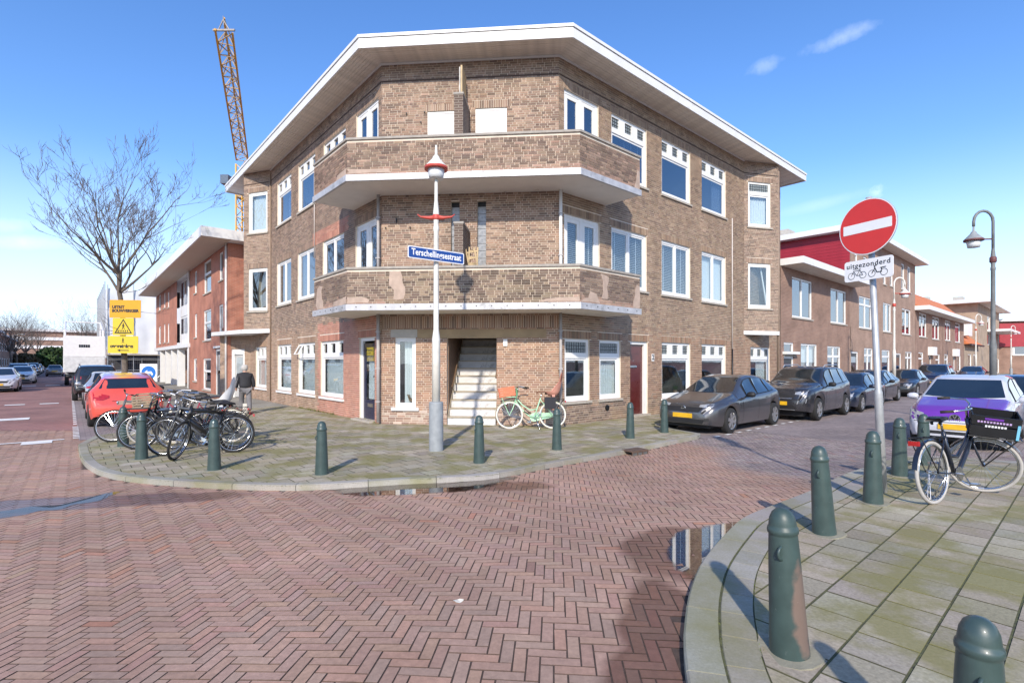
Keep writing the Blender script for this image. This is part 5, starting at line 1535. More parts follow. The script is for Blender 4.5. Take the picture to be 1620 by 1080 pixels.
def bollard(u, v, label, lean=(0, 0), sc=1.0, worn=False, collar=True, xy=None):
    x, y = xy or gp(u, v); z = G(x, y)
    o = link('bollard', BMW if worn else BM); o.location = (x, y, z); o.rotation_euler = (lean[0], lean[1], 0); o.scale = (sc, sc, sc)
    tag(o, label, 'bollard', 'green cast iron bollards')
    r = link('ring', RINGM, o); r.location = (-.040, -.056, .56); r.rotation_euler = (0, 0, .6)
    if collar:
        m = MB(); pts = [(math.cos(a) * .15 * random.uniform(.85, 1.25), math.sin(a) * .15 * random.uniform(.85, 1.2)) for a in [k * math.pi / 7 for k in range(14)]]
        m.prism(pts, -.02, .007); c = m.mesh('mortar_collar', M_FOOT); c_ = link('mortar_collar', c, o)
    return o
bollard(195, 706, 'bollard at the far left beside the red car', sc=1.0)
bollard(224, 726, 'bollard between two front wheels of the bicycle pile')
bollard(339, 743, 'bollard right in front of the black bicycle pile')
bollard(509, 750, 'bollard alone in the middle of the pavement left of the lamp post')
bollard(758, 732, 'bollard in front of the staircase steps')
bollard(881, 711, 'bollard in front of the rear wheel of the mint green bicycle')
bollard(997, 693, 'bollard before the dark red door')
bollard(1051, 684, 'bollard at the corner by the grey hatchback bumper')
bollard(1249, 1031, 'nearest standing bollard with rust worn side on the right pavement', lean=(.0, -.055), worn=True)
bollard(1304, 843, 'leaning bollard second along the right kerb', lean=(.0, -.065))
bollard(1381, 795, 'bollard next to the no entry sign pole')
bollard(1423, 752, 'bollard in front of the purple car bonnet')
bollard(1461, 735, 'bollard half hidden behind the black bicycle saddle')
bollard(0, 0, 'bollard cut off by the bottom picture edge at the right', xy=(1.60, 1.745), sc=.87)

# ---- street lamps
M_LWHITE = mat('lamp_cream', (.70, .68, .61), .5, var=.08, scale=7, dirt=((.40, .36, .30), 6.0, .66))
M_LGREY = mat('lamp_grey', (.27, .29, .30), .55, var=.15, scale=8, dirt=((.22, .23, .24), 5.0, .62))
M_LRED = mat('lamp_red', (.50, .07, .05), .5, var=.12)
M_LGLASS = mat('lamp_glass', (.62, .64, .64), .3, var=.05)
def lamp(xy, label, H=5.85, arm=None, shade=None, col=None, base=None, red=None):
    x, y = xy; z = G(x, y); col = col or M_LWHITE
    r = empty('street_lamp', (x, y, z), 0, label, 'street lamp')
    def B(m, name, mt, sm=True): return m.build(name, mt, r, smooth=sm, local=True)
    B(MB().lathe([(.140, -.1), (.138, 0), (.136, .90), (.13, .93), (.08, .935)], 20), 'base_sleeve', base or M_LGREY)
    B(MB().lathe([(.078, .93), (.076, 2.05), (.080, 2.12), (.052, 2.32), (.047, 4.2), (.056, 4.22), (.056, 4.28), (.047, 4.30), (.045, 4.36), (.058, 4.46), (.058, 4.56), (.034, 4.80), (.028, 5.35 if not arm else H - .2)], 16), 'post', col)
    rd = MB()
    if arm is None:
        for sx in (-1, 1):
            rd.tube([(0, 0, 4.47), (sx * .14, 0, 4.46), (sx * .30, 0, 4.48), (sx * .36, 0, 4.53)], [.05, .035, .018, .008], 8)
        rd.lathe([(.06, 4.42), (.066, 4.44), (.066, 4.50), (.06, 4.52)], 16)
        B(rd, 'red_bracket', red or M_LRED)
        hx = 0; hz = H
        B(MB().tube([(0, 0, 5.3), (0, 0, 5.5)], .03, 8), 'neck', col)
    else:
        rd.lathe([(.06, 4.42), (.078, 4.44), (.078, 4.56), (.06, 4.58)], 16); B(rd, 'red_bracket', red or M_LRED)
        dx, dy = arm; pts = []
        top = H
        for k in range(9):
            a = math.pi * k / 8; pts.append((dx * .3 * (1 - math.cos(a)), dy * .3 * (1 - math.cos(a)), top - .30 + .30 * math.sin(a)))
        pts = [(0, 0, 4.7)] + pts + [(dx * .6, dy * .6, top - .42)]
        B(MB().tube(pts, .035, 10), 'crook', col)
        hx = (dx * .6, dy * .6); hz = top - .36
        B(MB().tube([(0, 0, hz - .42), (dx * .42, dy * .42, hz - .42)], .02, 6), 'stay', red or M_LRED)
    c = (0, 0, 0) if arm is None else (hx[0], hx[1], 0)
    B(MB().lathe([(.0, hz), (.02, hz), (.026, hz - .18), (.06, hz - .22), (.075, hz - .26), (.20, hz - .40), (.215, hz - .42), (.20, hz - .425), (.05, hz - .28), (0, hz - .27)], 24, c), 'shade', shade or col)
    B(MB().lathe([(.20, hz - .418), (.222, hz - .42), (.222, hz - .47), (.20, hz - .47)], 24, c), 'red_rim', red or M_LRED)
    B(MB().lathe([(.165, hz - .46), (.145, hz - .58), (.135, hz - .64), (0, hz - .645)], 20, c), 'diffuser', M_LGLASS)
    return r
L0 = lamp(gp(690, 712), 'cream street lamp with red rim carrying the street name sign')
lamp((13.22, 14.0), 'dark grey crook street lamp standing behind the purple car', arm=(-.8, .1), col=mat('lamp_darkgrey', (.17, .18, .18), .6, var=.2), shade=M_LGREY, base=mat('lamp_darkgrey', (.17, .18, .18)), red=mat('lamp_maroon', (.14, .05, .05), .6))
lamp((18.9, 25.2), 'cream crook street lamp before the three storey row house', arm=(.8, -.1), base=mat('lamp_darkgrey', (.17, .18, .18)))
lamp((40.6, 44.6), 'cream crook street lamp before the tan block', arm=(.8, 0))
lamp((57.5, 58.7), 'cream crook street lamp farthest down the right hand street', arm=(.8, 0))
# street name sign on the lamp: it swings down to the right because it runs along the left-hand street
M_SBLUE = mat('sign_blue', (.012, .06, .26), .4, var=.06)
M_SWHITE = mat('sign_white', (.80, .80, .80), .4, var=.03)
def plate(w, h, t, r, n=4):
    m = MB(); pts = []
    for cx_, cy_, a0 in ((w / 2 - r, h / 2 - r, 0), (-w / 2 + r, h / 2 - r, 90), (-w / 2 + r, -h / 2 + r, 180), (w / 2 - r, -h / 2 + r, 270)):
        for k in range(n + 1): a = D2R(a0 + 90 * k / n); pts.append((cx_ + r * math.cos(a), cy_ + r * math.sin(a)))
    return pts
def plate_obj(name, pts, z0, z1, mt, parent=None):
    return MB().prism(pts, z0, z1).build(name, mt, parent, local=True)
def sign_root(name, loc, rot, label, cat):
    r = empty(name, loc, 0, label, cat); r.rotation_mode = 'XYZ'; r.rotation_euler = rot; return r
lx, ly, lz = L0.location
px0, px1 = (645 - 810) / 806.0, (736 - 810) / 806.0
# sign frame: x to the right along the plate, y up, z out of the face
def face_rot(xdir, up=(0, 0, 1)):
    x = Vector(xdir).normalized(); y = (Vector(up) - x * Vector(up).dot(x)).normalized(); zz = x.cross(y)
    return Matrix((x, y, zz)).transposed().to_euler()
SX = Vector((1.0, .75, 0)).normalized()
ns_ = sign_root('street_name_sign', (lx + .03, ly - .10, 3.72), face_rot((SX.x, SX.y, 0)), 'blue street name sign with white lettering on the lamp post', 'street sign')
SW = 1.20; SH = .225
plate_obj('border', plate(SW, SH, .01, .03), -.008, .0, M_SWHITE, ns_)
plate_obj('panel', plate(SW - .035, SH - .035, .01, .022), .0005, .003, M_SBLUE, ns_)
me = text_mesh('Terschellingsestraat', .165, .001, .0035); me.materials.clear(); me.materials.append(M_SWHITE)
bx_ = np.array([v.co[:] for v in me.vertices]); wtxt = bx_[:, 0].max() - bx_[:, 0].min()
me.transform(Matrix.Scale((SW - .14) / wtxt, 4, (1, 0, 0))); t_ = link('lettering', me, ns_); t_.location = (0, .004, .0055)
MB().box(-.04, .04, -.10, .10, -.06, -.009).build('clamp', M_DARKM, ns_, local=True)
# ---- no entry sign with the exception plate
NX, NY = gp(1397, 778)
ne = empty('no_entry_sign', (NX, NY, G(NX, NY)), 0, 'red no entry sign with white bicycle and moped exception plate on a grey pole', 'traffic sign')
M_SRED = mat('sign_red', (.62, .035, .03), .4, var=.05)
lean = Vector((-.155, 0, 3.2))
B_ = lambda m, n, mt, sm=True: m.build(n, mt, ne, smooth=sm, local=True)
pt = lambda z: Vector((lean.x * z / 3.2, 0, z))
B_(MB().tube([pt(-.1), pt(1.18), pt(1.2), pt(1.24), pt(3.55)], [.045, .044, .044, .034, .033], 14), 'pole', mat('galvanised_pole', (.45, .46, .46), .5, metal=.4, var=.12, scale=10, dirt=((.62, .62, .60), 8.0, .62)))
rotS = face_rot((.40, -.916, 0))
def sub(name, pts, z0, z1, mt, c, par=ne):
    o = plate_obj(name, pts, z0, z1, mt, par)
    if par is ne: o.location = c; o.rotation_euler = rotS
    return o
nS = Matrix.Rotation(0, 3, 'X'); nrm = (rotS.to_matrix() @ Vector((0, 0, 1)))
cS = Vector((-.155, 0, 3.19)) + nrm * .06
circ = lambda r, n=48: [(r * math.cos(2 * math.pi * k / n), r * math.sin(2 * math.pi * k / n)) for k in range(n)]
disc = sub('disc', circ(.335), -.012, 0, M_ALU, cS)
sub('white_rim', circ(.333), .0005, .002, M_SWHITE, None, disc); sub('red_face', circ(.322), .0025, .004, M_SRED, None, disc); sub('white_bar', plate(.56, .115, 0, .006), .0045, .006, M_SWHITE, None, disc)
cP = Vector((-.145, 0, 2.68)) + nrm * .06
pl_ = sub('exception_plate', plate(.56, .25, 0, .03), -.01, 0, M_SWHITE, cP)
me = text_mesh('uitgezonderd', .085, .0008, .0008, space=1.12); me.materials.clear(); me.materials.append(M_BLACK); o = link('lettering', me, pl_); o.location = (0, .062, .0015)
ic = MB()
def flat_ring(m, cx_, cy_, r, w=.005, n=24):
    m.add([(cx_ + (r + s * w) * math.cos(2 * math.pi * k / n), cy_ + (r + s * w) * math.sin(2 * math.pi * k / n), .0025) for k in range(n) for s in (0, 1)], [(2 * k, 2 * k + 1, (2 * k + 3) % (2 * n), (2 * k + 2) % (2 * n)) for k in range(n)])
def flat_line(m, a, b, w=.006):
    a, b = Vector((*a, .0027)), Vector((*b, .0027)); d = (b - a).normalized(); q = Vector((-d.y, d.x, 0)) * w / 2
    m.add([a - q, b - q, b + q, a + q], [(0, 1, 2, 3)])
for cx_ in (-.125, .115):
    flat_ring(ic, cx_ - .068, -.058, .036); flat_ring(ic, cx_ + .068, -.058, .036)
for l in (((-.193, -.058), (-.165, .0)), ((-.165, .0), (-.095, -.0)), ((-.165, -.005), (-.13, -.058)), ((-.13, -.058), (-.095, 0)), ((-.095, .012), (-.057, -.058)), ((-.13, -.058), (-.057, -.058)), ((-.175, .02), (-.15, .024)), ((-.11, .016), (-.08, .018))): flat_line(ic, *l)
for l in (((.047, -.058), (.082, .0)), ((.082, .0), (.075, .03)), ((.07, .026), (.10, .032)), ((.082, -.0), (.105, -.05)), ((.105, -.05), (.16, -.05)), ((.14, -.004), (.205, .0)), ((.15, -.05), (.16, -.005))): flat_line(ic, *l, .010)
ic.build('pictograms', M_BLACK, pl_, local=True)
m = MB(); [B_(MB().obox(pt(z_) + nrm * .018, Vector((.03, 0, 0)), Vector((0, .03, 0)), (0, 0, .03)), 'clamp', M_ALU, False) for z_ in (3.19, 2.68)]
# ---- kerb gully
gx, gy = gp(1007, 712); g0 = MB(); dv = (Vector(gp(1018, 708)) - Vector(gp(996, 711))).normalized(); nv = Vector((dv.y, -dv.x))
gr = empty('kerb_gully', (gx, gy, 0), math.atan2(dv.y, dv.x), 'rusty iron kerb gully with three openings in the corner kerb', 'gully')
M_RUST = mat('rusty_iron', (.11, .07, .05), .8, var=.3, scale=14, bump=.3)
MB().box(-.22, .22, -.10, .18, -.01, .014).build('lid', M_RUST, gr, local=True)
m = MB(); m.box(-.22, .22, -.10, -.085, -.02, -.009)
for k in range(4): m.box(-.22 + k * .14, -.20 + k * .14, -.10, -.085, -.10, -.02)
m.build('grate', M_RUST, gr, local=True); MB().box(-.21, .21, -.09, -.0845, -.10, -.02).build('opening', M_ROOM, gr, local=True)

# ---- yellow works signs on the tree in the left street
TX, TY = -15.2, 20.0
yl = mat('sign_yellow', (.62, .46, .03), .5, var=.04); yo = mat('sign_amber', (.62, .31, .01), .5, var=.04)
def ysign(v, w, h, mt, label, px):
    d = 19.55; x = (px - 810) / 806.0 * d; z = CAM_Z + (572 - v) * d / 806.0
    r = sign_root('works_sign', (x, d, z), face_rot((1, .05, -.008)), label, 'road works sign')
    plate_obj('panel', plate(w, h, 0, .03), -.012, 0, mt, r); m = MB(); m.obox((0, 0, -.04), (.03, 0, 0), (0, h * .4, 0), (0, 0, .026)); m.build('bracket', M_ALU, r, local=True); return r
def ytext(r, body, size, pos, bold=.002, sx=1.0):
    me = text_mesh(body, size, .001, bold, 'LEFT'); me.materials.clear(); me.materials.append(M_BLACK)
    if sx != 1: me.transform(Matrix.Scale(sx, 4, (1, 0, 0)))
    o = link('lettering', me, r); o.location = (*pos, .003)
r = ysign(488.5, 1.16, .68, yo, 'amber works sign reading UITRIT BOUWVERKEER, top of the three', 198); ytext(r, 'UITRIT', .15, (-.48, .06), .009); ytext(r, 'BOUWVERKEER', .15, (-.48, -.08), .009, .92)
r = ysign(516.5, .78, .66, yl, 'square yellow sign with black pedestrian crossing triangle, middle of the three', 195)
t = [(-.33, -.26), (.33, -.26), (0, .30)]; m = MB()
ti = [(x * .80, (y + .07) * .80 - .07) for x, y in t]
m.add([(x, y, .003) for x, y in t] + [(x, y, .003) for x, y in ti], [(0, 1, 4, 3), (1, 2, 5, 4), (2, 0, 3, 5)])
def walker(m, cx_, cy_, s, z=.004):
    def q(a, b, w): 
        a, b = Vector((cx_ + a[0] * s, cy_ + a[1] * s, z)), Vector((cx_ + b[0] * s, cy_ + b[1] * s, z)); d = (b - a).normalized(); n_ = Vector((-d.y, d.x, 0)) * w * s / 2
        m.add([a - n_, b - n_, b + n_, a + n_], [(0, 1, 2, 3)])
    m.add([(cx_ + .1 * s * math.cos(a), cy_ + .9 * s + .1 * s * math.sin(a), z) for a in [k * math.pi / 5 for k in range(10)]], [tuple(range(10))])
    q((0, .78), (0, .35), .2); q((0, .38), (.22, -.1), .11); q((0, .38), (-.2, -.1), .11); q((0, .75), (.22, .42), .08); q((0, .75), (-.2, .45), .08)
walker(m, 0, -.08, .22)
for k in range(5): m.add([(-.19 + k * .085, -.20, .004), (-.15 + k * .085, -.20, .004), (-.135 + k * .075, -.13, .004), (-.17 + k * .075, -.13, .004)], [(0, 1, 2, 3)])
m.build('pictogram', M_BLACK, r, local=True)
r = ysign(545, 1.12, .66, yl, 'yellow sign reading oversteken with arrow to the left, lowest of the three', 194.5); ytext(r, 'oversteken', .185, (-.47, -.06), .010, 1.02)
m = MB(); walker(m, .0, .08, .19); m.add([(-.22, -.22, .003), (-.10, -.17, .003), (-.10, -.27, .003)], [(0, 2, 1)]); m.add([(-.10, -.235, .003), (.22, -.235, .003), (.22, -.205, .003), (-.10, -.205, .003)], [(0, 1, 2, 3)])
m.build('pictogram', M_BLACK, r, local=True)
# blue arrow sign on a white board at the site fence
d = 36.0; r = sign_root('direction_sign', ((235 - 810) / 806 * d, d, CAM_Z + (572 - 589.5) * d / 806), face_rot((1, .1, 0)), 'blue round sign with white arrow on a white board by the site fence', 'traffic sign')
plate_obj('board', plate(1.15, 1.25, 0, .03), -.03, 0, M_SWHITE, r); plate_obj('blue_disc', circ(.48, 32), .001, .004, mat('sign_sky_blue', (.01, .14, .50), .4), r)
m = MB(); m.add([(-.33, -.02, .006), (-.08, .20, .006), (-.08, .08, .006), (.18, .10, .006), (.30, -.08, .006), (.24, -.20, .006), (.12, -.05, .006), (-.08, -.06, .006), (-.08, -.22, .006)], [tuple(reversed(range(9)))]); m.build('arrow', M_SWHITE, r, local=True)
m = MB(); m.tube([(-.4, -.6, -.06), (-.4, -1.3, -.06)], .03, 6).tube([(.4, -.6, -.06), (.4, -1.3, -.06)], .03, 6); m.build('legs', M_ALU, r, local=True)
# lamps of the left street
for k, (s_, o_4, lab) in enumerate(((62, 16, 'grey street lamp with bent arm before the brown terraced house'), (88, 15.2, 'grey street lamp with bent arm farther along the left street'))):
    p = fpt(FL, s_ + 40, o_4); r = empty('street_lamp', (p.x, p.y, -.1), 0, lab, 'street lamp')
    MB().tube([(0, 0, 0), (0, 0, 6.5), (.3, 0, 6.9), (2.2, .0, 7.2)], [.12, .09, .08, .06], 8).build('post', M_ALU, r, local=True, smooth=True); MB().box(1.6, 2.7, -.15, .15, 7.1, 7.3).build('head', M_LGREY, r, local=True)
# litter: a pale leaf on the bricks
x, y = gp(725, 951, ROAD); m = MB(); m.add([(x + .035 * math.cos(a) * (1 + .3 * math.sin(3 * a)), y + .028 * math.sin(a), ROAD + G(x, y) + .006 + .004 * math.sin(2 * a)) for a in [k * math.pi / 5 for k in range(10)]], [tuple(range(10))])
tag(m.build('leaf', mat('pale_leaf', (.75, .70, .58), .8)), 'small pale fallen leaf on the red road bricks', 'leaf')

# ================================================================== cars
def lin(tab, x):
    for (a, b), (c, d) in zip(tab, tab[1:]):
        if x <= c:
            t = (x - a) / (c - a) if c > a else 1; t = max(0, min(1, t)); return b + (d - b) * t
    return tab[-1][1]
def smoothed(tab, x, w=.10):
    return (lin(tab, x - w) + 2 * lin(tab, x - w / 2) + 3 * lin(tab, x) + 2 * lin(tab, x + w / 2) + lin(tab, x + w)) / 9
M_CGLASS = mat('car_glass', (.012, .018, .022), .03, var=.3, scale=2, spec=.9, coat=1.0)
M_HEAD = mat('headlight', (.42, .44, .46), .12, metal=.35, coat=1.0, var=.15, scale=20)
M_TAIL = mat('taillight', (.40, .012, .012), .15, coat=1.0, var=.2, scale=18)
M_PLAST = mat('black_plastic', (.014, .014, .015), .6)
M_PLATE = mat('yellow_plate', (.72, .42, .02), .4)
M_RIM = mat('alloy_rim', (.52, .52, .52), .3, metal=.8, var=.08)
def paint(name, c, metal=.5, rough=.32): return mat(name, c, rough, metal=metal, var=.05, scale=2, coat=1.0)
def wheel_parts(r, w, spokes=5):
    t = MB().lathe([(r * .66, -w / 2), (r * .90, -w / 2), (r * .985, -w / 2 + .025), (r, -w / 4), (r, w / 4), (r * .985, w / 2 - .025), (r * .90, w / 2), (r * .66, w / 2)], 30, axis='y', cap=False)
    ri = MB().lathe([(r * .68, -w / 2 + .02), (r * .66, -w / 2 + .004), (r * .61, -w / 2 + .012), (r * .60, .0)], 28, axis='y', cap=False)
    ri.lathe([(.0, -w / 2 + .012), (r * .16, -w / 2 + .016), (r * .18, -w / 2 + .05)], 14, axis='y', cap=False)
    for k in range(spokes):
        for dlt in (-.14, .14):
            a = 2 * math.pi * k / spokes + dlt; b_ = 2 * math.pi * k / spokes + dlt * .9
            p, q = Vector((r * .12 * math.cos(a), -w / 2 + .03, r * .12 * math.sin(a))), Vector((r * .64 * math.cos(b_), -w / 2 + .018, r * .64 * math.sin(b_)))
            ri.bar(p, q, .045, .03, up=(0, 1, 0))
    bk = MB().lathe([(.0, -w / 2 + .075), (r * .62, -w / 2 + .075)], 20, axis='y', cap=False)
    return t.mesh('tyre', M_RUB, True), ri.mesh('rim', M_RIM, False), bk.mesh('brake', M_DARKM, True)
def make_car(P, label, cat='car', group=None):
    """P: L, W (half), top, belt, wid, roofw tables over the distance from the nose; wheels; all local: +x forward, z up, origin under the middle"""
    L_, W = P['L'], P['W']; r = P['r']; u1, u2 = P['wheels']; sill = P.get('sill', .22)
    ra = r + P.get('arch', .05)
    def low(u):
        z = sill + .05 * max(0, (.35 - u) / .35) + .12 * max(0, (u - (L_ - .4)) / .4)
        for uw in (u1, u2):
            if abs(u - uw) < ra: z = max(z, r + math.sqrt(ra * ra - (u - uw) ** 2) * 1.0 - .0)
        return z
    us = set(np.linspace(0, L_, 64).tolist() + [.01, .03, .06, .1, .15, L_ - .01, L_ - .03, L_ - .06, L_ - .1])
    for uw in (u1, u2):
        for k in range(15): us.add(uw - ra * math.cos(math.pi * k / 14))
        us.add(uw - ra - .002); us.add(uw + ra + .002)
    us = sorted(u for u in us if 0 <= u <= L_)
    top = lambda u: smoothed(P['top'], u, P.get('sm', .09)); belt = lambda u: min(smoothed(P['belt'], u), top(u) - .015)
    wid = lambda u: smoothed(P['wid'], u, .06); rw = lambda u: min(smoothed(P['roofw'], u), wid(u) - .03)
    V, F = [], []; NP = 10
    for u in us:
        lo, be, to, w, q = low(u), belt(u), top(u), wid(u), rw(u); be = max(be, lo + .08); to = max(to, be + .012)
        h = be - lo; tr = min(.06, (to - be) * .4)
        half = [(w - .05, lo), (w - .012, lo + .22 * h), (w, lo + .52 * h), (w - .006, lo + .80 * h), (w - .018, be - .03), (w - .045, be),
                (q + .025 + .25 * (w - q - .06), be + .55 * (to - be)) if to - be > .15 else (w - .10, be + .35 * (to - be)), (q + .012, to - tr), (q - .06, to - tr * .25), (q * .5, to - .004), (0, to)]
        n0 = len(V)
        V += [(L_ / 2 - u, y, z) for y, z in half] + [(L_ / 2 - u, -y, z) for y, z in reversed(half[:-1])]
    M_ = 21
    for i in range(len(us) - 1):
        for k in range(M_ - 1): F.append((i * M_ + k, (i + 1) * M_ + k, (i + 1) * M_ + k + 1, i * M_ + k + 1))
    F.append(tuple(range(M_))); F.append(tuple((len(us) - 1) * M_ + k for k in reversed(range(M_))))
    root = empty('car', (0, 0, 0), 0, label, cat, group)
    mb = MB(); mb.v = V; mb.f = F; body = mb.build('body', P['paint'], root, smooth=True, local=True)
    for pm, test in P.get('two_tone', ()):
        body.data.materials.append(pm)
        for pf in body.data.polygons:
            c = pf.center
            if test(L_ / 2 - c.x, abs(c.y), c.z): pf.material_index = len(body.data.materials) - 1
    bvh = BVHTree.FromPolygons([Vector(v) for v in V], F)
    X = lambda u: L_ / 2 - u
    def patch(name, mt, dirn, low_, high_, rows=3, off=.006, parent=None, sm=True):
        """quad grid between two polylines, laid on the body along dirn"""
        d = {'f': Vector((-1, 0, 0)), 'b': Vector((1, 0, 0)), 'l': Vector((0, -1, 0)), 'r': Vector((0, 1, 0)), 't': Vector((0, 0, -1))}[dirn]
        m = MB(); n = len(low_)
        for j in range(rows + 1):
            for a, b in zip(low_, high_):
                p = (a[0] + (b[0] - a[0]) * j / rows, a[1] + (b[1] - a[1]) * j / rows)
                if dirn in 'fb': o = Vector((6 if dirn == 'f' else -6, p[0], p[1]))
                elif dirn in 'lr': o = Vector((X(p[0]), 4 if dirn == 'l' else -4, p[1]))
                else: o = Vector((X(p[0]), p[1], 5))
                hit = bvh.ray_cast(o, d)
                q = hit[0] if hit[0] is not None else o + d * 5
                nn_ = hit[1] if hit[1] is not None else -d
                if nn_.dot(d) > 0: nn_ = -nn_
                m.v.append(tuple(q - d * off * .6 + nn_ * off * .7))
        m.f = [(j * n + i, j * n + i + 1, (j + 1) * n + i + 1, (j + 1) * n + i) for j in range(rows) for i in range(n - 1)]
        return m.build(name, mt, parent or root, smooth=sm, local=True)
    # glass
    ls = np.linspace
    a, b = P['screen']                                              # (u bottom, z bottom, half width), (u top, z top, half width)
    patch('windscreen', M_CGLASS, 'f', [(y, a[0] + .03 * (1 - (y / a[1]) ** 2) * -1) for y in ls(-a[1], a[1], 9)], [(y, b[0]) for y in ls(-b[1], b[1], 9)], 6)
    a, b = P['rearw']
    patch('rear_window', M_CGLASS, 'b', [(y, a[0]) for y in ls(-a[1], a[1], 7)], [(y, b[0]) for y in ls(-b[1], b[1], 7)], 5)
    for side in 'lr':
        ua, ub = P['side'][0][0], P['side'][-1][1]; uu = ls(ua - .03, ub + .03, 22)
        patch('window_trim', M_PLAST, side, [(u, belt(u) + .008) for u in uu], [(u, max(belt(u) + .012, top(u) - P.get('gt', .095) + .02)) for u in uu], 5, off=.004)
        for (ua, ub) in P['side']:
            uu = ls(ua, ub, 9); lo_ = [(u, belt(u) + .025) for u in uu]; hi_ = [(u, max(belt(u) + .03, min(top(u) - P.get('gt', .095), belt(u) + .025 + (min(1, (u - ua) / .02) * 9)))) for u in uu]
            patch('side_window', M_CGLASS, side, lo_, hi_, 5, off=.012)
        for ud in P['doors']:
            patch('door_gap', M_PLAST, side, [(ud - .006, low(ud) + .06), (ud + .006, low(ud) + .06)], [(ud - .006, belt(ud) - .01), (ud + .006, belt(ud) - .01)], 5, off=.003)
        for uh in P['handles']:
            zb = belt(uh) - .11; patch('door_handle', P['paint'] if not P.get('dark_handles') else M_PLAST, side, [(uh - .09, zb - .014), (uh + .09, zb - .014)], [(uh - .09, zb + .014), (uh + .09, zb + .014)], 1, off=.03)
        um = P['mirror']; sy = 1 if side == 'l' else -1
        mm_ = MB(); zc = belt(um) + .07; yc = sy * (wid(um) + .10)
        mm_.lathe([(0, -.10), (.05, -.095), (.078, -.05), (.085, .02), (.07, .08), (.03, .105), (0, .11)], 12, axis='y'); mm_.v = [(x * .9 + X(um), y + yc, z * .85 + zc) for x, y, z in mm_.v]
        mm_.bar((X(um), sy * (wid(um) - .05), zc - .06), (X(um), yc, zc - .05), .04, .03)
        mm_.build('mirror', P.get('mirror_mat', M_PLAST), root, smooth=True, local=True)
    # lights, grille, plates
    for s in (1, -1):
        lo_, hi_ = P['head']; patch('headlight', M_HEAD, 'f', [(y * s, z) for y, z in lo_], [(y * s, z) for y, z in hi_], 3, off=.008)
        lo_, hi_ = P['tail']; patch('taillight', M_TAIL, 'b', [(y * s, z) for y, z in lo_], [(y * s, z) for y, z in hi_], 3, off=.008)
        for lo_, hi_, mt in P.get('fogs', ()): patch('fog_light', mt, 'f', [(y * s, z) for y, z in lo_], [(y * s, z) for y, z in hi_], 2, off=.008)
    for nm, mt, dr, lo_, hi_ in P.get('patches', ()): patch(nm, mt, dr, lo_, hi_, 3, off=.007)
    if P.get('plate_f'):
        z = P['plate_f']; h = bvh.ray_cast(Vector((6, 0, z)), Vector((-1, 0, 0)))[0]; MB().box(h.x + .008, h.x + .022, -.26, .26, z - .055, z + .055).build('number_plate', M_PLATE, root, local=True)
    if P.get('plate_b'):
        z = P['plate_b']; h = bvh.ray_cast(Vector((-6, 0, z)), Vector((1, 0, 0)))[0]; MB().box(h.x - .02, h.x - .006, -.26, .26, z - .055, z + .055).build('number_plate', P.get('plate_bm', M_PLATE), root, local=True)
    if P.get('badge'):
        z, rr_ = P['badge']; h = bvh.ray_cast(Vector((6, 0, z)), Vector((-1, 0, 0)))[0]; P['badge_fn'](root, h.x + .012, z, rr_)
    # underbody and wheel wells
    ub_ = MB(); ub_.box(-L_ / 2 + .18, L_ / 2 - .18, -(W - .27), W - .27, .15, .62); ub_.build('underbody', M_PLAST, root, local=True)
    for uw in (u1, u2):
        for sy in (1, -1):
            me = P['_wheel']; t = link('wheel', me[0], root); t.location = (X(uw), sy * (W - .115), r); t.rotation_euler = (0, P.get('rot', .3) * uw, 0 if sy < 0 else math.pi)
            link('rim', me[1], t); link('brake_disc', me[2], t)
    for ex in P.get('extra', ()): ex(root, X, belt, top, wid, bvh)
    return root
def put_car(root, xy, heading, z=None):
    root.location = (xy[0], xy[1], ROAD + .006 + (z if z is not None else G(*xy))); root.rotation_euler = (0, 0, math.atan2(heading[1], heading[0]))
    return root
def recolour(root, old, new):
    for ch in [root] + list(root.children_recursive):
        for s in ch.material_slots:
            if s.material == old: s.link = 'OBJECT'; s.material = new
def ring_badge(root, x, z, r):
    MB().tube([(x, r * math.cos(a), z + r * math.sin(a)) for a in [k * math.pi / 10 for k in range(20)]], r * .16, 6, closed=True).build('badge', M_CHROME, root, local=True, smooth=True)
def bolt_badge(root, x, z, r):
    ring_badge(root, x, z, r); m = MB(); m.bar((x, -r, z - .004), (x, r * .2, z - .004), .012, .014); m.bar((x, -r * .2, z + .006), (x, r, z + .006), .012, .014); m.build('badge_bolt', M_CHROME, root, local=True)
def vw_badge(root, x, z, r):
    MB().lathe([(0, x - .004), (r * .95, x - .004)], 24, (0, 0, 0), axis='x')
    m = MB(); m.tube([(x, r * math.cos(a), z + r * math.sin(a)) for a in [k * math.pi / 12 for k in range(24)]], r * .13, 6, closed=True)
    def l(a, b): m.bar((x, a[0] * r, z + a[1] * r), (x, b[0] * r, z + b[1] * r), r * .16, .015)
    l((-.38, .85), (0, .08)); l((.38, .85), (0, .08)); l((-.82, .40), (-.38, -.75)); l((-.38, -.75), (0, .0)); l((0, 0), (.38, -.75)); l((.38, -.75), (.82, .40))
    m.build('badge', M_CHROME, root, local=True)
    m = MB(); m.add([(x - .006, r * math.cos(a), z + r * math.sin(a)) for a in [k * math.pi / 12 for k in range(24)]], [tuple(range(24))]); m.build('badge_plate', M_PLAST, root, local=True)
WH = {k: wheel_parts(*v) for k, v in dict(c=(.315, .20, 6), s=(.345, .21, 5), u=(.29, .17, 5)).items()}
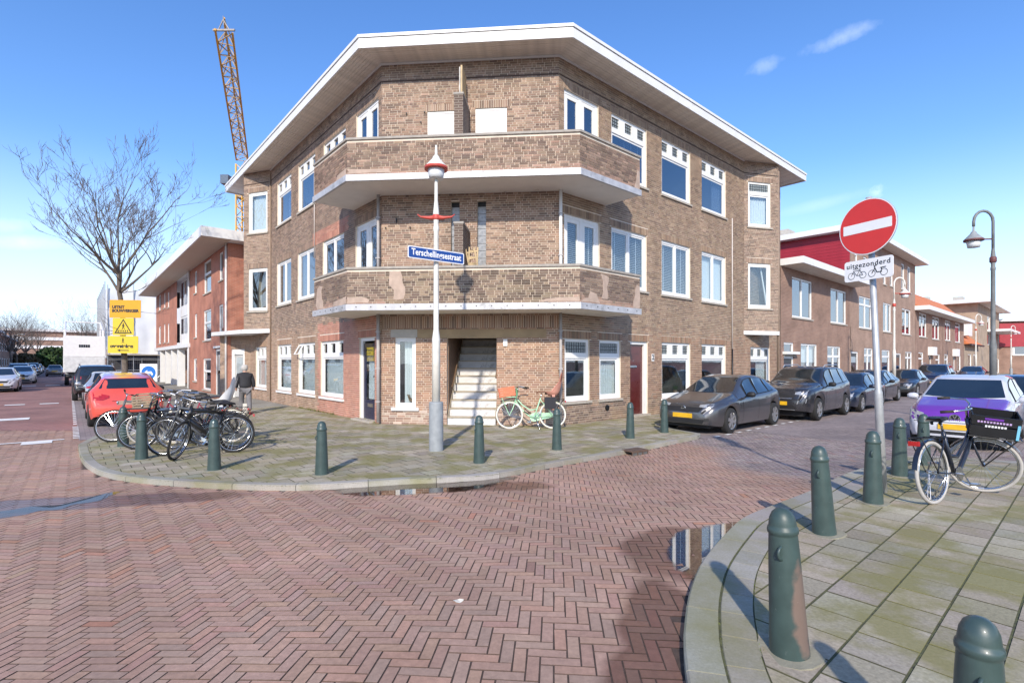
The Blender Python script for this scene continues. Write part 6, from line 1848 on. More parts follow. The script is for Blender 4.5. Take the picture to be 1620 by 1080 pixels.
HATCH = dict(L=4.06, W=.875, r=.315, wheels=(.83, 3.37), _wheel=WH['c'], sill=.20,
    top=[(0, .50), (.02, .60), (.08, .70), (.3, .79), (.9, .915), (1.15, .97), (1.3, 1.04), (1.95, 1.37), (2.35, 1.425), (2.8, 1.42), (3.3, 1.35), (3.55, 1.27), (3.78, 1.04), (3.95, .92), (4.02, .76), (4.06, .55)],
    belt=[(0, .44), (.08, .62), (.3, .72), (1.0, .83), (2, .885), (3, .94), (3.6, 1.0), (3.85, .90), (4.06, .5)],
    wid=[(0, .55), (.05, .68), (.2, .79), (.5, .855), (1, .875), (3, .875), (3.6, .85), (3.9, .79), (4.06, .64)],
    roofw=[(0, .50), (.2, .70), (1.0, .78), (1.3, .70), (2.0, .56), (3.2, .54), (3.6, .56), (3.85, .66), (4.06, .58)],
    screen=((1.00, .66), (1.345, .50)), rearw=((1.06, .58), (1.275, .47)), side=((1.72, 2.28), (2.34, 2.98), (3.04, 3.32)), doors=(1.42, 2.31, 3.12), handles=(2.12, 2.92), mirror=1.62,
    head=([(.40, .665), (.55, .655), (.70, .66)], [(.40, .715), (.55, .735), (.70, .745)]), tail=([(.50, .84), (.62, .80), (.74, .80)], [(.50, .90), (.62, .92), (.74, .92)]),
    patches=[('grille', M_PLAST, 'f', [(y, .535 + .03 * abs(y)) for y in np.linspace(-.42, .42, 7)], [(y, .66 - .02 * abs(y)) for y in np.linspace(-.50, .50, 7)]), ('lower_intake', M_PLAST, 'f', [(y, .27) for y in np.linspace(-.52, .52, 7)], [(y, .37) for y in np.linspace(-.58, .58, 7)])],
    fogs=[([(.57, .33), (.66, .34)], [(.57, .40), (.66, .41)], M_PLAST)],
    plate_f=.45, plate_b=.62, badge=(.62, .055), badge_fn=bolt_badge, paint=paint('metallic_grey', (.135, .13, .13), .75, .3))
# 1 grey hatchback nearest the corner: wheels stand at (5.39, 12.6) and (7.25, 14.1)
hd = (-DR[0], -DR[1])
def kerb_car(s_mid, o_mid): return fpt(FR, s_mid, o_mid)
corsa = make_car(HATCH, 'grey hatchback parked nearest the corner with yellow plate, facing the camera')
sA, oA = so(FR, (5.39, 12.6))
put_car(corsa, kerb_car(sA - .83 + 2.03, oA - .80), hd, 0)
SUV = dict(L=4.1, W=.885, r=.345, wheels=(.82, 3.34), _wheel=WH['s'], sill=.27, arch=.06,
    top=[(0, .55), (.02, .68), (.06, .90), (.2, .98), (.9, 1.07), (1.15, 1.11), (1.35, 1.2), (1.85, 1.56), (2.2, 1.625), (3.3, 1.62), (3.7, 1.55), (3.95, 1.10), (4.04, .95), (4.1, .60)],
    belt=[(0, .52), (.06, .80), (.25, .90), (1.0, .99), (2, 1.02), (3, 1.08), (3.7, 1.13), (3.9, 1.05), (4.1, .55)],
    wid=[(0, .62), (.04, .74), (.2, .83), (.5, .87), (1, .885), (3.2, .885), (3.7, .86), (3.95, .82), (4.1, .74)],
    roofw=[(0, .58), (.2, .74), (1.0, .80), (1.3, .74), (1.9, .63), (3.4, .61), (3.75, .64), (4.0, .74), (4.1, .68)],
    screen=((1.13, .70), (1.53, .58)), rearw=((1.15, .62), (1.48, .56)), side=((1.62, 2.2), (2.27, 2.98), (3.05, 3.45)), doors=(1.35, 2.23, 3.1), handles=(2.05, 2.88), mirror=1.55,
    head=([(.46, .80), (.60, .79), (.76, .80)], [(.46, .86), (.60, .89), (.76, .92)]), tail=([(.56, .98), (.78, .96)], [(.56, 1.10), (.78, 1.12)]),
    patches=[('grille', M_PLAST, 'f', [(y, .60 + .1 * abs(y)) for y in np.linspace(-.40, .40, 7)], [(y, .80 - .08 * abs(y)) for y in np.linspace(-.46, .46, 7)]),
             ('grille_bar', M_CHROME, 'f', [(y, .735) for y in np.linspace(-.42, .42, 5)], [(y, .765) for y in np.linspace(-.43, .43, 5)]), ('grille_bar', M_CHROME, 'f', [(y, .66) for y in np.linspace(-.38, .38, 5)], [(y, .69) for y in np.linspace(-.40, .40, 5)]),
             ('skid_plate', M_ALU, 'f', [(y, .30) for y in np.linspace(-.45, .45, 5)], [(y, .35) for y in np.linspace(-.48, .48, 5)]), ('lower_intake', M_PLAST, 'f', [(y, .37) for y in np.linspace(-.50, .50, 5)], [(y, .46) for y in np.linspace(-.50, .50, 5)])],
    fogs=[([(.52, .52), (.75, .56)], [(.56, .62), (.77, .68)], M_HEAD)], plate_f=.53, plate_b=.7, paint=paint('black_graphite', (.055, .055, .06), .6, .28),
    extra=[lambda r_, X, belt, top, wid, bvh: [MB().tube([(X(1.95), s * .60, 1.58), (X(2.1), s * .61, 1.665), (X(3.2), s * .60, 1.665), (X(3.4), s * .59, 1.60)], .018, 6).build('roof_rail', M_ALU, r_, local=True) for s in (1, -1)]])
suv = make_car(SUV, 'black compact SUV with roof rails parked behind the grey hatchback')
sB, oB = so(FR, (9.13, 15.27)); put_car(suv, kerb_car(sB - .82 + 2.05 + .1, oB - .82), hd, 0)
SEDAN = dict(HATCH, L=4.2, wheels=(.80, 3.24), paint=paint('navy', (.02, .028, .05), .4, .3), mirror_mat=paint('navy', (.02, .028, .05)),
    top=[(0, .50), (.03, .62), (.10, .69), (.4, .76), (1.0, .86), (1.2, .90), (1.85, 1.33), (2.2, 1.39), (2.9, 1.37), (3.45, .98), (3.7, .95), (4.1, .90), (4.2, .6)],
    belt=[(0, .44), (.1, .60), (.4, .70), (1.0, .80), (2, .85), (3, .89), (3.9, .87), (4.2, .5)], wid=[(0, .55), (.05, .66), (.2, .77), (.5, .82), (1, .84), (3.2, .84), (3.8, .80), (4.2, .62)],
    roofw=[(0, .50), (.2, .66), (1.0, .72), (1.3, .66), (1.9, .55), (2.9, .54), (3.4, .62), (4.2, .56)], W=.84, screen=((.93, .62), (1.31, .49)), rearw=((1.0, .56), (1.32, .47)), side=((1.5, 2.2), (2.26, 3.0)), doors=(1.3, 2.23, 3.02), handles=(2.05, 2.85), mirror=1.45,
    head=([(.40, .56), (.56, .55), (.70, .57)], [(.40, .66), (.56, .68), (.70, .69)]), plate_f=.40, badge=None)
sed = make_car(SEDAN, 'dark navy saloon parked behind the black SUV'); sC, oC = so(FR, (12.3, 17.9)); put_car(sed, kerb_car(sC - .8 + 2.1, oC - .80), hd, 0)
def clone(src, label, s, o, h, pnt=None, fr=FR, group=None):
    c = copy_tree(src); c['label'] = label
    if group: c['group'] = group
    if pnt: recolour(c, P_[src.name], pnt)
    p = fpt(fr, s, o); return put_car(c, p, h, 0)
P_ = {corsa.name: HATCH['paint'], suv.name: SUV['paint'], sed.name: SEDAN['paint']}
GC = 'cars parked along the right hand street'
clone(corsa, 'black hatchback in the row behind the navy saloon, partly hidden by the sign pole', sC + 6.0, oA - .8, hd, paint('black_gloss', (.02, .02, .022), .3), group=GC)
clone(suv, 'dark blue tall car in the far row before the houses, left of the lamp', sC + 20, oA - .8, hd, paint('deep_blue', (.02, .03, .07), .5), group=GC)
clone(sed, 'long black estate in the far row behind the black hatchback', sC + 12.5, oA - .8, hd, paint('black_gloss', (.02, .02, .022), .3), group=GC)
clone(corsa, 'small red car at the far right end of the street', 52, 10.5, hd, paint('bright_red', (.45, .02, .03), .1), group=GC)
clone(sed, 'dark green saloon parked far right beyond the lamp post', 44, 10.6, hd, paint('bottle_green', (.03, .06, .07), .4), group=GC)
clone(corsa, 'dark blue hatchback far down the right street', 46, oA - .8, hd, paint('deep_blue', (.02, .03, .07), .5), group=GC)
# purple and white city car
M_PURP = paint('purple_wrap', (.16, .035, .36), .1, .3); M_CWH = paint('white_gloss', (.58, .59, .63), .0, .3)
UP = dict(L=3.54, W=.82, r=.29, wheels=(.62, 3.04), _wheel=WH['u'], sill=.20,
    top=[(0, .50), (.02, .62), (.08, .74), (.3, .85), (.75, .96), (.95, 1.0), (1.65, 1.40), (2.0, 1.475), (3.0, 1.46), (3.3, 1.38), (3.45, 1.0), (3.5, .85), (3.54, .55)],
    belt=[(0, .44), (.08, .66), (.3, .78), (.9, .90), (2, .95), (3, 1.02), (3.4, 1.0), (3.54, .5)],
    wid=[(0, .60), (.04, .70), (.2, .775), (.5, .81), (.9, .82), (3, .82), (3.3, .80), (3.54, .70)], roofw=[(0, .56), (.2, .68), (.9, .73), (1.1, .69), (1.7, .60), (3.1, .59), (3.4, .64), (3.54, .60)],
    screen=((1.03, .65), (1.37, .535)), rearw=((1.02, .55), (1.35, .52)), side=((1.42, 2.25), (2.32, 3.05)), doors=(1.15, 2.28), handles=(2.1,), mirror=1.30, mirror_mat=M_CWH,
    head=([(.50, .60), (.62, .585), (.735, .62)], [(.50, .70), (.62, .74), (.735, .765)]), tail=([(.60, .8), (.74, .8)], [(.60, 1.0), (.74, 1.0)]),
    two_tone=[(M_PURP, lambda u, y, z: .02 < u < .95 and y < .73 and z > .58)],
    patches=[('bumper_gap', M_PLAST, 'f', [(y, .535) for y in np.linspace(-.66, .66, 9)], [(y, .545) for y in np.linspace(-.66, .66, 9)]), ('lower_intake', M_PLAST, 'f', [(y, .30) for y in np.linspace(-.48, .48, 7)], [(y, .36) for y in np.linspace(-.52, .52, 7)])],
    plate_f=.455, badge=(.615, .085), badge_fn=vw_badge, paint=M_CWH, sm=.07)
up = make_car(UP, 'white city car with purple bonnet parked behind the black bicycle'); 
put_car(up, Vector((8.88, 10.23)) + Vector(DR) * 1.80, hd, 0)
clone_up = copy_tree(sed); clone_up['label'] = 'dark blue car parked behind the purple bonnet car, cut by the right picture edge'; recolour(clone_up, SEDAN['paint'], paint('deep_blue', (.02, .03, .07), .5)); put_car(clone_up, Vector((9.6, 10.4)) + Vector(DR) * 7.0, hd, 0)
# red hatchback with rainbow roof, seen from behind in the left street
M_ROOFW = None
def rainbow():
    m, N, L, p = _nt('rainbow_roof'); tc = N.new('ShaderNodeTexCoord'); sp = N.new('ShaderNodeSeparateXYZ'); L.new(tc.outputs['Object'], sp.inputs[0])
    mr = N.new('ShaderNodeMapRange'); mr.inputs['From Min'].default_value = -.62; mr.inputs['From Max'].default_value = .62; L.new(sp.outputs['Y'], mr.inputs['Value'])
    cr = N.new('ShaderNodeValToRGB'); e = cr.color_ramp.elements; e[0].color = (.50, .04, .03, 1); e[1].color = (.30, .18, .45, 1); e[1].position = 1
    for pos, c in ((.2, (.45, .20, .40)), (.45, (.70, .30, .05)), (.6, (.70, .42, .08)), (.8, (.45, .30, .50))): q = e.new(pos); q.color = (*c, 1)
    L.new(mr.outputs['Result'], cr.inputs['Fac']); L.new(cr.outputs['Color'], p.inputs['Base Color']); p.inputs['Roughness'].default_value = .3; sset(p, 'Coat Weight', 1.0); return m
REDH = dict(HATCH, paint=paint('coral_red', (.66, .085, .055), .0, .3), L=3.97, tail=([(.42, .80), (.56, .74), (.76, .74)], [(.42, .86), (.56, .90), (.76, .95)]), rearw=((1.04, .64), (1.30, .50)), plate_b=.66, plate_bm=mat('blurred_plate', (.42, .30, .22), .6), badge=None,
    top=[(0, .50), (.02, .60), (.08, .70), (.3, .80), (.9, .915), (1.1, .97), (1.3, 1.06), (1.95, 1.40), (2.35, 1.46), (2.9, 1.45), (3.35, 1.39), (3.5, 1.33), (3.70, 1.05), (3.86, .95), (3.93, .76), (3.97, .52)],
    wheels=(.80, 3.26), doors=(1.42, 2.31, 3.08), two_tone=[(rainbow(), lambda u, y, z: u > 1.9 and z > 1.30 and y < .56)],
    patches=HATCH['patches'] + [('rear_bumper', M_PLAST, 'b', [(y, .22) for y in np.linspace(-.62, .62, 7)], [(y, .40 - .06 * abs(y)) for y in np.linspace(-.70, .70, 7)]), ('bumper_crease', M_DARKM, 'b', [(y, .705) for y in np.linspace(-.36, .36, 5)], [(y, .712) for y in np.linspace(-.36, .36, 5)])])
red = make_car(REDH, 'coral red hatchback with rainbow coloured roof parked behind the bicycles'); P_[red.name] = REDH['paint']
sD, oD = so(FL, (-10.96, 13.3)); put_car(red, fpt(FL, sD + .71 + 1.95 - .55 + .0, oD - .78), DL, 0)
GL_ = 'cars in the left hand street'
def left_car(src, label, s, o, h, pnt): return clone(src, label, s, o, h, pnt, fr=FL, group=GL_)
away, toward = DL, (-DL[0], -DL[1])
left_car(red, 'silver hatchback parked in front of the coral red car', sD + 7.6, 5.2, away, paint('silver', (.50, .51, .52), .5)) if False else None
left_car(sed, 'silver saloon parked in the bay beyond the coral red car', 13.2, 5.25, away, paint('silver', (.50, .51, .52), .5))
left_car(suv, 'black tall car parked beyond the silver saloon', 19.0, 5.5, away, paint('black_gloss', (.02, .02, .022), .3))
left_car(corsa, 'white car parked in the bay beyond the black tall car', 25.5, 5.3, away, M_CWH)
left_car(corsa, 'white small car at the left picture edge facing the camera', 30.6, 9.6, toward, M_CWH)
left_car(corsa, 'white car second from the left picture edge, facing the camera', 45.5, 9.4, toward, M_CWH)
for k_, (src, lab, s_, o_5, pn) in enumerate(((suv, 'silver tall car in the left row behind two white cars', 53, 10.0, paint('silver', (.50, .51, .52), .5)), (sed, 'dark saloon in the far left row', 60, 10.1, paint('black_gloss', (.02, .02, .022), .3)),
        (corsa, 'blue hatchback in the far left row', 67, 10.2, paint('deep_blue', (.02, .03, .07), .5)), (corsa, 'white hatchback in the far left row behind the blue one', 74, 10.2, M_CWH), (suv, 'dark tall car in the far left row before the evergreen', 82, 10.3, paint('black_gloss', (.02, .02, .022), .3)),
        (sed, 'silver saloon far down the left row', 90, 10.3, paint('silver', (.50, .51, .52), .5)), (corsa, 'dark hatchback farthest down the left row', 99, 10.4, paint('black_gloss', (.02, .02, .022), .3)))):
    left_car(src, lab, s_, o_5, toward, pn)
left_car(sed, 'grey estate driving away down the middle of the left street', 72, 7.8, away, paint('warm_grey', (.22, .20, .18), .4))
# white box lorry in the parking bay
TR = empty('lorry', (*fpt(FL, 40, 5.6), ROAD), math.atan2(DL[1], DL[0]), 'white box lorry parked in the left street before the scaffold', 'lorry')
lb = lambda m, n, mt: m.build(n, mt, TR, local=True)
M_LORRY = mat('lorry_white', (.76, .76, .75), .45, var=.04)
box_ = lb(MB().box(-3.2, 2.2, -1.2, 1.2, 1.0, 3.7), 'box_body', M_LORRY)
m = MB(); m.box(-3.22, -3.2, -1.15, 1.15, 1.02, 2.1); m.box(-3.23, -3.2, -1.18, 1.18, 2.16, 2.2); lb(m, 'tail_lift', mat('lorry_grey', (.62, .63, .63), .5))
m = MB()
for k in range(5): m.box(-3.225, -3.2, -.3 + k * .13, -.2 + k * .13, 2.85, 3.05)
lb(m, 'rear_marking', M_DARKM)
m = MB(); prof = [(2.3, .5), (4.1, .5), (4.1, 1.4), (3.7, 2.5), (2.3, 2.6)]
m.v = [(x, -1.1, z) for x, z in prof] + [(x, 1.1, z) for x, z in prof]; m.f = [(4, 3, 2, 1, 0), (5, 6, 7, 8, 9)] + [(i, (i + 1) % 5, 5 + (i + 1) % 5, 5 + i) for i in range(5)]; lb(m, 'cab', M_LORRY)
lb(MB().box(-3.1, 2.3, -.9, .9, .55, 1.0), 'chassis', M_DARKM)
for x in (-2.0, 3.2):
    for s in (1, -1):
        t = link('wheel', WH['s'][0], TR); t.location = (x, s * 1.0, .42); t.scale = (1.2, 1.2, 1.2)
m = MB(); m.tube([(-2.9, 1.1, 3.7), (-2.9, 1.1, 4.1), (1.8, 1.1, 5.0)], .07, 6).tube([(-2.9, -1.1, 3.7), (-2.9, -1.1, 4.1), (1.8, -1.1, 5.0)], .07, 6).tube([(1.8, -1.1, 3.7), (1.8, -1.1, 5.0), (1.8, 1.1, 5.0), (1.8, 1.1, 3.7)], .06, 6); lb(m, 'roof_frame', M_LORRY)

# ================================================================== bicycles
WR = .345
TY_B = MB().tube([((WR - .018) * math.cos(a), 0, (WR - .018) * math.sin(a)) for a in [k * math.pi / 18 for k in range(36)]], .020, 8, closed=True)
RIM_ = MB()
for y_ in (-.010, .010): RIM_.tube([((WR - .042) * math.cos(a), y_, (WR - .042) * math.sin(a)) for a in [k * math.pi / 15 for k in range(30)]], .008, 4, closed=True)
SPK = MB()
for k in range(28):
    a = 2 * math.pi * k / 28; b_ = a + (.35 if k % 2 else -.35); y_ = .03 if k % 4 < 2 else -.03
    SPK.tube([(.022 * math.cos(b_), y_, .022 * math.sin(b_)), ((WR - .045) * math.cos(a), 0, (WR - .045) * math.sin(a))], .0016, 3, cap=False)
SPK.lathe([(.018, -.05), (.022, -.03), (.016, 0), (.022, .03), (.018, .05)], 8, axis='y')
M_CREAM = mat('cream_tyre', (.72, .68, .58), .8); M_GREYT = mat('pale_tyre', (.42, .40, .37), .8)
TYM = {'black': TY_B.mesh('tyre', M_RUB, True), 'cream': TY_B.mesh('tyre', M_CREAM, True), 'pale': TY_B.mesh('tyre', M_GREYT, True)}
RIMM = RIM_.mesh('rim', M_CHROME, True); SPKM = SPK.mesh('spokes', M_CHROME, False)
M_SADB = mat('saddle_black', (.02, .018, .017), .5); M_SADT = mat('saddle_brown', (.16, .07, .035), .5)
M_GRIP = mat('grip', (.03, .025, .02), .7)
def bike_wheel(name, par, loc, ty, rz=0):
    w = link(name, TYM[ty], par); w.location = loc; w.rotation_euler = (0, random.random() * 6, rz); link('rim', RIMM, w); link('spokes', SPKM, w); return w
def arc(r, a0, a1, n=10, c=(0, 0), y=0): return [(c[0] + r * math.cos(D2R(a0 + (a1 - a0) * k / n)), y, c[1] + r * math.sin(D2R(a0 + (a1 - a0) * k / n))) for k in range(n + 1)]
def guard(m, r, a0, a1, c, w=.026):
    pts = arc(r, a0, a1, 14, c); n0 = len(m.v)
    for p in pts:
        m.v += [(p[0], -w, p[2] - .008), (p[0], 0, p[2]), (p[0], w, p[2] - .008)]
    for k in range(len(pts) - 1):
        for q in range(2): m.f.append((n0 + 3 * k + q, n0 + 3 * k + q + 1, n0 + 3 * k + q + 4, n0 + 3 * k + q + 3))
def crate(par, c, sx, sy, sz, mt, slats=3, tilt=0, name='crate', mt2=None):
    m = MB(); t = .012
    m.box(-sx / 2, sx / 2, -sy / 2, sy / 2, 0, t)
    for z0, z1 in [(sz * k / slats + .012, sz * (k + 1) / slats - .006) for k in range(slats)]:
        m.box(-sx / 2, sx / 2, -sy / 2, -sy / 2 + t, z0, z1); m.box(-sx / 2, sx / 2, sy / 2 - t, sy / 2, z0, z1); m.box(-sx / 2, -sx / 2 + t, -sy / 2 + t, sy / 2 - t, z0, z1); m.box(sx / 2 - t, sx / 2, -sy / 2 + t, sy / 2 - t, z0, z1)
    for x in (-1, 1):
        for y in (-1, 1): m.box(x * (sx / 2 - t * 2) - t / 2, x * (sx / 2 - t * 2) + t / 2, y * (sy / 2 - t * 1.6) - t / 2, y * (sy / 2 - t * 1.6) + t / 2, .012, sz)
    o = m.build(name, mt, par, local=True); o.location = c; o.rotation_euler = (0, tilt, 0); return o
def child_seat(par, c, mt, s=1.0):
    m = MB(); sec = []
    prof = [(.20, .00, .10), (.10, -.02, .14), (0, 0, .15), (-.08, .10, .16), (-.13, .28, .155), (-.17, .46, .13), (-.20, .56, .08)]
    for x, z, w in prof: sec.append([(x + .10 * (z < .12), -w, z + .10), (x, -w * .8, z), (x, 0, z - .02), (x, w * .8, z), (x + .10 * (z < .12), w, z + .10)])
    m.v = [p for r in sec for p in r]; m.f = [(i * 5 + k, i * 5 + k + 1, (i + 1) * 5 + k + 1, (i + 1) * 5 + k) for i in range(len(sec) - 1) for k in range(4)]
    back = [(p[0] - .025, p[1] * 1.03, p[2] - .012) for p in m.v]; n = len(m.v); m.v += back; m.f += [tuple(i + n for i in reversed(f)) for f in m.f]
    o = m.build('child_seat', mt, par, smooth=True, local=True); o.location = c; o.scale = (s, s, s)
    for sy in (-1, 1): MB().box(.02, .10, sy * .12 - .02, sy * .12 + .02, -.42, -.0).build('foot_rest', mt, o, local=True)
    return o
def bike(front=None, rear=None, ang=0.0, label='', col=M_BLACK, ty='black', ty_r=None, step=True, steer=0, lean=0, saddle=None, bars='swept', extras=(), guard_mt=None, cguard=None, group='parked bicycles', barmt=None, thick=1.0, rack=True, guards=True):
    """local: x forward, rear hub at x=-.55, front hub at x=.55"""
    a = D2R(ang); d = Vector((math.cos(a), math.sin(a)))
    c = Vector(front) - d * .55 if front is not None else Vector(rear) + d * .55
    r = empty('bicycle', (c.x, c.y, G(c.x, c.y)), 0, label, 'bicycle', group); r.rotation_euler = (D2R(lean), 0, a)
    B = lambda m, n, mt, sm=True, par=r: m.build(n, mt, par, smooth=sm, local=True)
    k = thick; m = MB(); bb = (-.08, 0, .29); st = (-.25, 0, .78); h0, h1 = (.40, 0, .70), (.345, 0, .90)
    m.tube([bb, st], .017 * k, 8).tube([h0, h1], .021 * k, 8)
    if step:
        m.tube([h0, (.25, 0, .50), (.06, 0, .33), bb], .021 * k, 8).tube([(.385, 0, .78), (.22, 0, .60), (.02, 0, .47), (-.155, 0, .50)], .016 * k, 8)
    else:
        m.tube([h0, bb], .022 * k, 8).tube([(.355, 0, .86), (-.245, 0, .76)], .019 * k, 8)
    for y in (-.05, .05): m.tube([(-.08, y * .6, .29), (-.55, y, WR)], .010, 6).tube([(-.235, y * .3, .74), (-.55, y, WR)], .009, 6)
    B(m, 'frame', col); B(MB().tube([st, (-.285, 0, .90)], .013, 8), 'seat_post', M_CHROME)
    s = MB(); sm_ = [(-.43, .085, .93), (-.38, .10, .945), (-.28, .075, .945), (-.20, .035, .94), (-.14, .018, .93)]
    for x, w, z in sm_: s.v += [(x, -w, z - .03), (x, -w * .7, z + .008), (x, 0, z + .002), (x, w * .7, z + .008), (x, w, z - .03)]
    s.f = [(i * 5 + q, i * 5 + q + 1, (i + 1) * 5 + q + 1, (i + 1) * 5 + q) for i in range(4) for q in range(4)] + [(0, 1, 2, 3, 4), (24, 23, 22, 21, 20)] + [(i * 5, (i + 1) * 5, (i + 1) * 5 + 4, i * 5 + 4) for i in range(4)]
    sa = B(s, 'saddle', saddle or M_SADB); sp = MB()
    for y in (-.04, .04): sp.tube([(-.38 + .02 * math.cos(t), y, .90 - t * .006) for t in range(6)], .014, 6)
    B(sp, 'saddle_springs', M_DARKM, True, sa)
    bike_wheel('rear_wheel', r, (-.55, 0, WR), ty_r or ty)
    cg = MB(); 
    if cguard is not None:
        prof = arc(.10, 90, 270, 8, (-.55, .345))
        pts = [(-.08 + .11 * math.cos(D2R(q)), .29 + .11 * math.sin(D2R(q))) for q in range(-90, 91, 20)] + [(-.52, .40), (-.60, .36), (-.56, .29)]
        cg.v = [(x, -.075, z) for x, z in pts] + [(x, -.035, z) for x, z in pts]; n = len(pts); cg.f = [tuple(range(n)), tuple(reversed(range(n, 2 * n)))] + [(i, (i + 1) % n, n + (i + 1) % n, n + i) for i in range(n)]
        B(cg, 'chain_guard', cguard, False)
    cr = MB(); cr.tube([(-.08, -.09, .29), (-.08, .09, .29)], .012, 6)
    for y, q in ((-.095, 1), (.095, -1)): cr.tube([(-.08, y, .29), (-.08 + .12 * q, y, .29 - .12 * q)], .009, 6); cr.box(-.08 + .12 * q - .045, -.08 + .12 * q + .045, y + (.01 if y > 0 else -.08), y + (.08 if y > 0 else -.01), .275 - .12 * q, .30 - .12 * q)
    cr.lathe([(.085, -.058), (.085, -.054)], 20, (-.08, 0, .29), axis='y'); B(cr, 'crank', M_CHROME, False)
    gm_ = guard_mt or col
    if guards: g = MB(); guard(g, WR + .025, 10, 170, (-.55, WR)); B(g, 'rear_mudguard', gm_)
    if rack:
        q = MB()
        for y in (-.06, .06): q.tube([(-.28, y, .72), (-.86, y, .74)], .006, 5).tube([(-.84, y, .74), (-.55, y, WR)], .006, 5)
        for x in (-.4, -.55, -.7, -.85): q.tube([(x, -.06, .733), (x, .06, .733)], .006, 5)
        rk = B(q, 'rear_rack', M_DARKM); B(MB().box(-.895, -.865, -.05, .05, .66, .71), 'rear_light', M_TAIL, False)
    ks = MB().tube([(-.12, .05, .27), (-.20, .17, .0)], .010, 6); ks.box(-.23, -.17, .15, .19, -.0, .012); B(ks, 'kickstand', M_CHROME)
    # steered front end
    ax_ = Vector((h1[0] - h0[0], 0, h1[2] - h0[2])).normalized(); hp = Vector(h0)
    f = empty('front_end', (0, 0, 0), parent=r)
    M4 = Matrix.Translation(hp) @ Matrix.Rotation(D2R(steer), 4, ax_) @ Matrix.Translation(-hp)
    f.matrix_local = M4
    FB = lambda m, n, mt, sm=True: m.build(n, mt, f, smooth=sm, local=True)
    q = MB()
    for y in (-.05, .05): q.tube([(.405, y * .7, .69), (.47, y, .50), (.55, y, WR)], .011, 6)
    q.tube([(.405, -.04, .70), (.405, .04, .70)], .014, 6); FB(q, 'fork', col)
    bike_wheel('front_wheel', f, (.55, 0, WR), ty)
    if guards: g = MB(); guard(g, WR + .025, 20, 150, (.55, WR)); FB(g, 'front_mudguard', gm_)
    FB(MB().tube([h1, (.325, 0, 1.0), (.33, 0, 1.03)], .013, 8), 'stem', M_CHROME)
    q = MB()
    if bars == 'swept':
        for y in (-1, 1): q.tube([(.34, 0, 1.03), (.36, y * .10, 1.05), (.33, y * .22, 1.07), (.20, y * .29, 1.05), (.10, y * .30, 1.03)], .011, 8)
    elif bars == 'flat': q.tube([(.28, -.31, 1.04), (.33, -.12, 1.03), (.34, 0, 1.02), (.33, .12, 1.03), (.28, .31, 1.04)], .011, 8)
    hb = FB(q, 'handlebar', barmt or M_CHROME)
    for y in (-1, 1):
        e = ((.19, y * .292, 1.048), (.07, y * .302, 1.024)) if bars == 'swept' else ((.30, y * .21, 1.036), (.275, y * .33, 1.042))
        FB(MB().tube(e, .017, 8), 'grip', M_GRIP)
    q = MB(); q.lathe([(.0, .47), (.03, .475), (.035, .50), (0, .515)], 12, (0, 0, .84), axis='x'); FB(q, 'headlamp', M_CHROME)
    for e in extras: e(r, f)
    return r
M_MINT = mat('mint_paint', (.42, .68, .45), .4, coat=.5, var=.05); M_MINTD = mat('mint_dark', (.10, .25, .12), .5)
M_ORW = mat('orange_crate_wood', (.62, .17, .08), .7, var=.15, scale=8); M_WICK = mat('wicker', (.34, .26, .17), .8, var=.35, scale=60, bump=.6, bscale=90)
M_RUSTB = mat('rust_pink', (.48, .23, .17), .6, var=.1)
# mint bicycle against the front wall
def mint_extra(r, f):
    q = MB()
    for y in (-.14, .14): q.tube([(.40, y, .80), (.78, y, .80)], .008, 5).tube([(.76, y, .80), (.55, y * .4, WR)], .007, 5)
    q.box(.38, .80, -.15, .15, .80, .812); q.build('front_rack', M_MINT, f, local=True)
    crate(f, (.60, 0, .815), .42, .34, .24, M_ORW, 4, .16)
    MB().box(.355, .385, -.16, .16, .80, 1.03).build('lamp_shield', M_MINTD, f, local=True)
    child_seat(r, (-.62, 0, .86), M_RUSTB, .92)
    MB().box(-.62, -.34, .07, .15, .50, .80).box(-.60, -.36, -.16, -.07, .50, .80).build('pannier_bag', mat('black_canvas', (.02, .02, .025), .8), r, local=True)
    MB().tube([(.16, -.03, .50), (.05, -.06, .42), (.0, -.02, .40), (.08, .04, .38), (.18, .02, .44)], .014, 6).build('lock', M_BLACK, r, local=True)
bike(front=(gp(806, 680)[0], 12.92), ang=182.5, label='mint green bicycle with orange crate and child seat against the front wall', col=M_MINT, ty='cream', lean=5, cguard=M_MINT, extras=[mint_extra], saddle=M_SADT)
# black bicycle with crate on the near right pavement
def crate_extra(r, f):
    q = MB()
    for y in (-.15, .15): q.tube([(.36, y, .74), (.82, y, .74)], .009, 5).tube([(.78, y, .74), (.55, y * .35, WR)], .008, 5)
    q.tube([(.82, -.15, .74), (.82, .15, .74)], .009, 5); q.build('front_rack', M_BLACK, f, local=True)
    cb = crate(f, (.58, 0, .755), .42, .33, .25, mat('crate_plastic', (.012, .012, .014), .5), 2)
    for y_ in (-.169, .169):
        m = MB(); m.box(-.10, .06, y_ - .001, y_ + .001, .20, .225); m.build('handle_slot', M_PURP, cb, local=True)
        m = MB(); m2 = MB()
        for k in range(11): m.box(-.16 + k * .027, -.142 + k * .027, y_ - .0015, y_ + .0015, .165, .186)
        for k in range(7): m2.box(-.09 + k * .027, -.071 + k * .027, y_ - .0015, y_ + .0015, .115, .138)
        m.build('print', mat('lilac_print', (.50, .35, .60), .6), cb, local=True); m2.build('print', M_SWHITE, cb, local=True)
        MB().box(.18, .205, y_ - .004, y_ + .004, .0, .17).build('blue_strap', mat('pale_blue', (.18, .50, .68), .6), cb, local=True)
M_NAVYB = mat('navy_frame', (.014, .018, .030), .3, coat=.6)
cx_, cy_ = gp(1479, 797)
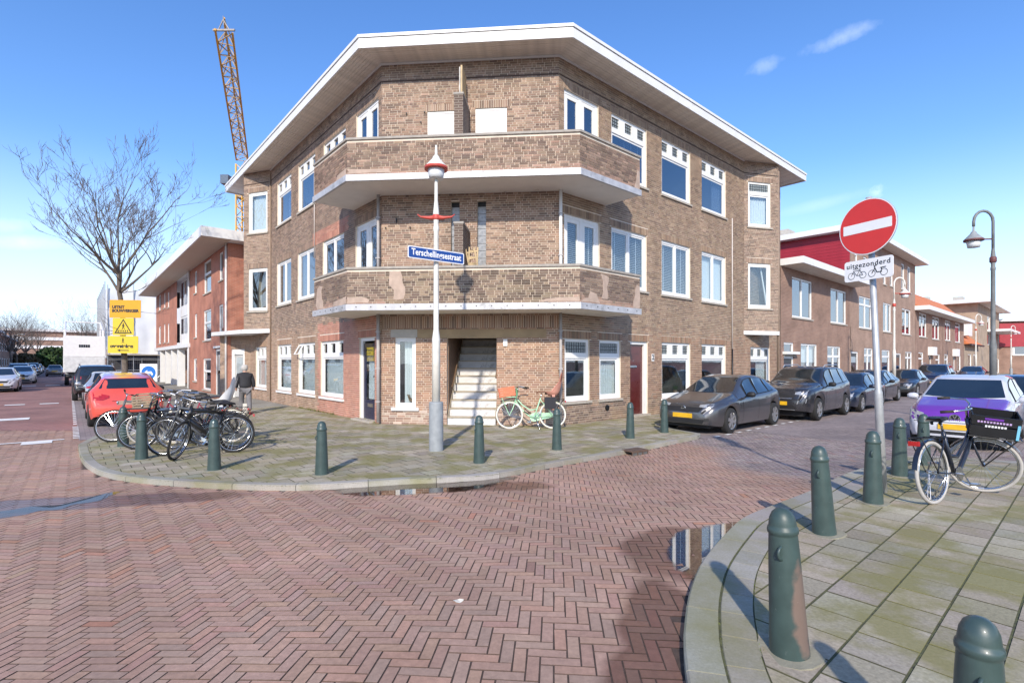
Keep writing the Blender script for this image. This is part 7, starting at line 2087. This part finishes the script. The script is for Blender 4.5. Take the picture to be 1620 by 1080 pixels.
bike(rear=(cx_, cy_), ang=27, label='black city bicycle with black plastic crate standing on the near right pavement', col=M_NAVYB, ty='pale', steer=-66, lean=-4, extras=[crate_extra], cguard=M_CHROME if False else None, thick=1.35, rack=True)
# the pile on the left pavement
def basket(f):
    def e(r, f): crate(f, (.56, 0, .80), .34, .40, .25, M_WICK, 5, .05, 'wicker_basket')
    return e
def wseat(r, f): child_seat(r, (-.42, 0, .84), mat('white_plastic', (.70, .69, .68), .5), .85)
def plain_rack(r, f):
    q = MB(); q.box(.38, .76, -.16, .16, .78, .795)
    for y in (-.14, .14): q.tube([(.74, y, .79), (.55, y * .35, WR)], .007, 5)
    q.build('front_rack', M_BLACK, f, local=True)
def fr_(u, v): return gp(u, v)
M_GREYF = mat('graphite_frame', (.09, .095, .10), .4, coat=.4); M_SILV = mat('silver_frame', (.45, .45, .46), .3, metal=.7); M_PINKF = mat('maroon_frame', (.28, .04, .06), .4, coat=.4)
bike(front=fr_(179, 699), ang=214, label='graphite bicycle leaning at the left end of the pile behind the first bollard', col=M_GREYF, step=False, bars='flat', lean=11, guards=False, rack=False, steer=-14)
bike(front=fr_(233, 704), ang=196, label='bicycle with wicker basket and pale tyres in the pile', col=M_BLACK, ty='pale', extras=[basket(None)], lean=-4, cguard=M_BLACK, steer=8)
bike(front=fr_(262, 721), ang=199, label='dark bicycle with bare handlebar second from the front of the pile', col=M_GREYF, lean=5, step=False, steer=-6)
bike(front=fr_(279, 727), ang=244, label='black sporty bicycle with thick frame at the front of the pile', col=M_BLACK, step=False, bars='flat', steer=34, lean=-7, thick=1.7, guards=False, rack=False)
bike(rear=fr_(371, 708), ang=188, label='black city bicycle with rear wheel behind the third bollard', col=M_BLACK, lean=-5, cguard=M_BLACK, extras=[plain_rack])
bike(rear=fr_(366, 699), ang=190, label='bicycle with white child seat and cream rear tyre at the right end of the pile', col=M_BLACK, ty='cream', lean=4, extras=[wseat], saddle=M_SADT)
bike(rear=fr_(352, 697), ang=184, label='silver bicycle in the middle of the pile with tall white handlebar', col=M_SILV, lean=-6, barmt=M_SWHITE, cguard=M_CHROME)
bike(rear=fr_(338, 690), ang=193, label='maroon bicycle at the back of the pile', col=M_PINKF, lean=4, cguard=M_PINKF)
bike(rear=fr_(322, 704), ang=206, label='black bicycle with chrome fittings squeezed between the middle bicycles', col=M_BLACK, lean=7, ty='black', extras=[plain_rack])

# ================================================================== person
def skin(name, verts, edges, rad, mt, parent, sub=2, root=0):
    me = bpy.data.meshes.new(name); me.from_pydata(verts, edges, [])
    ob = bpy.data.objects.new(name, me); COL.objects.link(ob)
    md = ob.modifiers.new('skin', 'SKIN'); md.use_smooth_shade = True
    for i, r in enumerate(rad):
        sv = me.skin_vertices[0].data[i]; sv.radius = r if isinstance(r, tuple) else (r, r); sv.use_root = (i == root)
    ob.modifiers.new('sub', 'SUBSURF').levels = sub
    bpy.context.view_layer.update(); dg = bpy.context.evaluated_depsgraph_get()
    out_ = bpy.data.meshes.new_from_object(ob.evaluated_get(dg)); out_.name = name
    bpy.data.objects.remove(ob); out_.materials.clear(); out_.materials.append(mt)
    return link(name, out_, parent)
px_, py_ = (388 - 810) / 806.0 * 16.8, 16.8
PE = empty('person', (px_, py_, 0), math.atan2(DL[1], DL[0]) - math.pi / 2 - .1, 'white haired person in dark jacket and grey trousers walking away along the left facade', 'person')
M_SKIN = mat('skin', (.50, .30, .22), .6); M_HAIR = mat('white_hair', (.46, .44, .41), .8, bump=.4, bscale=60); M_JACK = mat('dark_jacket', (.022, .022, .026), .8, bump=.3, bscale=25); M_TROU = mat('grey_trousers', (.17, .165, .17), .9, bump=.2, bscale=40)
# local: y forward (away from the camera), x right
V = [(0, 0, .84), (0, .03, 1.02), (0, .07, 1.20), (0, .11, 1.30), (0, .15, 1.37), (0, .17, 1.45), (0, .17, 1.54),
     (.09, .0, .80), (.10, -.09, .43), (.10, -.26, .10), (.10, -.17, .04), (-.09, 0, .80), (-.09, .16, .45), (-.09, .20, .08), (-.09, .30, .04),
     (.17, .09, 1.26), (.23, .04, 1.03), (.25, .06, .82), (.25, .09, .74), (-.17, .09, 1.26), (-.23, .02, 1.03), (-.25, .10, .82), (-.25, .13, .74)]
E = [(0, 1), (1, 2), (2, 3), (3, 4), (4, 5), (5, 6), (0, 7), (7, 8), (8, 9), (9, 10), (0, 11), (11, 12), (12, 13), (13, 14), (2, 15), (15, 16), (16, 17), (17, 18), (2, 19), (19, 20), (20, 21), (21, 22)]
R_ = [.13, .13, .14, .08, .055, .085, .07, .085, .06, .045, .04, .085, .06, .045, .04, .055, .045, .035, .03, .055, .045, .035, .03]
skin('body', V, E, R_, M_SKIN, PE)
skin('jacket', [(0, -.01, .80), (0, .01, .95), (0, .05, 1.12), (0, .08, 1.26), (0, .12, 1.34), (.18, .08, 1.25), (.245, .03, 1.02), (.255, .06, .84), (-.18, .08, 1.25), (-.245, .01, 1.02), (-.255, .09, .84)],
     [(0, 1), (1, 2), (2, 3), (3, 4), (3, 5), (5, 6), (6, 7), (3, 8), (8, 9), (9, 10)], [(.20, .15), (.20, .155), (.20, .16), (.16, .13), .085, .085, .07, .06, .085, .07, .06], M_JACK, PE)
skin('trousers', [(0, 0, .84), (.095, 0, .76), (.10, -.09, .43), (.10, -.25, .11), (-.095, 0, .76), (-.09, .16, .45), (-.09, .20, .11)], [(0, 1), (1, 2), (2, 3), (0, 4), (4, 5), (5, 6)], [.15, .105, .085, .07, .105, .085, .07], M_TROU, PE)
m = MB(); m.lathe([(0, -.115), (.06, -.10), (.10, -.04), (.108, .02), (.09, .08), (.05, .11), (0, .12)], 16, (0, .155, 1.49)); m.build('hair', M_HAIR, PE, smooth=True, local=True)
for sx, (fx, fy) in ((.10, (-.20, .05)), (-.09, (.30, .03))): MB().lathe([(0, 0), (.055, .0), (.06, .03), (.04, .08), (0, .09)], 10, (sx, fx, 0)).build('shoe', M_BLACK, PE, smooth=True, local=True)
bg_ = MB(); bg_.v = [(x * (1 if z > .4 else 1.25), y, z) for z in (.30, .42, .62) for x, y in ((-.35, .06), (-.13, .06), (-.13, .22), (-.35, .22))]; bg_.f = [(3, 2, 1, 0)] + [(4 * j + k, 4 * j + (k + 1) % 4, 4 * j + 4 + (k + 1) % 4, 4 * j + 4 + k) for j in range(2) for k in range(4)]
BG = bg_.build('shopping_bag', mat('white_bag', (.74, .71, .64), .7)); BG.location = PE.location; BG.rotation_euler = PE.rotation_euler; tag(BG, 'white shopping bag in the walking person\'s left hand', 'bag')
MB().tube([(-.30, .14, .62), (-.26, .135, .75), (-.20, .14, .62)], .008, 5).build('handles', mat('white_bag', (.74, .71, .64)), BG, local=True)

# ================================================================== trees
M_BARK = mat('bark', (.13, .105, .085), .95, var=.3, scale=12, bump=.6, bscale=30, dirt=((.20, .20, .14), 5.0, .6)); M_TWIG = mat('twig', (.11, .085, .075), .9, var=.2)
def bare_tree(loc, H, spread, seed, label, trunk_r=.16, fork=.45, limbs=8, depth=5, group='bare street trees', build=True, low=True, lf=1.0):
    rnd = random.Random(seed); trunk, big, tw = MB(), MB(), MB(); nt = [0]
    def grow(p, d, L, r, lev):
        pts = [p]; rs = [r]; n = 4 if lev < 2 else 3
        q = p.copy(); dd = d.copy()
        for k in range(n):
            dd = (dd + Vector((rnd.uniform(-1, 1), rnd.uniform(-1, 1), rnd.uniform(-.5, 1.0))) * (.13 + .03 * lev)).normalized()
            q = q + dd * L / n; pts.append(q.copy()); rs.append(r * (1 - .55 * (k + 1) / n))
        (big if lev < 2 else tw).tube(pts, rs, 6 if lev < 2 else 3, cap=False)
        if lev >= depth: nt[0] += 1; return
        kids = (3 if lev == 0 else rnd.choice((2, 2, 3)))
        for c in range(kids + (1 if lev == 0 else 0)):
            t = rnd.uniform(.35, 1.0) if c else 1.0
            i = min(n - 1, int(t * n)); base = pts[i].lerp(pts[i + 1], t * n - i) if i < n else pts[-1]
            pr = Vector((rnd.uniform(-1, 1), rnd.uniform(-1, 1), rnd.uniform(-.35, .7)))
            nd = (dd * 1.0 + pr * (.75 if c else .35)).normalized()
            grow(base, nd, L * rnd.uniform(.52, .78), max(.006, r * rnd.uniform(.36, .55)), lev + 1)
    hf = H * fork; p = Vector((0, 0, -.1)); pts = [p]; rs = [trunk_r * 1.25]
    for k in range(1, 9): pts.append(Vector((rnd.uniform(-.03, .03) * k * .4 - .004 * k * k, rnd.uniform(-.02, .02), hf * 1.15 * k / 8))); rs.append(trunk_r * (1 - .05 * k) if k < 7 else trunk_r * (.5 if k == 7 else .3))
    trunk.tube(pts, rs, 12)
    for k in range(limbs):
        a = 2 * math.pi * (k + rnd.uniform(-.25, .25)) / limbs; t = rnd.uniform(.78, 1.0)
        base = pts[min(8, int(t * 8))]; el = rnd.uniform(.62, 1.2)
        d = Vector((math.cos(a) * math.cos(el) * spread, math.sin(a) * math.cos(el) * spread, math.sin(el))).normalized()
        grow(base, d, (H - hf) * rnd.uniform(.36, .48) * lf, trunk_r * rnd.uniform(.38, .52), 0)
    grow(pts[-1], Vector((.05, 0, 1)), (H - hf) * .4, trunk_r * .3, 0)
    if low:
        for k in range(7):
            a = rnd.uniform(0, 6.28); grow(pts[4 + k % 3], Vector((math.cos(a), math.sin(a), rnd.uniform(-.1, .3))).normalized(), .9, .014, depth - 2)
    r = empty('bare_tree', loc, 0, label, 'tree', group)
    trunk.build('trunk', M_BARK, r, smooth=True, local=True); big.build('limbs', M_BARK, r, smooth=True, local=True); tw.build('crown', M_TWIG, r, local=True)
    return r
T1 = bare_tree((TX, TY, 0), 9.8, 1.3, 11, 'bare street tree behind the yellow works signs', .115, .52, 9, 6)
T2 = bare_tree((*fpt(FL, 118, 14.5), 0), 11.5, 1.0, 4, 'bare tree at the left picture edge before the terraced houses', .2, .30, 10, 5)
def tree_copy(src, loc, sc, rz, label):
    c = copy_tree(src); c.location = loc; c.scale = (sc, sc, sc); c.rotation_euler = (0, 0, rz); c['label'] = label; return c
tree_copy(T2, (*fpt(FL, 150, 15.5), 0), 1.15, 1.0, 'bare tree second from the left picture edge in the far row')
tree_copy(T2, (*fpt(FL, 172, 15.0), 0), 1.2, 2.2, 'bare tree third in the far left row')
tree_copy(T2, (*fpt(FL, 196, 14.0), 0), 1.25, 3.5, 'bare tree at the far end of the left row beside the evergreen')
tree_copy(T2, (*fpt(FL, 150, 3.5), 0), 1.35, 4.4, 'bare tree standing above the white lorry')
tree_copy(T2, (*fpt(FL, 175, 1.5), 0), 1.3, 5.4, 'bare tree behind the lorry, partly hidden by the scaffold')
# leaf-tuft shrubs and the evergreen at the end of the street
def leafy(name, loc, rx, rz_, n, label, col, cat, seed, cone=False, stem=True, group=None):
    rn = np.random.default_rng(seed); r = empty(name, loc, 0, label, cat, group)
    u = rn.normal(0, 1, (n, 3)); u /= np.linalg.norm(u, axis=1)[:, None]; rad = rn.random(n) ** .45
    P = u * rad[:, None]
    if cone:
        h = rn.random(n); a = rn.random(n) * 6.283; rr = (1 - h) * (.55 + .45 * np.abs(np.sin(h * 26))) * rn.random(n) ** .5
        P = np.stack([np.cos(a) * rr, np.sin(a) * rr, h * 2 - 1], 1)
    lump = 1 + .22 * np.sin(P[:, 0] * 7 + seed) * np.sin(P[:, 1] * 6) * np.cos(P[:, 2] * 5)
    C_ = P * lump[:, None] * np.array([rx, rx, rz_]) + np.array([0, 0, rz_ * 1.05])
    s = rx * .10 * (1 + rn.random(n))[:, None]
    a = rn.normal(0, 1, (n, 3)); a /= np.linalg.norm(a, axis=1)[:, None]; b = np.cross(a, rn.normal(0, 1, (n, 3))); b /= np.linalg.norm(b, axis=1)[:, None]
    Vv = np.stack([C_ - a * s, C_ + b * s * .5, C_ + a * s, C_ - b * s * .5], 1).reshape(-1, 3)
    cols = np.array(col)[None] * (.6 + .8 * rn.random((n, 1))) * (1 + .1 * rn.normal(0, 1, (n, 3)))
    o = link('crown', quads_mesh('crown', Vv, np.arange(n * 4).reshape(-1, 4), cols, [M_LEAF]), r)
    if stem: MB().tube([(0, 0, -.1), (0, 0, rz_ * .9)], [rx * .08, rx * .04], 6).build('trunk', M_BARK, r, local=True)
    return r
M_LEAF = attr_mat('foliage', .7, 20, .1, .2)
leafy('evergreen_tree', (*fpt(FL, 175, 9.5), 0), 4.0, 2.7, 5200, 'broad dark green evergreen at the end of the left street', (.045, .085, .028), 'tree', 3)
leafy('evergreen_tree', (*fpt(FL, 180, 4.5), 0), 2.6, 2.0, 3000, 'smaller evergreen right of the broad one at the street end', (.05, .08, .03), 'tree', 5)
leafy('hedge_shrub', (*fpt(FL, 165, 15), 0), 2.6, 1.9, 2400, 'brownish shrub between the evergreen and the terraced houses', (.12, .09, .045), 'shrub', 7)
# pot plants on the ground floor window ledges and weeds at the foot of the wall
def potted(fr, s, o, z, label, seed):
    p = fr.p(s, o, z); r = leafy('potted_plant', p, .11, .10, 90, label, (.06, .12, .04), 'plant', seed, stem=False)
    MB().lathe([(.05, 0), (.07, .10), (.075, .11), (.06, .11)], 12).build('pot', mat('terracotta', (.42, .26, .16), .8), r, local=True); r.children[0].location = (0, 0, .08); return r
potted(FR, 5.15, -.22, .60, 'small potted plant on the left ledge of the window right of house number 2', 21)
potted(FR, 6.05, -.22, .60, 'small potted plant on the right ledge of the window right of house number 2', 22)
def weeds(fr, s0, s1, n, label, seed):
    rn = np.random.default_rng(seed); s = s0 + (s1 - s0) * rn.random(n); Vv = []
    for q in s:
        b = Vector(fr.p(q, .03 + abs(rn.normal(0, .04)), .0)); d = Vector((rn.normal(0, .5), rn.normal(0, .5), 1)).normalized() * rn.uniform(.03, .10); w = Vector((rn.normal(), rn.normal(), 0)).normalized() * .006
        Vv += [b - w, b + w, b + d + w * .3, b + d - w * .3]
    o = link('weeds', quads_mesh('weeds', np.array(Vv), np.arange(n * 4).reshape(-1, 4), np.array([(.12, .14, .03)]) * (.5 + rn.random((n, 1))), [M_LEAF])); tag(o, label, 'weeds', kind='stuff')
weeds(FL, 3.2, 6.5, 260, 'low weeds along the foot of the left facade', 31); weeds(FL, .3, 1.5, 90, 'tuft of weeds below the navy door', 32); weeds(FR, 9, 12, 60, 'sparse weeds along the right facade', 33)
# moss tufts and grass in the kerb joints
rn = np.random.default_rng(9); Vv = []
for path, n in ((offset_path(KR, .2), 500), (offset_path(KR, .398), 500), (KL[8:-8], 500)):
    for _ in range(n):
        i = int(rn.integers(0, len(path) - 1)); q = path[i].lerp(path[i + 1], rn.random())
        if not (q.y > 2 and abs(q.x) < q.y * 1.05) or math.sin(q.x * 5 + q.y * 7) < -.1: continue
        b = Vector((q.x + rn.normal(0, .006), q.y + rn.normal(0, .006), G(q.x, q.y) - .012)); d = Vector((rn.normal(0, .6), rn.normal(0, .6), 1)).normalized() * rn.uniform(.008, .026); w = Vector((rn.normal(), rn.normal(), 0)).normalized() * .003
        Vv += [b - w, b + w, b + d + w * .3, b + d - w * .3]
n = len(Vv) // 4; o = link('joint_moss', quads_mesh('joint_moss', np.array(Vv), np.arange(n * 4).reshape(-1, 4), np.array([(.13, .15, .035)]) * (.5 + rn.random((n, 1))), [M_LEAF])); tag(o, 'moss and grass growing in the joints of the kerbs', 'moss', kind='stuff')

# ---- wooden duck on the sill of the narrow front window
DK = empty('duck_figurine', FF.p(.74, -.17, .56), math.atan2(DF[1], DF[0]), 'brown duck figurine in the narrow front window', 'figurine')
M_DUCK = mat('duck_brown', (.20, .12, .04), .5, var=.25, scale=20)
m = MB(); m.tube([(-.02, 0, .10), (.05, 0, .075), (.14, 0, .08), (.20, 0, .11), (.235, 0, .13)], [.03, .062, .062, .035, .008], 10); m.build('body', M_DUCK, DK, smooth=True, local=True)
m = MB(); m.tube([(0, 0, .11), (-.035, 0, .17), (-.035, 0, .225)], [.04, .025, .034], 10).tube([(-.05, 0, .23), (-.105, 0, .215)], [.014, .004], 6); m.build('head', M_DUCK, DK, smooth=True, local=True)

# ================================================================== tower crane
CRN = empty('tower_crane', (-34.6, 66.0, 0), 0, 'yellow tower crane with lattice jib reaching towards the camera', 'crane')
M_CRY = mat('crane_yellow', (.70, .36, .03), .5, var=.15, scale=.6, dirt=((.42, .40, .38), .4, .56)); M_CRL = mat('crane_lacing', (.42, .30, .18), .6, var=.25, scale=.5); M_CRG = mat('crane_grey', (.30, .27, .25), .6, var=.2)
def lattice(a, b, w0, w1, n, up, tri, r=.06, parent=CRN, name='jib'):
    a, b = Vector(a), Vector(b); d = (b - a).normalized(); sx = d.cross(Vector(up)).normalized(); uz = sx.cross(d)
    def ring(t):
        w = w0 + (w1 - w0) * t; p = a.lerp(b, t)
        return [p - sx * w / 2, p + sx * w / 2, p + uz * w * .9] if tri else [p - sx * w / 2 - uz * w / 2, p + sx * w / 2 - uz * w / 2, p + sx * w / 2 + uz * w / 2, p - sx * w / 2 + uz * w / 2]
    R0 = [ring(k / n) for k in range(n + 1)]; k_ = len(R0[0]); ch, la = MB(), MB()
    for q in range(k_): ch.bar(R0[0][q] - CRN.location, R0[-1][q] - CRN.location, r * 2.2)
    for i in range(n):
        for q in range(k_):
            la.bar(R0[i][q] - CRN.location, R0[i][(q + 1) % k_] - CRN.location, r); p, s = (q, (q + 1) % k_) if i % 2 else ((q + 1) % k_, q); la.bar(R0[i][p] - CRN.location, R0[i + 1][s] - CRN.location, r)
    ch.build(name + '_chords', M_CRY, parent, local=True); la.build(name + '_lacing', M_CRL if tri else M_CRY, parent, local=True)
jb, jt = (-34.4, 65.0, 27.3), (-23.75, 42.0, 28.9)
lattice(jb, jt, 1.35, 1.25, 15, (0, 0, 1), True, .07, name='jib')
lattice((-34.6, 66.0, 0), (-34.6, 66.0, 27.0), 1.5, 1.5, 20, (0, 1, 0), False, .07, name='mast')
lattice((-34.8, 67.0, 27.3), (-39.5, 77, 27.3), 1.3, 1.3, 6, (0, 0, 1), True, .07, name='counter_jib')
o = CRN.location
m = MB(); m.obox(Vector((-38.5, 74.5, 26.5)) - o, (1.0, 0, 0), (0, 1.6, 0), (0, 0, 1.3)); m.build('counterweight', mat('crane_ballast', (.30, .30, .30), .9), CRN, local=True)
m = MB(); m.obox(Vector((-36.4, 65.0, 24.8)) - o, (.5, 0, 0), (0, .6, 0), (0, 0, .55)); m.build('operator_cab', mat('crane_cab', (.10, .13, .17), .3), CRN, local=True)
m = MB(); T_ = Vector(jt) - o; J = (Vector(jt) - Vector(jb)).normalized()
m.bar(T_ + Vector((-.9, 0, .1)), T_ + Vector((.9, 0, .1)), .14)
for s in (-.45, .45): m.bar(T_ + Vector((s, 0, .1)), T_ + Vector((0, -.1, .9)), .07)
m.bar(T_ + Vector((0, 0, .5)), T_ + Vector((0, -.1, 1.2)), .05); m.build('jib_head', M_CRG, CRN, local=True)
